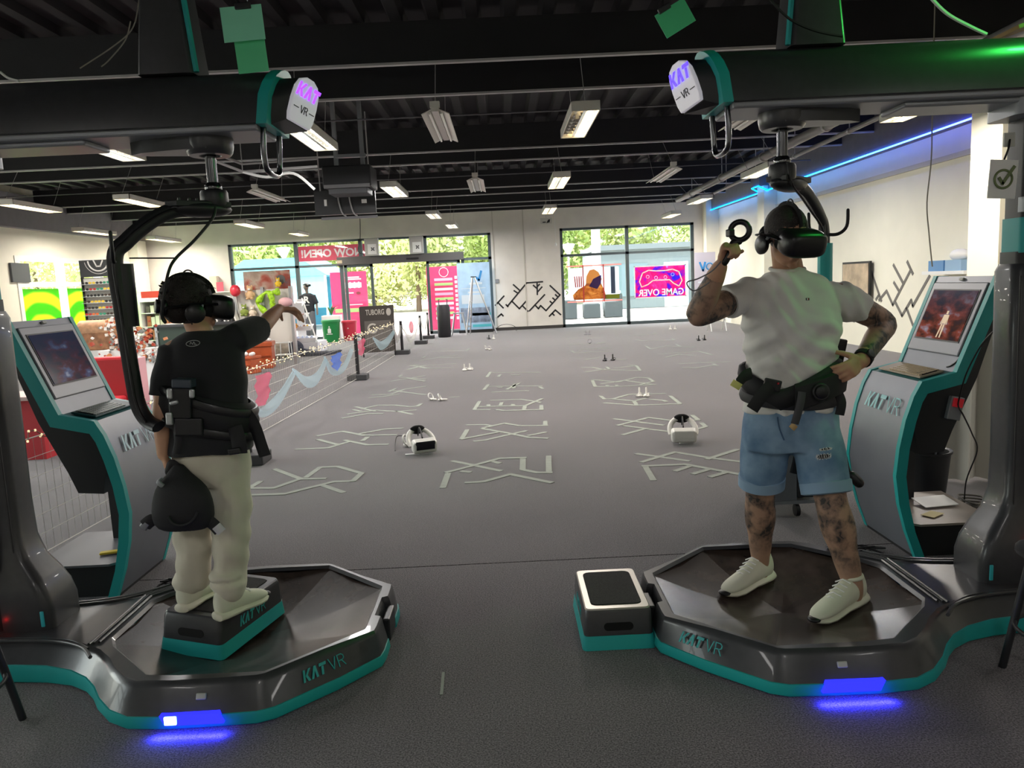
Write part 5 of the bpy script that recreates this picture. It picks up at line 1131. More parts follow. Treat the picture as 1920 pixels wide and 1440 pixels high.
# green posters on the left shop windows
m_gp = bpy.data.materials.new('poster_green'); m_gp.use_nodes = True; nt, b = nodes_of(m_gp); tc = nt.nodes.new('ShaderNodeTexCoord'); wv = nt.nodes.new('ShaderNodeTexWave'); wv.wave_type = 'RINGS'; wv.inputs['Scale'].default_value = .55; wv.inputs['Distortion'].default_value = 2.5; r = nt.nodes.new('ShaderNodeValToRGB'); r.color_ramp.elements[0].color = lin('#5fae2a'); r.color_ramp.elements[1].color = lin('#b5ea3c'); r.color_ramp.elements[0].position = .3; r.color_ramp.elements[1].position = .6
nt.links.new(tc.outputs['Object'], wv.inputs['Vector']); nt.links.new(wv.outputs['Fac'], r.inputs['Fac']); nt.links.new(r.outputs['Color'], b.inputs['Base Color']); b.inputs['Roughness'].default_value = .6
tr = nt.nodes.new('ShaderNodeBsdfTranslucent'); mx = nt.nodes.new('ShaderNodeMixShader'); mx.inputs[0].default_value = .7; nt.links.new(r.outputs['Color'], tr.inputs['Color']); nt.links.new(b.outputs[0], mx.inputs[1]); nt.links.new(tr.outputs[0], mx.inputs[2]); nt.links.new(mx.outputs[0], nt.nodes['Material Output'].inputs['Surface'])
for i, (y0, y1, lab) in enumerate(((18.75, 20.3, 'lime green ringed window poster beside the wall screen'), (20.65, 22.25, 'lime green window poster behind the sunglasses rack'), (22.55, 24.1, 'lime green window poster in the shop corner'))):
    MB().bx(XL-.06, XL-.05, y0, y1, .3, 1.95).build('window_poster', m_gp, label=lab, cat='poster', group='green window posters')
# ================================================================ shop furniture
def T_(name, lab, cat, c, group=None): return thing(name, lab, cat, c, group=group)
# sunglasses rack
c = PY(200, 620, 16.8); T = T_('sunglasses_rack', 'tall sunglasses rack with a dark header sign', 'display rack', (c.x, 16.8, 0)); xw = .42
b = MB(); b.bx(c.x-xw, c.x+xw, 16.86, 16.9, .78, 2.08); b.build('back_panel', M('rack_pale', '#d9d8d2', .5), T)
for sg in (-1, 1): MB().bx(c.x+sg*xw-.012, c.x+sg*xw+.012, 16.8, 16.9, 0, 2.1).build('upright', m_black, T)
b = MB(); b.bx(c.x-xw, c.x+xw, 16.78, 16.9, 2.1, 2.46); b.build('header', M('header_dark', '#3a3d40', .5), T)
b = MB(); b.torus((c.x, 16.775, 2.44), .22, .018, X3, Z3, 24, 5, a0=math.pi, a1=2*math.pi); b.torus((c.x, 16.775, 2.46), .30, .006, X3, Z3, 24, 5, a0=math.pi*1.05, a1=1.95*math.pi); b.stroke([(-.1, .42), (-.04, .28), (.04, .28), (.1, .4)], .03, (c.x, 16.77, 2.04), X3, Z3, .003); b.build('header_print', m_white, T)
for k in range(9): MB().bx(c.x-xw, c.x+xw, 16.70, 16.86, .85+.135*k, .862+.135*k).build('rack_bar', m_steel, T)
gm = [M('glasses_%d' % i, cc, .3) for i, cc in enumerate(('#1c1a1a', '#3a2a20', '#d86a2c', '#b02a2a', '#2a8a6a', '#e0c040', '#2c2c30', '#6a4a30'))]
proto = {}
for r_ in range(9):
    for k in range(5):
        x = c.x-.31+.155*k; z = .8875+.135*r_; mi = random.choice([0, 0, 1, 6, 7, 2, 3, 4, 5])
        if mi not in proto:
            b = MB()
            for sg in (-1, 1): b.prism([(.024*math.cos(t)+sg*.03, .019*math.sin(t)) for t in [2*math.pi*q/10 for q in range(10)]], .006, (0, 0, 0), X3, Z3)
            b.bx(-.012, .012, -.006, 0, .003, .009); b.bx(-.056, -.052, -.002, .06, .0, .006); b.bx(.052, .056, -.002, .06, .0, .006)
            proto[mi] = b.build('sunglasses', gm[mi], label='pair of %s sunglasses on the tall rack' % ['black', 'dark brown', 'orange', 'red', 'green', 'yellow', 'charcoal', 'tan'][mi], cat='sunglasses', group='sunglasses on the rack', origin=(0, 0, 0)); proto[mi].location = (x, 16.72, z); WL[proto[mi].name] = Vector((x, 16.72, z)); proto[mi].scale = (1.35,)*3
        else: dup(proto[mi], (x, 16.72, z), scale=1.35)
# wall screen on the left wall
a = PX(40, 512, XL+.06); MB().bx(XL, XL+.06, a.y-.35, a.y+.35, a.z-.22, a.z+.24).build('wall_screen', M('screen_off', '#4a4d52', .3), label='dark wall screen above the lime green posters', cat='screen', bevel=.01)
# shelf unit on back wall left with goods
def goods(T, x0, x1, y, z, n, hmax, cols, rnd, name='boxed_good', lab='small %s boxed good', cat='box', group=None, d=.16):
    for k in range(n):
        x = lerp(x0, x1, (k+.5)/n); h = hmax*rnd.uniform(.55, 1); w_ = (x1-x0)/n*.42; cc = rnd.choice(cols)
        MB().box((x, y, z+h/2), (w_*2, d, h), rotz(rnd.uniform(-.15, .15))).build(name, M('good_'+cc, cc, .6), label=lab % {'#e8e4dc': 'ivory', '#5b5650': 'dark grey', '#c9bfae': 'beige', '#b07050': 'brick brown', '#2f2f33': 'black', '#d9d2c8': 'pale stone'}[cc], cat=cat, group=group, bevel=.006)
rnd = random.Random(3)
sx0, sx1 = PY(268, 560, 23.8).x, PY(338, 560, 23.8).x
T = T_('wall_shelf', 'white goods shelf with a red sign against the back wall', 'shelf', ((sx0+sx1)/2, 23.8, 0))
for sx in (sx0, sx1): MB().bx(sx-.03, sx+.03, 23.5, 24.2, 0, 1.75).build('side', m_white, T)
MB().bx(sx0, sx1, 24.15, 24.2, 0, 1.75).build('back', M('shelf_back', '#cfc9c0', .6), T)
for z in (.3, .72, 1.14, 1.5): MB().bx(sx0, sx1, 23.5, 24.18, z-.02, z).build('board', m_white, T)
MB().bx(sx0+.1, sx1-.1, 23.48, 23.5, 1.6, 1.8).build('sign', M('sign_red', '#c8342e', .5), T)
for z in (.3, .72, 1.14): goods(T, sx0+.1, sx1-.1, 23.75, z+.001, 7, .34, ['#e8e4dc', '#5b5650', '#c9bfae', '#b07050', '#2f2f33', '#d9d2c8'], rnd, lab='small %s carton on the white goods shelf', group='cartons on the white shelf')
# dark display counter
cx0, cx1 = PY(296, 610, 15.60).x, PY(437, 610, 15.60).x
T = T_('display_counter', 'long dark glass-fronted counter behind the boy', 'counter', ((cx0+cx1)/2, 15.70, 0))
MB().bx(cx0, cx1, 15.50, 16.10, .06, .98).build('counter_body', M('counter_green', '#2c3a33', .25), T); MB().bx(cx0-.03, cx1+.03, 15.46, 16.15, .98, 1.03).build('counter_top', M('counter_top', '#34363a', .35), T); MB().bx(cx0-.02, cx0+.03, 15.47, 16.10, 0, .98).build('edge_post', m_steel, T); MB().bx(cx0+.05, cx1-.05, 15.55, 16.05, 0, .06).build('plinth', m_black, T)
for k in range(8):
    x = PY(392+7*k, 590, 15.80).x; cc = ['#e8e8e8', '#22242a', '#dcdcd8', '#2a2c30', '#efefef', '#d0d0cc', '#222226', '#e6e2da'][k]
    MB().box((x, 15.80, 1.15), (.03, .18, .24), Matrix.Rotation(-.3, 3, 'Y')).build('booklet', M('book_'+cc, cc, .5), label='thin %s booklet leaning on the dark counter' % ('black' if cc[1] == '2' else 'white'), cat='book', group='booklets on the counter')
MB().bx(cx1-.9, cx1-.1, 15.93, 16.12, 1.03, 1.10).build('paper_stack', m_white, label='white paper stack on the dark counter', cat='paper', bevel=.006)
WB = PY(405, 547, 24.8).z; x = PY(405, 547, 24.8).x; MB().bx(x-1.0, x+.5, 24.66, 25.0, WB-.03, WB).build('wall_board', m_white, label='white wall board holding the beige carton', cat='shelf')
x = PY(402, 555, 24.8).x; MB().bx(x-.1, x+.14, 24.75, 24.98, WB, WB+.5).build('carton', M('carton_beige', '#cfc4b0', .6), label='beige carton standing on the white wall board', cat='box', bevel=.008)
x = PY(413, 540, 24.7).x; MB().bx(x-.12, x+.1, 24.70, 24.72, WB, WB+.3).build('pink_card', M('card_pink', '#e0596a', .6), label='pink price card in front of the beige carton', cat='card')
# grid wall with toys
gx0, gx1 = PY(440, 560, 16.5).x, PY(545, 560, 16.5).x
T = T_('grid_display', 'white slatted display wall hung with toys', 'display rack', ((gx0+gx1)/2, 16.5, 0))
MB().bx(gx0, gx1, 16.55, 16.6, .5, 1.65).build('board', M('board_pale', '#dcd9d2', .5), T)
for gx in (gx0, (gx0+gx1)/2, gx1): MB().bx(gx-.03, gx+.03, 16.48, 16.62, 0, 1.7).build('post', m_steel, T)
MB().bx(gx0+.2, gx1, 16.58, 16.62, 1.65, 2.05).build('picture_header', abst('header_print', ['#b9a79a', '#d8cfc6', '#c87a6a', '#8a8f98'], 2.5, 1.0), T); MB().prism([(.1*math.cos(t), .1*math.sin(t)) for t in [2*math.pi*k/16 for k in range(16)]], .006, (gx1-.2, 16.575, 1.85), X3, Z3).build('header_emblem', M('emblem_dark', '#5a5a58', .6), T)
def plush(name, lab, c, r, mat, ears=True, tail=False):
    T = thing(name, lab, 'toy', c, group='toys on display'); c = Vector(c)
    b = MB(); b.ell(c+Z3*r, (r*.9, r*.8, r), nu=12, nv=8); b.ell(c+Z3*r*2.3, (r*.65, r*.6, r*.6), nu=12, nv=8)
    for sg in (-1, 1): b.ell(c+X3*sg*r*.8+Z3*r*1.1, (r*.3, r*.3, r*.55), nu=8, nv=6); b.ell(c+X3*sg*r*.5-Y3*r*.5+Z3*r*.3, (r*.35, r*.5, r*.3), nu=8, nv=6)
    if ears:
        for sg in (-1, 1): b.ell(c+X3*sg*r*.45+Z3*r*2.85, (r*.22, r*.15, r*.3), nu=8, nv=6)
    b.build('toy_body', mat, T, smooth=60); b = MB(); b.ell(c-Y3*r*.55+Z3*r*2.2, (r*.3, r*.2, r*.22), nu=8, nv=6); b.build('muzzle', m_white, T, smooth=60)
def ray_at(px, py, Y): return PY(px, py, Y)
for k, (px, py, r_, cc, lab) in enumerate(((470, 562, .10, '#d9b48a', 'beige plush toy on the slatted wall near the red balloon'), (475, 594, .08, '#e4d3c0', 'cream plush toy below the beige one on the slatted wall'), (459, 593, .085, '#8a9a4a', 'olive plush toy low on the slatted wall'), (522, 538, .065, '#e8c23a', 'yellow plush toy beside the green coil'))):
    plush('plush_toy', lab, ray_at(px, py, 16.55-r_*.8), r_, M('plush_'+cc, cc, .9))
b = MB(); g0 = ray_at(497, 568, 16.415); P_ = [g0+Vector((.16*math.cos(t), 0, .2*math.sin(t)+.06*math.sin(2*t))) for t in [2*math.pi*k/20 for k in range(21)]]; b.tube(P_, [.05+.02*math.sin(k) for k in range(21)], 8); b.tube(spline([g0+Vector((.1, 0, .16)), g0+Vector((.22, -.02, .22)), g0+Vector((.3, 0, .18)), g0+Vector((.28, 0, .3))], 4), .045, 8); b.build('inflatable_coil', M('lime_toy', '#a6d82a', .5, vary=.3, vscale=20), smooth=60, label='lime green coiled toy hanging behind the pointing arm', cat='toy')
p = ray_at(441, 545, 16.36); T = T_('balloon', 'red balloon on a stick beside the slatted wall', 'balloon', p-Z3*.3); MB().ell(p, (.11, .11, .13)).build('balloon_skin', M('balloon_red', '#d8384a', .3), T, smooth=60); MB().tube([p-Z3*.12, (p.x-.01, 16.475, p.z-.5)], .008, 6).build('stick', m_white, T)
p = ray_at(535, 566, 16.40); MB().ell(p, (.15, .1, .10)).build('pink_cushion', M('cushion_pink', '#eab9bd', .8), smooth=60, label='pale pink soft toy behind the pointing hand', cat='toy')
# tiered white stand
tx0, tx1 = PY(536, 620, 19.5).x, PY(603, 620, 19.5).x
T = T_('tiered_stand', 'white tiered display stand full of small toys', 'display rack', ((tx0+tx1)/2, 19.6, 0)); W_ = tx1-tx0
b = MB(); b.bx(tx0+.1, tx1, 19.0, 20.0, .02, .30); b.build('base', M('stand_white', '#e4e4ea', .5), T, bevel=.02)
for k in range(4):
    z = .38+.29*k; y = 19.05+.16*k; s_ = .06*k
    MB().box(((tx0+tx1)/2+.05-.06*k, y+.12, z), (W_-.2-s_*2.4, .34, .02), Matrix.Rotation(.35, 3, 'X')).build('tray', M('tray_white', '#dcdce0', .4), T)
    MB().box(((tx0+tx1)/2+.05-.06*k, y-.04, z-.02), (W_-.2-s_*2.4, .012, .11)).build('tray_lip', M('tray_white', '#dcdce0', .4), T)
for sg in (0, 1): 
    a, b_ = Vector((lerp(tx0+.12, tx1-.02, sg), 19.05, .3)), Vector((lerp(tx0+.28, tx1-.5, sg), 19.75, 1.4)); MB().tube([a, b_], .02, 6).build('side_rail', m_white, T)
MB().bx(tx0+.2, tx1-.5, 19.86, 19.9, .3, 1.38).build('back_board', M('tray_white', '#dcdce0', .4), T)
tc_ = ['#c06a3a', '#e6c04a', '#6f8fd0', '#c8d4e8', '#b84a5a', '#e8e2d8', '#8a5a3a']
TN = {'#c06a3a': 'rust orange', '#e6c04a': 'yellow', '#6f8fd0': 'blue', '#c8d4e8': 'ice blue', '#b84a5a': 'rose red', '#e8e2d8': 'cream', '#8a5a3a': 'brown', '#7f9ad8': 'mid blue', '#9ab0e0': 'light blue', '#c9d4ec': 'pale blue'}
for k in range(4):
    n_ = 5-k//2-(1 if k == 3 else 0); tcx = (tx0+tx1)/2+.05-.06*k; tw = W_-.34-.15*k
    for j in range(n_):
        z = .377+.29*k; y = 19.05+.16*k; x = tcx+tw*((j+.5)/n_-.5); cc = rnd.choice(tc_ if k else ['#7f9ad8', '#9ab0e0', '#c9d4ec']); b = MB(); r_ = min(rnd.uniform(.045, .065), tw/n_*.42)
        b.ell((x, y+.08, z+r_*.84), (r_, r_*.8, r_*.8), nu=8, nv=6); b.ell((x+r_*.4, y+.04, z+r_*1.6), (r_*.5, r_*.5, r_*.5), nu=8, nv=6); b.build('small_toy', M('toy_'+cc, cc, .8), smooth=60, label='small %s soft toy on a tier of the white stand' % TN[cc], cat='toy', group='toys on the tiered stand')
plush('plush_toy', 'golden plush tiger sitting against the tiered stand', ray_at(548, 622, 18.9), .13, M('plush_gold', '#cf8a35', .8, vary=.4, vscale=30)); plush('plush_toy', 'magenta and white plush toy below the golden tiger', ray_at(548, 643, 18.8), .09, M('plush_mag', '#b8285a', .8))
# dark long-tailed plush on the floor
p = PZ(552, 669, 0); T = T_('plush_animal', 'dark plush animal with a long tail lying on the carpet', 'toy', (p.x, p.y, 0)); b = MB(); b.ell((p.x-.1, p.y, .22), (.35, .2, .22)); b.ell((p.x-.45, p.y-.05, .3), (.16, .14, .14)); b.ell((p.x+.05, p.y-.15, .1), (.2, .08, .1)); b.tube(spline([(p.x+.1, p.y, .12), (p.x+.5, p.y, .05), (p.x+.85, p.y, .05), (p.x+1.15, p.y, .1)], 5), [.1]*5+[.07]*5+[.045]*5+[.02], 8, round_ends=True); b.build('toy_body', M('plush_slate', '#3a3d4a', .85, vary=.3, vscale=14), T, smooth=60)
MB().ell((p.x-.62, p.y-.05, .27), (.06, .08, .06)).build('muzzle', M('plush_white', '#d8d4cc', .9), T, smooth=60)
# white wire stand
p = PZ(530, 676, 0); T = T_('wire_stand', 'white wire stand beside the orange boxes', 'stand', (p.x, p.y, 0)); h_ = .95
for dx, dy in ((-.18, 0), (.18, 0), (-.14, .35), (.14, .35)): MB().tube([(p.x+dx, p.y+dy, 0), (p.x+dx*.7, p.y+dy*.7+.1, h_)], .012, 6).build('leg', m_white, T)
for z in (.12, .4, .7): MB().bx(p.x-.17, p.x+.17, p.y-.01, p.y+.3, z, z+.015).build('shelf', m_white, T)
MB().bx(p.x-.12, p.x+.12, p.y+.1, p.y+.14, .4, .9).build('panel', m_white, T); p0 = p
MB().ell((p0.x-.27, p0.y+.6, .29), (.28, .2, .3)).build('sack', M('sack_beige', '#b5a898', .9, vary=.2, vscale=12), smooth=60, label='beige stuffed sack slumped behind the wire stand', cat='sack')
# orange boxes
for (px, py, w_, d_, h_, rz, lab) in ((492, 690, .55, .5, .58, .15, 'tall orange leather box by the netting'), (466, 700, .42, .36, .36, -.3, 'small orange leather box beside the tall one')):
    p = PZ(px, py, 0); T = T_('leather_box', lab, 'box', (p.x, p.y, 0), 'orange boxes'); mo = M('leather_orange', '#b5522a', .4, vary=.12, vscale=8); R = rotz(rz)
    MB().box((p.x, p.y, h_*.4), (w_*.92, d_*.92, h_*.8), R).build('box_body', mo, T, bevel=.015); MB().box((p.x, p.y, h_*.88), (w_, d_, h_*.16), R).build('lid', mo, T, bevel=.012); MB().box((p.x, p.y, h_*.5)+(R @ Vector((0, -d_*.47, 0))) if False else Vector((p.x, p.y, h_*.45))+R @ Vector((0, -d_*.47, 0)), (w_*.8, .02, .03), R).build('strap', M('leather_dark', '#8a3a1c', .4), T)
    for k in range(5): MB().ell(Vector((p.x, p.y, h_*.96+.037))+R @ Vector((w_*(-.36+.18*k), (-.08, .07, -.05, .09, -.07)[k], 0)), (.05, .05, .04), nu=8, nv=6).build('white_ball', m_white, label='white ball lying on the %s' % ('tall orange box' if h_ > .5 else 'small orange box'), cat='ball', group='white balls', smooth=60)
# red booth bench behind the dim kiosk
T = T_('booth_bench', 'red padded booth bench behind the dim kiosk', 'bench', (-4.75, 8.6, 0)); mr = M('vinyl_red', '#c03038', .4)
MB().bx(-5.5, -4.42, 8.9, 9.1, 0, .90).build('backrest', mr, T, bevel=.03); MB().bx(-5.5, -4.5, 8.3, 8.9, 0, .45).build('seat', mr, T, bevel=.03); MB().bx(-4.42, -4.34, 8.92, 9.12, 0, .88).build('end_panel', M('panel_pink', '#d8a2a8', .5), T, bevel=.01)
T = T_('low_table', 'small red table with a pale top by the booth bench', 'table', (-4.75, 7.7, 0)); MB().bx(-5.2, -4.45, 7.4, 7.95, .62, .66).build('table_top', M('table_pale', '#dcc0ba', .4), T, bevel=.01); MB().bx(-4.95, -4.7, 7.55, 7.8, 0, .62).build('pedestal', mr, T)
MB().bx(-4.16, -3.95, 8.8, 9.1, .0, .5).build('pink_box', M('panel_pink2', '#cf9aa2', .5), label='pale pink box at the end of the booth bench', cat='box', bevel=.01)
# trinket stand
p = PY(240, 660, 11.5); T = T_('trinket_stand', 'stand heaped with glittering trinkets behind the red bench', 'display rack', (p.x, 11.5, 0)); MB().bx(p.x-.4, p.x+.4, 11.4, 11.8, 0, .82).build('stand', m_white, T); b = MB()
for k in range(420):
    x, z = rnd.gauss(0, .18), rnd.random(); s_ = .012+.016*rnd.random(); cpt = Vector((p.x+x*(1.2-z*.4)+.12*(1-z), 11.35+rnd.random()*.12, .62+z*.68)); b.box(cpt, (s_*2, s_*2, s_*1.6), Matrix.Rotation(rnd.random()*3, 3, 'Y'), mi=rnd.randrange(5))
b.build('trinkets', [M('tk0', '#efe9e0', .3), M('tk1', '#d98a5a', .4), M('tk2', '#8a8a86', .3), M('tk3', '#f4f0ea', .3), M('tk4', '#b8472e', .4)], T, kind='stuff')
p = PY(185, 632, 13.0); T = T_('wooden_chest', 'brown wooden display chest below the sunglasses', 'chest', (p.x, 13, 0)); MB().bx(p.x-.32, p.x+.3, 12.9, 13.3, .74, 1.05).build('chest_body', M('chest_brown', '#9a6a48', .6, vary=.3, vscale=12), T, bevel=.02); MB().tube([(p.x-.32, 13.1, 1.05), (p.x+.3, 13.1, 1.05)], .2, 14).build('chest_lid', M('chest_tan', '#c0906a', .6, vary=.2, vscale=14), T, smooth=50); MB().bx(p.x-.5, p.x+.6, 12.85, 13.4, 0, .74).build('plinth', M('plinth_white', '#dcd8d4', .5), T)
# mannequin by the window
p = PY(582, 625, 24.0); T = T_('mannequin', 'mannequin in dark R-printed T-shirt and grey trousers by the window', 'mannequin', (p.x, 24.0, 0)); X0 = p.x
b = MB(); b.ell((X0-.02, 24, 1.72), (.085, .10, .12)); b.tube([(X0, 24, 1.45), (X0-.01, 24, 1.65)], .05, 10); fuse(b, 'head', M('mannequin_skin', '#8a7a70', .6), T, .02, 2)
b = MB(); b.ell((X0+.06, 23.93, 1.76), (.1, .09, .05)); b.tube(spline([(X0-.1, 24, 1.78), (X0, 23.9, 1.8), (X0+.1, 24, 1.78)], 4), .02, 6); b.build('headgear', m_hmd, T, smooth=60)
b = MB(); rings(b, [((X0, 24, 1.52), .1, .08), ((X0, 24, 1.46), .21, .11), ((X0, 24, 1.2), .2, .12), ((X0, 24, .92), .2, .12)]); b.tube([(X0-.18, 24, 1.45), (X0-.27, 24, 1.18)], .075, 12); b.tube([(X0+.18, 24, 1.45), (X0+.27, 24, 1.18)], .075, 12); tm_ = fuse(b, 'tshirt', M('mannequin_tee', '#23262c', .8), T, .02, 3)
b = MB(); b.text('R', (X0+.01, 23.86, 1.22), X3, Z3, .2, .01, align='CENTER', bold=.03); b.build('print', m_white, tm_)
b = MB(); 
for k in range(6): b.bx(X0-.1+.03*k, X0-.078+.03*k, 23.868, 23.875, 1.13, 1.17)
b.build('small_print', M('print_grey', '#8a8d92', .6), tm_, kind='stuff')
b = MB(); limb(b, [(X0-.09, 24, .95), (X0-.1, 24, .5), (X0-.1, 24, .08)], [.11, .1, .085]); limb(b, [(X0+.09, 24, .95), (X0+.1, 24, .5), (X0+.1, 24, .08)], [.11, .1, .085]); fuse(b, 'trousers', M('mannequin_grey', '#6a6d74', .85), T, .02, 3)
for sg in (-1, 1): MB().tube([(X0+sg*.27, 24, 1.2), (X0+sg*.28, 23.95, .85)], [.04, .03], 10, round_ends=True).build('arm', M('mannequin_skin', '#8a7a70', .6), T, smooth=60); MB().ell((X0+sg*.1, 23.92, .05), (.05, .13, .05)).build('shoe', m_black, T, smooth=60)
# planter, bins
p = PZ(622, 628, 0); X0 = PY(622, 600, 24.4).x; T = T_('potted_plant', 'spiky green plant in a white planter by the window', 'plant', (X0, 24.4, 0)); MB().bx(X0-.28, X0+.3, 24.2, 24.65, 0, .78).build('planter', m_white, T, bevel=.02)
for k in range(16):
    a = rnd.random()*6.28; L = .25+.3*rnd.random(); b = MB(); d = Vector((math.cos(a)*.5, math.sin(a)*.5, 1)).normalized(); q0 = Vector((X0, 24.42, .78)); sd = d.cross(Z3).normalized()*.025
    q1, q2 = q0+d*L*.6, q0+d*L*.9+Vector((math.cos(a), math.sin(a), -.3))*.12; b.add([q0-sd*.5, q0+sd*.5, q1+sd, q1-sd, q2], [(0, 1, 2, 3), (3, 2, 4)]); b.build('leaf', M('plant_leaf', '#3d6b2e', .6), T)
def bin_(px, py, lab, mat, r_, h_, sym):
    p = PZ(px, py, 0); T = T_('waste_bin', lab, 'bin', (p.x, p.y, 0), 'waste bins'); MB().lathe([(r_*.82, .0), (r_, h_*.9)], c=(p.x, p.y, 0), n=20).build('bin_body', mat, T, smooth=40); MB().lathe([(r_*1.06, h_*.88), (r_*1.08, h_*.95), (r_*1.02, h_), (r_*.9, h_*.98)], c=(p.x, p.y, 0), n=20).build('rim', mat, T, smooth=40)
    b = MB(); y = p.y-r_*.985
    if sym: b.prism([(-.05, 0), (.05, 0), (.05, .12), (0, .16), (-.05, .12)], .006, (p.x, y, h_*.42), X3, Z3); b.prism([(-.03, .17), (.0, .22), (.03, .17)], .006, (p.x, y, h_*.42), X3, Z3); b.bx(p.x-.09, p.x+.09, y-.005, y+.002, h_*.36, h_*.39)
    else: b.prism([(-.02, 0), (.02, 0), (0, .04)], .006, (p.x, y, h_*.6), X3, Z3)
    b.build('symbol', m_white, T)
bin_(623, 641, 'green round bin with a white recycling mark', M('bin_green', '#14803f', .45), .27, .68, True); bin_(657, 638, 'red round bin beside the green one', M('bin_red', '#c02a40', .45), .23, .62, False)
# A-board
p = PZ(712, 668, 0); T = T_('a_board', 'brown A-board with beer lettering beside the netting', 'sign', (p.x, p.y, 0)); R = rotz(.22); mbo = M('board_brown', '#4a4440', .5); lean = Matrix.Rotation(.14, 3, 'X')
RR = R @ lean
def AB(u, v, off=0): return Vector((p.x, p.y, 0)) + RR @ Vector((u, -.0-off, v+.1))
b = MB(); b.add([AB(-.38, 0), AB(.38, 0), AB(.38, 1.08), AB(-.38, 1.08), AB(-.38, 0, -.03), AB(.38, 0, -.03), AB(.38, 1.08, -.03), AB(-.38, 1.08, -.03)], [(0, 1, 2, 3), (7, 6, 5, 4), (0, 4, 5, 1), (1, 5, 6, 2), (2, 6, 7, 3), (3, 7, 4, 0)]); fp = b.build('front_board', mbo, T)
xx, yy = RR @ X3, RR @ Z3
b = MB(); b.prism([(-.3, 0), (.3, 0), (.3, .62), (-.3, .62)], .006, AB(0, .12, .001), xx, yy); b.build('poster', M('aboard_grey', '#6e6863', .5), fp)
b = MB(); b.text('TUBORG', AB(-.26, .88, .004), xx, yy, .12, .006, bold=.02, fit=.42); b.build('lettering', M('aboard_letter', '#c9c2b8', .5), fp)
b = MB(); b.ell(AB(.26, .93, .005), (.055, .006, .09), R=RR, nu=12, nv=8); b.build('hop_emblem', M('aboard_letter', '#c9c2b8', .5), fp); b = MB(); b.torus(AB(-.12, .56, .01), .1, .025, xx, yy, 20, 6, a0=.9, a1=6.0); b.build('poster_swirl', M('aboard_letter', '#c9c2b8', .5), fp)
RB2 = rotz(.22) @ Matrix.Rotation(-.14, 3, 'X'); b = MB(); b.box(Vector((p.x, p.y, .62))+rotz(.22) @ Vector((0, .34, 0)), (.76, .03, 1.05), RB2); b.build('rear_board', m_black, T)
for sg in (-.36, .36): MB().tube([AB(sg, 0), AB(sg, -.1)], .015, 6).build('foot', m_black, T)
# suitcase, ladder, stool
p = PZ(834, 632, 0); T = T_('punch_bag', 'tall black cylindrical bag with strap handles by the sliding door', 'bag', (p.x, p.y, 0)); r_ = .2; h_ = .98; MB().lathe([(r_*.9, 0), (r_, .03), (r_, h_-.08), (r_*.85, h_), (.02, h_)], c=(p.x, p.y, 0), n=20).build('bag_body', M('bag_vinyl', '#252428', .45), T, smooth=40)
for sg in (-1, 1): MB().tube([(p.x+sg*.12, p.y, h_-.02), (p.x+sg*.13, p.y, h_+.16), (p.x+sg*.09, p.y, h_+.16)], .012, 6).build('handle', m_black, T)
b = MB(); b.text('BOXING', (p.x-.14, p.y-r_-.004, .1), Z3, -X3, .06, .004); b.build('faint_print', M('print_dim', '#46454a', .6), T) if False else None
p = PZ(902, 626, 0); T = T_('step_ladder', 'tall aluminium stepladder against the blue banner', 'ladder', (p.x, p.y, 0)); top = Vector((PY(888, 527, p.y).x, p.y, 1.78))
for (bx_, by_) in ((p.x-.45, p.y-.25), (p.x-.35, p.y+.25)): MB().tube([(bx_, by_, 0), (top.x-.03, p.y+(by_-p.y)*.5, top.z)], .022, 6).build('rail', m_steel, T)
for (bx_, by_) in ((p.x+.5, p.y-.25), (p.x+.48, p.y+.25)): MB().tube([(bx_, by_, 0), (top.x+.03, p.y+(by_-p.y)*.5, top.z)], .022, 6).build('rear_rail', m_steel, T)
for k in range(6):
    t = (k+1)/7; x = lerp(p.x-.4, top.x-.03, t); MB().box((x, p.y, top.z*t), (.09, .5-.22*t, .025)).build('tread', m_steel, T)
MB().box((top.x, p.y, top.z), (.16, .3, .03)).build('top_cap', m_black, T)
p = PZ(862, 629, 0); T = T_('step_stool', 'low metal step stool beside the stepladder', 'stool', (p.x, p.y, 0))
for sg in (-1, 1):
    for dy in (-.18, .18): MB().tube([(p.x+sg*.24, p.y+dy, 0), (p.x+sg*.12, p.y+dy*.6, .68)], .018, 6).build('leg', m_steel, T)
MB().box((p.x, p.y, .69), (.34, .3, .03)).build('seat', m_steel, T)
# boxes above the door
for px, lab in ((697, 'white speaker box with a black mark above the sliding door'), (781, 'white speaker box with a taped note above the sliding door')):
    a = PY(px, 466, YB-.25); T = T_('speaker_box', lab, 'speaker', (a.x, YB-.2, a.z-.3), 'boxes above the door'); MB().bx(a.x-.22, a.x+.22, YB-.3, YB-.13, 2.62, 3.16).build('cabinet', M('box_grey', '#b4b2ae', .5), T, bevel=.01); MB().bx(a.x-.12, a.x+.16, YB-.31, YB-.3, 2.66, 2.98).build('note', m_white, T)
    b = MB(); 
    for k in range(4):
        t = math.pi/4+k*math.pi/2; b.stroke([(.02*math.cos(t), .02*math.sin(t)), (.06*math.cos(t), .06*math.sin(t))], .03, (a.x+.04, YB-.312, 2.82), X3, Z3, .003)
    b.build('mark', m_black, T)
MB().tube(spline([(PY(680, 470, YB-.2).x, YB-.2, 4.4), (PY(678, 470, YB-.2).x, YB-.22, 3.3), (PY(690, 480, YB-.2).x-.3, YB-.25, 2.8), (PY(690, 480, YB-.2).x-.1, YB-.3, 2.66)], 6), .012, 6).build('door_cable', m_black, label='black cable hanging down to the speaker box over the door', cat='cable')
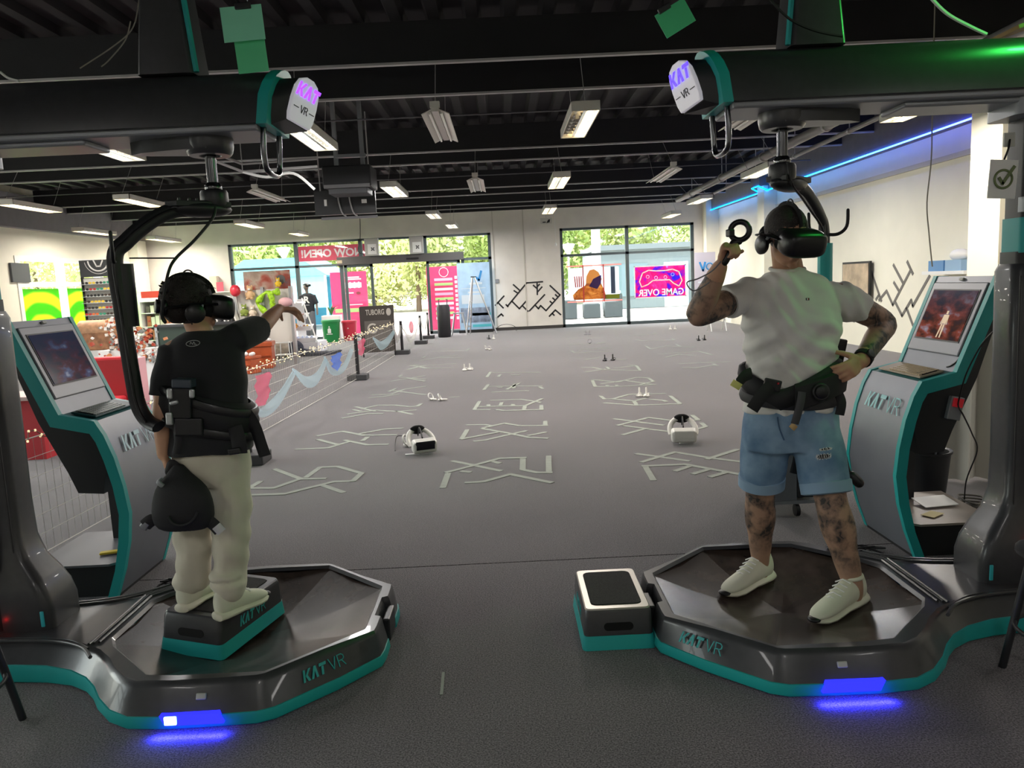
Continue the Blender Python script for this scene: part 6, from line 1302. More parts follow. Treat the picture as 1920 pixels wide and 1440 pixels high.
# projector and its plate
p = PY(658, 335, 11.90); T = T_('projector', 'dark ceiling projector on a bracket frame', 'projector', (p.x, 11.90, p.z)); X0, Z0 = p.x, p.z
MB().bx(X0-.37, X0+.35, 11.60, 12.20, Z0-.16, Z0+.16).build('projector_body', M('projector_dark', '#1b1c20', .5), T, bevel=.02); MB().bx(X0-.35, X0+.33, 11.58, 11.62, Z0-.17, Z0-.12).build('front_edge', M('projector_silver', '#77777a', .5), T); MB().bx(X0-.3, X0+.28, 11.65, 12.10, Z0-.25, Z0-.16).build('lens_block', M('projector_mid', '#55565a', .5), T, bevel=.01)
for sx in (-.2, .2): MB().bx(X0+sx-.03, X0+sx+.03, 11.85, 11.91, Z0+.16, 4.36).build('bracket', m_silver, T)
MB().bx(X0-.2, X0+.26, 11.80, 11.86, Z0+.3, Z0+.35).build('cross_bar', m_silver, T); MB().lathe([(.06, 0), (.08, .02), (.07, .1)], c=(X0-.36, 11.80, Z0+.02), n=14, R=Matrix.Rotation(math.radians(90), 3, 'Y')).build('lens', m_chrome, T, smooth=40)
p = PY(648, 380, 12.5); T = T_('mounting_panel', 'black hanging panel with sockets below the projector', 'panel', (p.x, 12.50, p.z)); MB().bx(p.x-.5, p.x+.48, 12.50, 12.56, p.z-.18, p.z+.2).build('board', m_bodyd, T); MB().bx(p.x-.4, p.x+.5, 12.47, 12.50, p.z-.26, p.z-.22).build('lamp_bar', M('bar_grey', '#77767a', .5), T); MB().bx(p.x+.26, p.x+.34, 12.48, 12.50, p.z-.02, p.z+.04).build('socket', m_white, T); MB().bx(p.x-.34, p.x-.3, 12.48, 12.50, p.z-.04, p.z+.06).build('socket', m_white, T)
for sx in (-.4, .4): MB().tube([(p.x+sx, 12.53, p.z+.2), (p.x+sx, 12.53, 4.35)], .01, 6).build('hanger', m_rail, T)
for k, dx in enumerate((-.1, .08)): MB().tube(spline([(p.x+dx-.02, 12.48, p.z+.18), (p.x+dx, 12.46, p.z+.0), (p.x+dx+.04, 12.47, p.z-.16), (p.x+dx+.1, 12.48, p.z-.22)], 4), .012, 6).build('cable', m_rail, T)
# cable tray truss behind the left swing arm
a, b_ = PY(300, 262, 9.0), PY(455, 322, 10.3); T = T_('cable_tray', 'light metal cable ladder under the ceiling near the projector', 'cable tray', a)
for q in (a, b_): MB().tube([q, (q.x, q.y, 4.36)], .006, 5).build('hanger', m_rail, T)
for off in (0, .1): MB().tube([a+Z3*off, b_+Z3*off, PY(595, 312, 10.4)+Z3*off], .018, 6).build('side_rail', m_rail, T)
b = MB(); b.tube(spline([PY(455, 322, 10.3), PY(500, 332, 10.3), PY(550, 325, 10.3), PY(590, 355, 10.4)], 6), .02, 6); b.build('loose_cable', m_white, T, smooth=60)
# exit sign
p = PY(1024, 414, 23); T = T_('exit_sign', 'small hanging exit sign above the black wall tape art', 'sign', p); MB().box(p, (.34, .02, .17)).build('sign_plate', M('sign_pale', '#cfcdc4', .5), T); MB().tube([p+Z3*.08, (p.x, 23, 3.9)], .006, 5).build('chain', m_rail, T); b = MB(); b.stroke([(-.1, -.04), (-.02, -.04)], .03, p-Y3*.013, X3, Z3, .002); b.prism([(.0, -.07), (.1, -.05), (.12, .04), (.06, .03)], .002, p-Y3*.013, X3, Z3); b.build('pictogram', m_black, T)
p = PY(1042, 455, 24.8); T = T_('pull_switch', 'white pull cord switch hanging beside the poster window', 'switch', p); MB().tube([(p.x, 24.8, 4.36), p], .006, 5).build('cord', m_white, T); MB().lathe([(.01, 0), (.03, -.05), (.03, -.1)], c=p, n=8).build('cord_knob', m_white, T)
p = PY(932, 527, YB-.02); MB().box((p.x, YB-.03, p.z), (.12, .05, .12)).build('wall_switch', m_silver, label='small grey wall switch beside the blue banner', cat='switch', bevel=.005)
# right side: banner, easel, picture, shelf with blue boxes
o = panel('pull_up_banner', 'pale banner with blue lettering by the corner behind the raised arm', 'banner', 1304, 1341, 472, 600, 23.6, M('banner_lilac', '#b9b6c6', .6)); _, xa, za, W_, H_, Y = o
b = MB(); b.stroke([(.25*W_, .85*H_), (.4*W_, .73*H_), (.5*W_, .85*H_)], .06, (xa, Y-.004, za), X3, Z3, .004); b.torus((xa+.72*W_, Y-.003, za+.79*H_), .1, .02, X3, Z3, 16, 5, a0=.5, a1=4.5); b.build('lettering', M('print_blue', '#2f86c8', .6), o[0])
for k in range(6): rectp(o[0], o, 'printed_line', M('print_pale', '#cfdbe6', .6), .15, .85, .25+.06*k, .27+.06*k)
p = PX(1604, 520, 6.85); T = T_('framed_picture', 'dark-framed marble picture leaning on the wall behind the man', 'picture', (6.85, p.y, p.z-.35)); MB().bx(6.86, 6.9, p.y-.55, p.y+.6, p.z-.4, p.z+.3).build('frame', m_black, T); MB().bx(6.85, 6.865, p.y-.51, p.y+.56, p.z-.36, p.z+.26).build('print', M('marble_tan', '#b8a488', .5, vary=.25, vscale=4), T)
a, b_ = PX(1747, 505, 6.7), PX(1812, 505, 6.7); T = T_('wall_ledge', 'white wall shelf beside the cream pillar', 'shelf', (6.75, (a.y+b_.y)/2, a.z-.06)); MB().bx(6.6, 6.95, b_.y-.1, a.y+.1, a.z-.08, a.z-.03).build('board', m_white, T)
for k, (t0, t1, cc) in enumerate(((.0, .45, '#8fb0cf'), (.5, .95, '#5f8fc0'))): MB().bx(6.62, 6.85, lerp(b_.y, a.y, t0), lerp(b_.y, a.y, t1), a.z-.03, a.z+.13).build('tissue_box', M('box_'+cc, cc, .5), label='%s blue box on the white wall shelf' % ('pale' if k == 0 else 'mid'), cat='box', group='blue boxes')
MB().ell((6.73, lerp(b_.y, a.y, .25), a.z+.2), (.1, .2, .09)).build('tissue_tuft', m_white, label='white tissue pulled from the pale blue box', cat='tissue', smooth=60)
T = T_('folding_chair', 'white folding chair against the far cream wall', 'chair', (5.7, 20.5, 0))
for dx in (-.2, .2):
    MB().tube([(5.7+dx, 20.2, 0), (5.7+dx, 20.6, .9)], .015, 6).build('leg', m_white, T); MB().tube([(5.7+dx, 20.65, 0), (5.7+dx, 20.25, .5)], .015, 6).build('leg', m_white, T)
MB().bx(5.48, 5.92, 20.2, 20.6, .45, .48).build('seat', m_white, T); MB().bx(5.48, 5.92, 20.5, 20.54, .65, .9).build('backrest', m_white, T)
# wall tape art
def tape_art(name, lab, polys, conv, wd, mat, nrm):
    T = None; segs = []
    for poly in polys:
        P_ = [conv(*p) for p in poly]; segs += list(zip(P_[:-1], P_[1:]))
    c = sum((s_[0] for s_ in segs), Vector((0, 0, 0)))/len(segs); T = thing(name, lab, 'tape art', c); nrm = Vector(nrm)
    for a, b_ in segs:
        d = (b_-a).normalized(); sd = d.cross(nrm).normalized()*wd/2; a2, b2 = a-d*wd*.3, b_+d*wd*.3; b = MB(); q = [a2-sd, b2-sd, b2+sd, a2+sd]; b.add(q+[v+nrm*.006 for v in q], [(3, 2, 1, 0), (4, 5, 6, 7), (0, 1, 5, 4), (1, 2, 6, 5), (2, 3, 7, 6), (3, 0, 4, 7)]); b.build('tape_strip', mat, T)
zc = lambda x, y: (740+x/4, 380+y/4)
art = [[(890, 615), (940, 660)], [(895, 660), (925, 680)], [(845, 778), (990, 602), (1110, 593)], [(835, 765), (850, 780)], [(755, 770), (820, 700)], [(775, 750), (815, 790)], [(880, 740), (935, 795), (985, 740)], [(955, 770), (1000, 815)], [(1068, 598), (1070, 690)], [(1040, 620), (1068, 645)], [(1068, 632), (1086, 612)], [(1070, 672), (1105, 632)], [(1010, 812), (1125, 690)], [(1050, 765), (1078, 795), (1095, 772), (1135, 810), (1240, 692), (1165, 622)], [(1205, 690), (1225, 708)], [(1185, 715), (1205, 732)], [(1165, 740), (1185, 757)], [(765, 865), (800, 835), (814, 850)], [(1160, 852), (1205, 805), (1245, 840)], [(1180, 828), (1196, 845)]]
tape_art('wall_tape_art', 'black tape line art on the pale back wall', art, lambda x, y: PY(*zc(x, y), YB-.001), .05, m_black, (0, -1, 0))
zr = lambda x, y: (1560+x/2.32, 440+y/2.32)
art = [[(136, 195), (162, 132), (215, 288)], [(190, 278), (215, 240)] if False else [(192, 282), (205, 262)], [(205, 285), (238, 245), (265, 305), (345, 150)], [(268, 132), (312, 215)], [(270, 208), (292, 245)], [(328, 118), (352, 170)], [(275, 292), (305, 352), (345, 285), (352, 310), (425, 180)], [(325, 320), (352, 392)]]
tape_art('wall_tape_art', 'grey tape zigzag art on the cream side wall', art, lambda x, y: PX(*zr(x, y), 6.949), .055, M('tape_grey', '#6f6c66', .6), (-1, 0, 0))
# ================================================================ floor tape symbols
m_tape = M('tape_pale', '#878d83', .7, vary=.06, vscale=20)
def zoomc(ox, oy, k): return lambda x, y: (ox+x/k, oy+y/k)
c5 = zoomc(740, 640, 5.144); c4 = zoomc(440, 640, 4.5); c3 = zoomc(440, 580, 5.333); c6 = zoomc(1060, 600, 4.5)
SYM = [
 ('pale tape symbol with crossing strokes in front of the centre aisle, nearest row', c5, [[(560,1155),(1020,1250)], [(500,1265),(700,1215),(1010,1132),(1260,1125)], [(1237,1128),(1235,1240),(1380,1268),(1510,1268)], [(1485,1110),(1487,1265)], [(515,1275),(465,1412)], [(690,1365),(860,1355),(1115,1285),(1510,1365)], [(950,1160),(1010,1176)], [(650,1255),(725,1262)]]),
 ('pale tape symbol of long crossed bars in the centre row, second', c5, [[(695,808),(870,805),(930,815)], [(645,945),(700,855)], [(645,945),(990,880)], [(770,965),(870,955),(1265,865)], [(850,838),(1060,792),(1200,815),(1470,812)], [(840,842),(1060,880),(1300,930),(1470,938)], [(1452,772),(1452,808)], [(1290,910),(1455,878)]]),
 ('pale tape symbol like a comb in the centre row, third', c5, [[(768,660),(820,578)], [(768,660),(915,660)], [(800,632),(1260,622),(1420,555)], [(930,570),(1220,560),(1410,590)], [(985,660),(1060,670),(1430,660)], [(1415,618),(1415,655)], [(1257,622),(1247,662)], [(1032,592),(1020,620)], [(905,612),(905,630)], [(1140,607),(1140,620)]]),
 ('pale tape symbol with one slanted bar in the centre row, fourth', c5, [[(862,468),(903,417)], [(915,435),(1420,430)], [(1155,412),(1150,453)], [(1000,445),(1035,445)], [(940,490),(1290,475)], [(1400,440),(1430,458)], [(1080,465),(1200,405)]]),
 ('faint tape symbol with one slanted bar in the centre row, fifth', c5, [[(890,345),(925,297)], [(1000,342),(1018,322)], [(930,302),(1400,300)], [(1130,325),(1200,325)]]),
 ('pale tape symbol with a hooked loop beside the boy\'s treadmill', c4, [[(340,1080),(555,1160)], [(110,1240),(330,1240),(545,1165),(760,1160)], [(600,1150),(720,1065),(870,1058),(1070,1115),(1000,1180),(840,1185),(640,1235),(420,1290),(110,1300)], [(740,1215),(915,1275)], [(130,1235),(215,1185)]]),
 ('pale tape symbol with two forks beside the dark visored headset', c4, [[(700,798),(910,760),(1090,795),(1360,790)], [(705,830),(870,875)], [(520,912),(790,900),(960,850)], [(1060,780),(1250,745),(1415,735)], [(930,835),(1120,875),(1290,870)], [(1080,840),(1120,810)]]),
 ('pale tape symbol with a wavy top by the netting', c3, [[(1210,975),(1400,1020)], [(1300,990),(1430,960),(1600,960),(1740,975),(1825,970),(1865,945)], [(1190,1005),(1260,1020)], [(1130,1050),(1420,1010),(1640,1022),(1810,1008)], [(1080,1090),(1330,1045),(1480,1045)], [(1620,1018),(1775,1050)]]),
 ('pale tape symbol of crossed strokes by the first post', c3, [[(1380,855),(1560,850),(1700,800),(1910,770)], [(1540,825),(1610,795)], [(1560,810),(1910,855)], [(1345,885),(1500,870),(1640,850)]]),
 ('pale tape symbol of crossed strokes past the first post', c3, [[(1645,672),(1670,660)], [(1560,720),(1900,665)], [(1650,680),(1910,700)], [(1730,690),(1900,720)]]),
 ('faint tape symbol of crossed strokes near the second post', c3, [[(1750,560),(1910,590)], [(1730,600),(1900,560)], [(1790,552),(1850,560)]]),
 ('faint tape symbol between the second post and the upright controllers', c5, [[(140,270),(290,235),(590,215)], [(180,235),(330,260),(560,255)]]),
 ('faint tape symbol level with the second post base', c5, [[(240,185),(400,160),(470,145),(610,135)], [(270,160),(300,145)], [(410,155),(640,160)]]),
 ('faint tape symbol just beyond the second post', c5, [[(360,95),(700,90)], [(430,75),(560,78)], [(690,90),(720,70)]]),
 ('pale tape symbol with comb teeth in front of the white headset', c6, [[(605,1130),(1040,1190)], [(645,1200),(930,1115)], [(655,1235),(1010,1220),(1500,1310)], [(675,1238),(743,1352)], [(930,1275),(1050,1235)], [(1080,1300),(1200,1265)], [(1225,1325),(1350,1290)], [(950,1120),(1220,1165),(1500,1200)], [(1200,1175),(1450,1095)]]),
 ('pale tape symbol of crossed bars under the white headset', c6, [[(415,835),(825,888)], [(445,890),(700,825),(900,850)], [(500,895),(690,920),(860,940)], [(485,970),(690,915)], [(1030,850),(1130,845)], [(1070,805),(1118,842)], [(1150,870),(1185,900),(1100,925)]]),
 ('pale tape symbol of linked lozenges under the white controllers', c6, [[(300,642),(330,668),(410,665),(530,630),(840,622)], [(330,700),(600,720),(970,708),(885,642)], [(400,668),(580,685),(680,660)], [(580,687),(600,716)], [(720,670),(830,680),(850,690)]]),
 ('pale tape symbol shaped like a fish beyond the white controllers', c6, [[(228,510),(252,563),(480,560),(760,545)], [(230,505),(440,525),(600,485),(700,490),(742,520),(640,545)], [(300,540),(500,510),(740,545)], [(350,550),(360,562)], [(430,550),(440,560)]]),
 ('pale tape symbol with an open box before the black controllers', c6, [[(140,400),(230,400),(330,420),(632,428),(600,387),(410,405)], [(170,440),(330,415)], [(350,397),(370,415)], [(540,380),(600,385)]]),
 ('faint tape dashes around the black controllers', c6, [[(90,320),(120,320)], [(170,335),(290,315)], [(400,330),(510,335)]]),
 ('faint tape symbol beyond the black controllers', c6, [[(50,260),(80,275),(400,265)], [(110,255),(240,240),(390,235)]]),
 ('faint tape lines near the poster window floor', c6, [[(10,155),(280,152)], [(20,208),(340,195)], [(330,185),(250,200)]]),
 ('pale tape symbol like a running line beside the man\'s belt', c6, [[(960,370),(1150,360),(1390,355)], [(990,400),(1100,405),(1270,380)], [(1250,370),(1280,385)]]),
 ('faint tape symbol with an arrow bend by the blue lit wall', c6, [[(790,285),(850,285),(1130,265),(1240,295)], [(850,315),(960,290),(1100,300)]]),
 ('faint tape symbol with a check stroke by the blue lit wall', c6, [[(680,220),(720,245),(850,220),(1090,230)], [(930,205),(975,225)]]),
 ('faint tape hook under the raised elbow', c6, [[(600,165),(650,175),(920,170),(900,157)], [(540,135),(760,120)]]),
 ('single short tape mark on the dark carpet between the treadmills', zoomc(0, 0, 1), [[(831,1264),(828,1300)]]),
 ('short tape dash beside the white controllers of the centre aisle', zoomc(0, 0, 1), [[(843,745),(860,744)]])]
for lab, cv, polys in SYM:
    segs = []
    for poly in polys:
        P_ = [PZ(*cv(*p), 0) for p in poly]; segs += list(zip(P_[:-1], P_[1:]))
    c = sum((s_[0]+s_[1] for s_ in segs), Vector((0, 0, 0)))/(2*len(segs)); T = thing('floor_tape_symbol', lab, 'floor tape', (c.x, c.y, 0), group='tape symbols on the carpet'); wd = .012 if 'single short' in lab else .05
    for i, (a, b_) in enumerate(segs):
        d = (b_-a).normalized(); sd = Vector((-d.y, d.x, 0))*wd/2; q = [a-d*.012-sd, b_+d*.012-sd, b_+d*.012+sd, a-d*.012+sd]; z1 = .0025+.0006*(i % 4); b = MB(); b.add([v+Z3*.0002 for v in q]+[v+Z3*z1 for v in q], [(3,2,1,0), (4,5,6,7), (0,1,5,4), (1,2,6,5), (2,3,7,6), (3,0,4,7)]); b.build('tape_strip', m_tape, T)
# ================================================================ posts, netting, drapes
m_post = M('post_black', '#222124', .5)
def stanchion(px, py, lab, h=.78):
    p = PZ(px, py, 0); T = thing('barrier_post', lab, 'post', (p.x, p.y, 0), group='barrier posts'); MB().box((p.x, p.y, .05), (.34, .28, .10)).build('base', M('post_base', '#3c3c3e', .6), T, bevel=.012); MB().lathe([(.034, .1), (.032, h-.02), (.038, h-.015), (.036, h)], c=(p.x, p.y, 0), n=14).build('pole', m_post, T, smooth=40); return p
P0 = stanchion(468, 868, 'black barrier post beside the boy at the near end of the netting'); P1 = stanchion(672, 712, 'black barrier post where the netting ends'); P2 = stanchion(755, 664, 'black barrier post just behind the A-board'); P3 = stanchion(790, 645, 'black barrier post with pink gauze near the sliding door'); P4 = stanchion(804, 635, 'black barrier post beside the tall black bag')
A0 = Vector((-2.92, 4.5, 0)); A1 = Vector((P1.x, P1.y, 0)); fd = (A1-A0).normalized(); fn = Vector((fd.y, -fd.x, 0))
def PF(x, y, off=.0):
    d = ray(x, y); o_ = Vector((0, 0, CH)); t = ((A0+fn*off)-o_).dot(fn)/d.dot(fn); return o_+d*t
A2 = Vector((PZ(745, 668).x-.05, PZ(745, 668).y, 0))
T = thing('net_fence', 'fine white netting fence along the edge of the shop floor', 'fence', A0); m_net = M('net_cord', '#d2cfc8', .7)
for k in range(7):
    z = .03+.72*k/6
    for a, b_ in ((A0, A1), (A1, A2)): MB().tube([a+Z3*z, b_+Z3*z], .004 if k in (0, 6) else .002, 4).build('cord', m_net, T)
b = MB(); L = (A1-A0).length; n = int(L/.075)
for k in range(n):
    p = A0+fd*(.075*k); b.tube([p+Z3*.03, p+Z3*.75], .0012, 3)
for k in range(24): p = A1.lerp(A2, k/24); b.tube([p+Z3*.03, p+Z3*.75], .0012, 3)
b.build('mesh', m_net, T, kind='stuff')
m_bulb = M('fairy_bulb', '#fff1cf', .3, emit='#ffe6b0', estr=.5)
T = thing('fairy_lights', 'string of fairy lights along the top of the netting', 'light string', A0+Z3*.75); b = MB(); wv_ = []
for k in range(260):
    t = k/260; p = (A0.lerp(A1, t/.72) if t < .72 else A1.lerp(A2, (t-.72)/.28))+Z3*(.76+.03*math.sin(k*.9)+random.uniform(-.02, .02))+fn*random.uniform(-.03, .03); wv_.append(p); b.ell(p, (.008, .008, .010), nu=6, nv=4)
MB().tube(wv_, .003, 4).build('wire', M('wire_brown', '#6a5a48', .7), T); b.build('bulbs', m_bulb, T, kind='stuff')
def gauze_mat(name, col, a):
    m = M(name, col, .8); nt, bb = nodes_of(m); tr = nt.nodes.new('ShaderNodeBsdfTransparent'); tl = nt.nodes.new('ShaderNodeBsdfTranslucent'); tl.inputs['Color'].default_value = lin(col); m1 = nt.nodes.new('ShaderNodeMixShader'); m2 = nt.nodes.new('ShaderNodeMixShader'); m1.inputs[0].default_value = .5; m2.inputs[0].default_value = a; out = nt.nodes['Material Output']
    nt.links.new(bb.outputs[0], m1.inputs[1]); nt.links.new(tl.outputs[0], m1.inputs[2]); nt.links.new(tr.outputs[0], m2.inputs[1]); nt.links.new(m1.outputs[0], m2.inputs[2]); nt.links.new(m2.outputs[0], out.inputs['Surface']); return m
mg_b, mg_p, mg_w, mg_d = gauze_mat('gauze_blue', '#b3cbd6', .62), gauze_mat('gauze_pink', '#dd5a7c', .7), gauze_mat('gauze_white', '#cfccc8', .6), gauze_mat('gauze_royal', '#4a78e0', .75)
def drape(lab, top, bot, mat, conv, folds=5, amp=.02, grp='gauze drapes'):
    """sheet between an upper and a lower curve given in photo pixels on the fence plane"""
    tp, bt = spline([conv(*p) for p in top], 8), spline([conv(*p) for p in bot], 8); n = min(len(tp), len(bt)); b = MB(); R_ = 7; vs = []
    for i in range(n):
        for j in range(R_):
            t = j/(R_-1); p = tp[i].lerp(bt[i], t); vs.append(p + fn*amp*math.sin(folds*2*math.pi*t+i*.35) - Z3*.0)
    fs = [(i*R_+j, i*R_+j+1, (i+1)*R_+j+1, (i+1)*R_+j) for i in range(n-1) for j in range(R_-1)]; b.add(vs, fs); return b.build('gauze_drape', mat, label=lab, cat='drape', group=grp, smooth=60)
F_ = lambda x, y: PF(x, y, .03)
drape('pale blue gauze swag at the near end of the netting beside the boy', [(456, 735), (485, 765), (515, 745), (548, 692)], [(462, 765), (490, 783), (522, 765), (552, 700)], mg_b, F_); drape('pale blue gauze swag in the middle of the netting', [(549, 690), (570, 705), (592, 700), (608, 668)], [(552, 700), (570, 724), (595, 722), (611, 678)], mg_b, F_); drape('pale blue gauze swag under the royal blue tuft', [(608, 667), (622, 690), (642, 686), (658, 646)], [(611, 677), (620, 702), (645, 698), (661, 656)], mg_b, F_)
F_ = lambda x, y: PF(x, y, .08)
drape('bright pink gauze tuft hanging on the netting beside the boy', [(478, 705), (495, 700), (508, 697)], [(482, 762), (497, 758), (503, 750)], mg_p, F_, 2); drape('royal blue gauze tuft hanging on the netting', [(620, 668), (630, 663), (640, 660)], [(624, 690), (632, 696), (638, 690)], mg_d, F_, 2)
def F2(x, y): 
    d2 = (A2-A1).normalized(); n2 = Vector((d2.y, -d2.x, 0)); d = ray(x, y); o_ = Vector((0, 0, CH)); return o_+d*((A1+n2*.03-o_).dot(n2)/d.dot(n2))
drape('pink gauze tuft just past the first barrier post', [(670, 640), (678, 636), (684, 634)], [(672, 665), (678, 668), (682, 664)], mg_p, F2, 2); drape('pale blue gauze swag across the foot of the A-board', [(700, 632), (712, 640), (725, 634), (738, 614)], [(702, 642), (712, 656), (727, 650), (740, 622)], mg_b, F2)
def link(a, b_, lab, mat, sag):
    tp = spline([a+Z3*.74, a.lerp(b_, .5)+Z3*(.74-sag), b_+Z3*.74], 8); b = MB(); vs = []
    for i, p in enumerate(tp):
        w_ = .06+.1*math.sin(math.pi*i/(len(tp)-1))
        for j in range(5): vs.append(p-Z3*w_*j/4+Vector((.03*math.sin(j*2.1+i*.4), 0, 0)))
    b.add(vs, [(i*5+j, i*5+j+1, (i+1)*5+j+1, (i+1)*5+j) for i in range(len(tp)-1) for j in range(4)]); b.build('gauze_drape', mat, label=lab, cat='drape', group='gauze drapes', smooth=60)
link(Vector((A2.x, A2.y, 0)), Vector((P2.x, P2.y, 0)), 'white gauze swag between the A-board and the post behind it', mg_w, .3); link(Vector((P2.x, P2.y, 0)), Vector((P3.x, P3.y, 0)), 'white gauze swag with the pink bow towards the sliding door', mg_w, .42); link(Vector((P3.x, P3.y, 0)), Vector((P4.x, P4.y, 0)), 'white gauze swag between the last two barrier posts', mg_w, .35)
p = Vector((P2.x, P2.y, 0)).lerp(Vector((P3.x, P3.y, 0)), .5); MB().ell(p+Z3*.55, (.06, .1, .16)).build('gauze_bow', mg_p, label='pink gauze bow on the white swag near the sliding door', cat='bow', smooth=60)
# ================================================================ headsets and controllers lying on the carpet
m_hw = M('headset_white', '#d8d6cf', .4); m_lens = M('headset_front', '#12141c', .2)
def floor_headset(c, rz, lab, dark):
    T = thing('vr_headset', lab, 'headset', c, group='headsets on the carpet'); c = Vector(c); R = rotz(rz)
    def L(x, y, z): return c + R @ Vector((x, y, z))
    Rt = R @ Matrix.Rotation(.25, 3, 'X')
    b = MB(); b.box(L(0, -.075, .065), (.185, .09, .095), Rt); b.build('visor', m_hw, T, bevel=.022, seg=3)
    b = MB(); b.box(L(0, -.117, .072), (.15, .014, .07), Rt); b.build('front_plate', m_lens if dark else m_hw, T, bevel=.008)
    b = MB(); b.box(L(0, -.03, .06), (.15, .03, .085), R); b.build('face_gasket', m_hmdf, T, bevel=.012)
    b = MB(); P_ = [L(.095*math.cos(t), .02+.105*math.sin(t), .085+.075*math.sin(t)) for t in [math.pi*(-.12)+math.pi*1.24*k/24 for k in range(25)]]; b.tube(P_, (.020, .007), 8, up=(0, 0, 1)); b.build('halo_strap', m_hw, T, smooth=60)
    b = MB(); P_ = [L(.0, -.03+.15*k/8, .115+.055*math.sin(math.pi*k/8)) for k in range(9)]; b.tube(P_, (.018, .005), 8, up=tuple(R @ X3)); b.build('top_strap', m_black, T, smooth=60)
    b = MB(); b.ell(L(0, .12, .155), (.06, .02, .035), R=R); b.build('rear_pad', m_hmdf, T, smooth=60)
    b = MB(); b.ell(L(0, .14, .158), (.035, .014, .026), R=R); b.build('fit_dial', m_hw, T, smooth=60)
    return T
hp1 = PZ(792, 848, 0); floor_headset((hp1.x, hp1.y, 0), .35, 'white headset with dark front plate lying on the carpet', True).scale = (1.25,)*3; hp2 = PZ(1281, 828, 0); floor_headset((hp2.x, hp2.y, 0), -.15, 'white headset lying strap-up on the carpet near the man', False).scale = (1.25,)*3
def controller(c, rz, lab, mat, up, s=1.0, grp='controllers on the carpet'):
    T = thing('vr_controller', lab, 'controller', c, group=grp); c = Vector(c); R = rotz(rz)
    def L(x, y, z): return c + R @ Vector((x*s, y*s, z*s))
    if up:
        MB().lathe([(.02, 0), (.042, .004), (.045, .014), (.036, .028), (.02, .036)], c=c, n=14).build('controller_head', mat, T, smooth=40); MB().lathe([(.020, .036), (.012, .07), (.013, .11), (.008, .125)], c=c, n=10).build('handle', mat, T, smooth=40); b = MB(); b.torus(L(.02, 0, .03), .04*s, .005*s, R @ X3, (Z3*.5+R @ Y3*.8).normalized(), 18, 6); b.build('tracking_ring', mat, T, smooth=60)
    else:
        b = MB(); b.torus(L(0, 0, .055), .048*s, .007*s, R @ X3, (Z3*.9+R @ Y3*.4).normalized(), 20, 6); b.build('tracking_ring', mat, T, smooth=60); MB().ell(L(0, -.01, .018), (.028*s, .04*s, .018*s), R=R, nu=12, nv=8).build('controller_head', mat, T, smooth=60); MB().tube([L(0, .0, .018), L(0, -.09, .018)], [.016*s, .014*s], 10, round_ends=True).build('handle', mat, T, smooth=60)
    return T
CTR = [((871, 695), m_hw, 1, 'one of two upright white controllers beside the faint tape dashes'), ((881, 694), m_hw, 1, 'one of two upright white controllers beside the faint tape dashes'), ((808, 751), m_hw, 0, 'one of two white ring controllers lying near the short tape dash'), ((825, 752), m_hw, 0, 'one of two white ring controllers lying near the short tape dash'), ((911, 656), m_hw, 0, 'one of two white ring controllers lying far up the centre aisle'), ((918, 657), m_hw, 0, 'one of two white ring controllers lying far up the centre aisle'), ((917, 636), m_black, 1, 'dark upright controller near the stepladder foot'), ((926, 636), m_hw, 1, 'pale upright controller near the stepladder foot'), ((1199, 744), m_hw, 1, 'white upright controller with a dark face on the lozenge symbol'), ((1212, 744), m_hw, 1, 'plain white upright controller on the lozenge symbol'), ((1134, 677), m_black, 1, 'one of two upright black controllers in the middle of the carpet'), ((1149, 676), m_black, 1, 'one of two upright black controllers in the middle of the carpet'), ((1106, 644), M('ctrl_grey', '#8a888c', .5), 0, 'single grey controller lying near the poster window'), ((1098, 628), M('ctrl_grey', '#8a888c', .5), 1, 'one of two grey upright controllers close to the wall tape art'), ((1105, 628), M('ctrl_grey', '#8a888c', .5), 1, 'one of two grey upright controllers close to the wall tape art'), ((1257, 618), m_hw, 1, 'one of two white upright controllers under the game poster'), ((1266, 618), m_hw, 1, 'one of two white upright controllers under the game poster'), ((1310, 639), m_black, 1, 'one of two dark upright controllers beneath the raised elbow'), ((1321, 638), m_black, 1, 'one of two dark upright controllers beneath the raised elbow')]
for k, (px, mt, up, lab) in enumerate(CTR): p = PZ(*px, 0); controller((p.x, p.y, .001), .5*k, lab, mt, up)
p = PZ(763, 838, 0); T = controller((p.x, p.y, .001), 1.2, 'white ring controller lying against the dark visored headset', m_hw, 0, 1.2)
p = PZ(773, 853, 0); MB().box((p.x, p.y, .006), (.13, .03, .01), rotz(.05)).build('white_stick', m_white, label='white stick lying in front of the dark visored headset', cat='stick')
p = PZ(1287, 831, 0); MB().box((p.x, p.y, .004), (.13, .03, .008), rotz(0)).build('white_stick', m_white, label='white stick lying in front of the white headset', cat='stick')
MB().tube(spline([PZ(762, 818, .06), PZ(745, 818, .06), PZ(741, 832, .01), PZ(741, 845, .004)], 6), .004, 6).build('headset_cable', m_black, label='short black cable trailing from the headset on the carpet', cat='cable')
MB().tube(spline([PZ(930, 622, .01), PZ(935, 612, .2), PZ(950, 608, .25), PZ(965, 612, .2), PZ(968, 620, .02)], 6), .008, 6).build('loose_cable', m_black, label='black cable looped against the wall below the tape art', cat='cable')
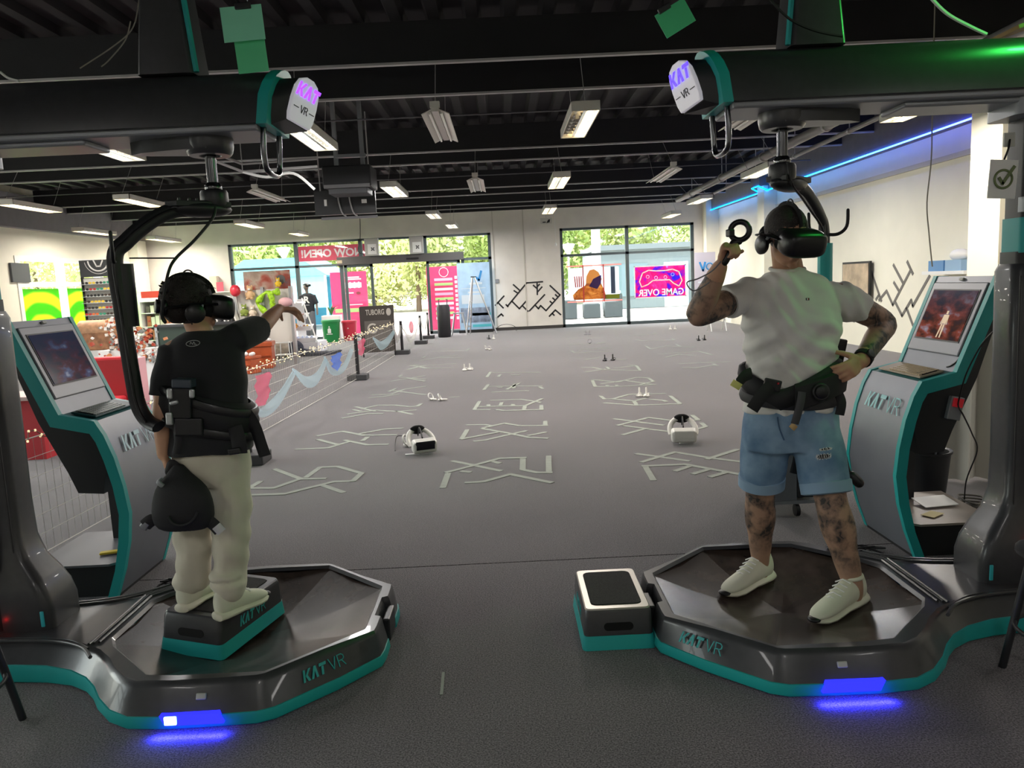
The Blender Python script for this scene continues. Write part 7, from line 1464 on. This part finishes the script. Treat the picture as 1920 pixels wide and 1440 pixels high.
# ================================================================ near clutter
def stool(c, lab, h=.5):
    T = thing('bar_stool', lab, 'stool', c, group='black stools'); c = Vector(c)
    MB().lathe([(.15, h-.02), (.165, h-.012), (.165, h), (.15, h+.008), (.01, h+.008)], c=c, n=24).build('seat', m_bodyd, T, smooth=40)
    for k in range(4):
        a = math.pi/4+k*math.pi/2; MB().tube([c+Vector((.11*math.cos(a), .11*math.sin(a), h-.015)), c+Vector((.19*math.cos(a), .19*math.sin(a), 0))], .014, 8).build('leg', m_bodyd, T, smooth=60)
    b = MB(); b.torus(c+Z3*.2, .155, .008, X3, Y3, 24, 6); b.build('foot_ring', m_bodyd, T, smooth=60)
stool((-2.03, 2.56, 0), 'black stool standing before the treadmill with the boy'); 
s2 = PZ(1913, 1300, 0); stool((s2.x+.19, s2.y+.05, 0), 'black stool standing before the treadmill with the man')
# PC tower on castors behind the man
p = PZ(1500, 970, 0); T = thing('computer_trolley', 'grey computer trolley on castors behind the man\'s legs', 'trolley', (p.x-.03, p.y+.2, 0)); x, y = p.x-.03, p.y+.2
MB().bx(x-.16, x+.02, y-.18, y+.25, .1, .62).build('cabinet', M('trolley_grey', '#6e7076', .5), T, bevel=.008); MB().bx(x+.02, x+.16, y-.18, y+.25, .12, .62).build('side_panel', m_bodyd, T, bevel=.008); MB().bx(x-.17, x+.17, y-.19, y+.26, .085, .105).build('base_frame', m_silver, T)
for dx, dy in ((-.13, -.15), (.02, -.17), (-.13, .22), (.13, .22)): MB().tube([(x+dx-.012, y+dy, .04), (x+dx+.012, y+dy, .04)], .038, 14).build('castor', m_black, T, smooth=40)
# bucket with gear behind the bright kiosk
p = PY(1738, 930, 4.75); T = thing('black_bucket', 'black plastic bucket behind the grey kiosk with cream keyboard', 'bucket', (p.x, 4.75, .0)); c = Vector((p.x, 4.75, 0)); MB().lathe([(.10, 0), (.13, .34), (.14, .345), (.14, .36), (.12, .355), (.09, .05)], c=c, n=22).build('bucket_wall', m_bodyd, T, smooth=40)
MB().bx(p.x-.16, p.x+.2, 4.6, 4.95, -.0, .0015).build('bucket_mat', m_blackm, T) if False else None
T2 = thing('toy_rifle_stock', 'black slotted plastic part sticking out of the bucket', 'plastic part', c+Z3*.1); a, b_ = c+Vector((-.03, 0, .06)), c+Vector((.10, 0, .58)); MB().tube([a, b_], (.03, .016), 8, up=(0, 1, 0)).build('bar', m_black, T2)
for k in range(4): q = a.lerp(b_, .55+.12*k); MB().box(q-Y3*.018, (.012, .006, .035), Matrix.Rotation(.24, 3, 'Y')).build('slot', m_silver, T2)
p = PY(1790, 960, 4.2); MB().box((p.x-.14, 4.16, .205), (.2, .13, .004), Matrix.Rotation(.15, 3, 'X') @ rotz(.1)).build('paper_sheet', m_white, label='white paper sheet lying on the kiosk base plate', cat='paper'); MB().box((2.28, 3.98, .1905), (.11, .07, .002), rotz(.6)).build('yellow_note', M('note_yellow', '#c9bd8a', .7), label='pale yellow paper note on the kiosk base plate', cat='paper')
MB().box((-2.22, 4.0, .195), (.09, .04, .012), rotz(.3)).build('yellow_cloth', M('cloth_yellow', '#d8bf3a', .7), label='yellow cloth lying on the dim kiosk base plate', cat='cloth', bevel=.004)
# white fabric hanging behind the bright kiosk
b = MB(); pts = []
xa, xb = PY(1772, 760, 5.2).x, PY(1852, 760, 5.2).x
n = 40; vs = []
for i in range(n+1):
    t = i/n; x = lerp(xa, xb+.5, t); y = 5.2+.045*math.sin(t*26)+.02*math.sin(t*61)
    for z in (.02, .6, 1.25): vs.append((x, y+.01*z, z))
b.add(vs, [(3*i+j, 3*i+3+j, 3*i+4+j, 3*i+1+j) for i in range(n) for j in range(2)]); T = thing('fabric_screen', 'white pleated fabric screen behind the kiosk with cream keyboard', 'screen', ((xa+xb)/2+.25, 5.2, 0)); b.build('fabric', M('fabric_white', '#d8d5cc', .85), T, smooth=60); MB().tube([(xa-.02, 5.21, 1.26), (xb+.52, 5.21, 1.26)], .012, 8).build('rail', m_steel, T)
for x in (xa, xb+.5): MB().tube([(x, 5.26, 0), (x, 5.21, 1.26)], .012, 8).build('post', m_steel, T)
# cables
def coil(name, lab, fn_, r=.004, mat=m_black):
    T = thing(name, lab, 'cable', fn_(0)[0])
    for k in range(4): MB().tube(spline(fn_(k), 6), r, 6).build('cable_loop', mat, T)
def cab(name, lab, pts, r=.004, mat=m_black): return MB().tube(spline(pts, 6), r, 6).build(name, mat, label=lab, cat='cable')
cab('kiosk_cable', 'black cable hanging from the back of the bright kiosk', [PY(1862, 622, 3.335), PY(1838, 650, 3.5), PY(1812, 700, 3.68), PY(1799, 745, 3.80), PY(1797, 762, 3.815), PY(1806, 778, 3.82), PY(1822, 812, 3.95), PY(1832, 845, 4.15), PY(1812, 900, 4.45), PZ(1808, 942, .03)])
coil('cable_coil', 'tangled black cables on the carpet behind the man\'s treadmill', lambda k: [(1.75+.03*k, 3.95+.02*k, .01), (1.85+.05*k, 4.02-.03*k, .03), (1.98-.02*k, 3.9+.04*k, .01), (1.9, 3.86+.03*k, .02), (1.75, 3.9, .01)], .005)
coil('cable_coil', 'tangled black cables on the carpet behind the boy\'s treadmill', lambda k: [(-1.72-.03*k, 3.98+.02*k, .01), (-1.82-.04*k, 4.05-.03*k, .03), (-1.95+.02*k, 3.95+.04*k, .01), (-1.85, 3.9+.03*k, .02), (-1.7, 3.93, .01)], .005)
CB = PZ(1818, 948, .02)
coil('cable_bundle', 'coiled grey cable bundle beside the kiosk base plate', lambda k: [(CB.x-.12+.03*k, CB.y, .008+.015*k), (CB.x, CB.y+.06+.02*k, .012+.015*k), (CB.x+.12, CB.y+.02*k, .008+.015*k), (CB.x, CB.y-.08, .008+.015*k), (CB.x-.12+.03*k, CB.y, .008+.015*k)], .006, M('cable_grey', '#6a665e', .6))
# headset tethers
cab('headset_tether', 'black tether cable looping from the pod to the boy\'s headset', [PY(404, 388, 3.12), PY(398, 410, 3.1), PY(365, 450, 3.05), PY(330, 484, 3.0), PY(316, 510, 2.95), PY(306, 560, 2.94), PY(304, 594, 2.95), PY(310, 604, 2.96), qb(0, -.122, -.035)], .006); MB().tube(spline([PY(244, 484, 2.93), PY(280, 484, 2.99), PY(328, 484, 3.0)], 5), (.008, .003), 6).build('tether_strap', m_strap, label='flat black strap tying the tether to the swing arm by the boy', cat='strap')
cab('headset_tether', 'black tether cable dropping to the man\'s headset', [PY(1476, 305, 3.15), PY(1485, 345, 3.15), PY(1503, 370, 3.24), PY(1520, 395, 3.33), PY(1540, 425, 3.40), PY(1545, 455, 3.39), PY(1530, 478, 3.33), PY(1514, 480, 3.27)], .005)
for k in range(0): cab('pale_wire', 'thin pale wires looped beside the teal sleeve', [PY(1566+2*k, 435, 3.45), PY(1555+3*k, 460, 3.44), PY(1540+2*k, 478, 3.4), PY(1534, 492+2*k, 3.38)], .0025, M('wire_pale', '#9fae8a', .6))
# thin wire down the cream wall
MB().tube(spline([(PY(1748, 190, 8.3).x, 8.3, 4.3), PY(1748, 215, 8.3), PY(1746, 300, 8.3), PY(1738, 380, 8.3), PY(1742, 440, 8.3), PY(1748, 500, 8.3)], 6), .008, 6).build('hanging_wire', M('wire_grey', '#8a8678', .6), label='grey wire hanging in front of the cream wall', cat='cable')
# green clip cards
def card(px, py, Y, w_, h_, rz, lab, col='#4fc493'):
    p = PY(px, py, Y); R = Matrix.Rotation(rz, 3, 'Y'); T = thing('clip_card', lab, 'card', p, group='green cards'); MB().box(p, (w_, .003, h_), R).build('sheet', M('card_'+col, col, .6, vary=.05, vscale=5), T); return T, p, R
T, p, R = card(455, 44, 3.0, .155, .125, -.05, 'mint green card clipped above the treadmill with the boy', '#8fe6c2'); MB().box(p+R @ Vector((.01, -.004, .06)), (.06, .012, .022), R).build('clip', m_bodyd, T, bevel=.003); b = MB(); b.torus(p+R @ Vector((.01, 0, .085)), .018, .004, R @ X3, R @ Z3, 14, 6); b.tube([p+R @ Vector((.01, 0, .09)), p+R @ Vector((.02, 0, 1.2))], .004, 6); b.build('chain', m_chrome, T)
card(471, 100, 3.02, .115, .14, -.06, 'darker green card hanging under the mint one', '#62d79a')
T, p, R = card(1266, 34, 3.0, .125, .095, -.5, 'tilted green card clipped above the treadmill with the man', '#4fce90'); MB().box(p+R @ Vector((-.02, -.004, .05)), (.05, .012, .02), R).build('clip', m_bodyd, T, bevel=.003); MB().tube([p+R @ Vector((-.02, 0, .06)), (p.x-.02, p.y, 4.3)], .004, 6).build('chain', m_chrome, T)
# tick sign and socket on the column by the man
p = PY(1880, 336, 3.168); T = thing('tick_sign', 'white sign with an olive tick in a ring on the column', 'sign', p); R = Matrix.Rotation(.06, 3, 'Y'); MB().box(p, (.115, .004, .155), R).build('sheet', m_white, T); b = MB(); b.torus(p-Y3*.004, .036, .005, R @ X3, R @ Z3, 26, 6); b.stroke([(-.018, .004), (-.002, -.018), (.04, .05)], .012, p-Y3*.004, R @ X3, R @ Z3, .003); b.build('tick', M('tick_olive', '#6f7d52', .6), T)
p = PY(1892, 262, 3.172); T = thing('wall_socket', 'pale socket with a dangling black wire on the column', 'socket', p); MB().box(p, (.045, .01, .055)).build('plate', m_pale, T, bevel=.002); MB().tube(spline([p-Y3*.005, p+Vector((-.015, -.02, -.04)), p+Vector((-.03, -.02, -.08))], 5), .004, 6).build('wire', m_black, T)
# loose bits over the arms
def wires(pts, lab, mat=None, r=.003): MB().tube(spline([PY(*p) for p in pts], 6), r, 5).build('loose_wire', mat or m_white, label=lab, cat='cable')
wires([(262, -10, 3.2), (250, 50, 3.2), (215, 85, 3.2), (150, 128, 3.2)], 'thin pale wire looping down to the arm above the boy', M('wire_grey', '#8a8678', .6), .0025); wires([(245, 40, 3.2), (235, 75, 3.2), (205, 112, 3.2), (190, 125, 3.2)], 'second thin pale wire looping down to the arm above the boy', M('wire_grey', '#8a8678', .6), .0025); wires([(0, 135, 3.1), (15, 146, 3.1), (35, 152, 3.1)], 'white cable tie end lying on the arm above the boy', None, .005)
wires([(1740, -10, 3.2), (1775, 25, 3.2), (1820, 50, 3.2), (1850, 64, 3.2)], 'thick pale cable draped over the arm above the man', None, .007); wires([(1440, -5, 3.05), (1480, 35, 3.05), (1530, 58, 3.05), (1580, 68, 3.05)], 'black cable draped over the tower above the man', m_black, .005)
b = MB(); q = [PY(1815, 62, 3.25), PY(1930, 25, 3.25), PY(1930, 60, 3.25)]; b.box((2.22, 3.22, 2.50), (.3, .2, .015), Matrix.Rotation(-.3, 3, 'Y')); b.build('cardboard_flap', M('cardboard', '#9a7a4c', .8), label='brown cardboard flap lying on the arm above the man', cat='cardboard')
# green spotlight standing on the arm by the column
p = Vector((2.5, 2.85, 2.95)); T = thing('green_spotlight', 'small green spotlight mounted over the column by the man', 'spotlight', p); MB().lathe([(.05, -.06), (.055, .05), (.045, .06)], c=p, n=16, R=Matrix.Rotation(math.radians(-60), 3, 'Y')).build('can', m_black, T, smooth=40); MB().tube([p, (p.x, p.y, 4.3)], .01, 6).build('stem', m_black, T)
l = bpy.data.lights.new('green_beam', 'SPOT'); l.energy = 15; l.color = (.05, 1, .12); l.spot_size = math.radians(80); l.spot_blend = .6; l.shadow_soft_size = .05; lo = bpy.data.objects.new('green_beam', l); COL.objects.link(lo); lo.parent = T; d = Vector((1.65, 3.12, 2.35))-p; lo.rotation_euler = d.to_track_quat('-Z', 'Y').to_euler(); lo.location = d.normalized()*.08
# ================================================================ hanging lamps
m_lampb = M('lamp_housing', '#d9d7cf', .45)
m_refl = M('lamp_reflector', '#c9c9c6', .22, metal=.7)
m_tube_on = M('tube_lit', '#fff2d8', .3, emit='#ffe2b0', estr=14)
m_tube_cool = M('tube_lit_cool', '#ffffff', .3, emit='#fff6e6', estr=6)
m_tube_off = M('tube_off', '#e4e2da', .3)
def lamp(x, y0, y1, z, style, lit, label, r0, r1, power=62):
    T = thing('ceiling_lamp', label, 'lamp', (x, (y0+y1)/2, z), group='hanging ceiling lamps')
    L = y1-y0; ym = (y0+y1)/2; h = .1; wd = .15
    tm = {0: m_tube_off, 1: m_tube_on, 2: m_tube_cool}[lit]
    if style == 'A':
        b = MB(); b.bx(x-wd, x+wd, y0, y1, z+h-.012, z+h); b.bx(x-wd, x-wd+.012, y0, y1, z, z+h); b.bx(x+wd-.012, x+wd, y0, y1, z, z+h); b.bx(x-wd, x+wd, y0, y0+.012, z, z+h); b.bx(x-wd, x+wd, y1-.012, y1, z, z+h)
        b.build('housing', m_lampb, T)
        b = MB(); b.box((x, ym, z+.055), (.03, L-.03, .085), taper=.3); b.build('reflector', m_refl, T)
        b = MB()
        for k in range(1, 9): yy = y0+L*k/9; b.bx(x-wd+.012, x-.02, yy-.003, yy+.003, z+.02, z+h-.02); b.bx(x+.02, x+wd-.012, yy-.003, yy+.003, z+.02, z+h-.02)
        b.build('louvre', m_refl, T, kind='stuff')
        tx = (-.078, .078); tz = z+.045
    else:
        b = MB(); b.bx(x-.035, x+.035, y0, y1, z+.05, z+.1); b.build('spine', m_lampb, T)
        for sg in (-1, 1):
            b = MB(); b.add([(x+sg*.02, y0, z+.075), (x+sg*.14, y0, z+.02), (x+sg*.14, y1, z+.02), (x+sg*.02, y1, z+.075), (x+sg*.02, y0, z+.083), (x+sg*.145, y0, z+.028), (x+sg*.145, y1, z+.028), (x+sg*.02, y1, z+.083)], [(0,1,2,3), (7,6,5,4), (0,4,5,1), (1,5,6,2), (2,6,7,3), (3,7,4,0)]); b.build('reflector', m_lampb, T)
        tx = (-.06, .06); tz = z+.04
        MB().box((x, y0+.02, z+.12), (.1, .06, .06)).build('bracket', m_lampb, T)
    for k, dx in enumerate(tx):
        MB().tube([(x+dx, y0+.03, tz), (x+dx, y1-.03, tz)], .014, 8).build('tube', tm if not (lit == 1 and k == 0 and x > 0 and style == 'A') else (tm if y0 < 5 else m_tube_off if x < 1.5 and y0 < 10 else tm), T, smooth=60)
    for yy, ry in ((y0+.06, r0), (y1-.06, r1)):
        MB().tube([(x, yy, z+h), (x+random.uniform(-.01, .01), ry, 3.91)], .004, 5).build('hanger_wire', m_rail, T)
    if lit: area('lamp_glow', (x, ym, z-.004), .22, L-.06, power*(1 if lit == 1 else .8), (1, .93, .85) if lit == 1 else (1, .98, .96), parent=T)
    return T
ZL = 3.28
R1, R2, R3, R4 = (8.47, 9.87), (13.9, 15.2), (19.3, 20.7), (23.0, 24.3)
LAMPS = [(-.62, 8.1, 9.7, 'B', 0, R1, 'unlit bare twin-tube lamp hanging at the head of the centre aisle'),
 (.94, 8.15, 9.65, 'A', 1, R1, 'warm lit louvred lamp hanging nearest the green card on the clip'),
 (-2.12, 8.3, 9.75, 'A', 2, R1, 'pale louvred lamp hanging behind the lit arm cap above the boy'),
 (-4.55, 8.4, 9.85, 'A', 2, R1, 'pale louvred lamp hanging behind the arm of the treadmill with the boy'),
 (-6.5, 13.4, 14.8, 'A', 1, R2, 'warm lit lamp hanging behind the bent black swing arm'),
 (-4.2, 13.4, 15.1, 'B', 0, R2, 'unlit bare twin-tube lamp hanging beside the projector'),
 (-1.9, 13.4, 15.0, 'A', 2, R2, 'pale louvred lamp hanging on the other side of the projector'),
 (-.4, 13.25, 15.0, 'B', 0, R2, 'unlit bare twin-tube lamp hanging in the second row over the aisle'),
 (1.08, 13.2, 14.8, 'A', 1, R2, 'warm lit louvred lamp hanging in the second row over the aisle'),
 (1.23, 18.6, 20.2, 'A', 1, R3, 'warm lit small lamp hanging above the black wall tape art'),
 (-1.66, 18.7, 20.1, 'A', 2, R3, 'pale lamp hanging in front of the sliding door'),
 (-1.45, 22.2, 23.7, 'A', 2, R4, 'pale lamp hanging right over the sliding door'),
 (-6.36, 18.9, 20.4, 'A', 1, R3, 'warm lit lamp hanging over the shop shelves'),
 (-6.1, 22.7, 24.0, 'A', 1, R4, 'warm lit lamp hanging by the top of the wide shop window'),
 (-10.3, 18.9, 20.5, 'A', 1, R3, 'warm lit lamp hanging in front of the green posters'),
 (-10.15, 22.4, 24.2, 'A', 1, R4, 'warm lit lamp hanging in the far corner of the shop'),
 (2.95, 13.05, 14.8, 'B', 0, R2, 'unlit bare twin-tube lamp hanging above the game poster window'),
 (4.83, 18.0, 19.4, 'A', 2, R3, 'pale louvred lamp hanging under the end of the thick pipe'),
 (5.07, 22.2, 23.6, 'A', 1, R4, 'warm lit lamp hanging just above the game poster window'),
 (4.7, 13.1, 14.6, 'A', 2, R2, 'pale louvred lamp hanging behind the drop rod over the man'),
 (2.92, 8.5, 9.8, 'B', 0, R1, 'unlit bare twin-tube lamp seen through the handle loop'),
 (4.85, 8.4, 9.6, 'A', 1, R1, 'warm lit lamp hanging beside the blue lit wall'),
 (-8.5, 13.4, 14.9, 'A', 1, R2, 'warm lit lamp hanging over the left side of the shop floor'),
 (-8.4, 8.3, 9.8, 'A', 1, R1, 'warm lit lamp hanging near the added side windows')]
for i, (x, y0, y1, st, lit, rr_, lab) in enumerate(LAMPS): lamp(x, y0, y1, ZL, st, lit, lab, *rr_)
for x, lit, y, pw in ((-4.6, 2, 3.1, 16), (4.8, 2, 3.1, 16), (-3.6, 2, -2.2, 18), (0.2, 2, -2.2, 18), (3.8, 2, -2.2, 18)):  # out-of-view lamps put in as fill light for the foreground
    lamp(x, y, y+1.5, ZL, 'A', lit, 'unseen louvred lamp over the treadmills, lit for fill' if y > 0 else 'louvred lamp added behind the camera as fill light', y, y+1.4, power=pw)
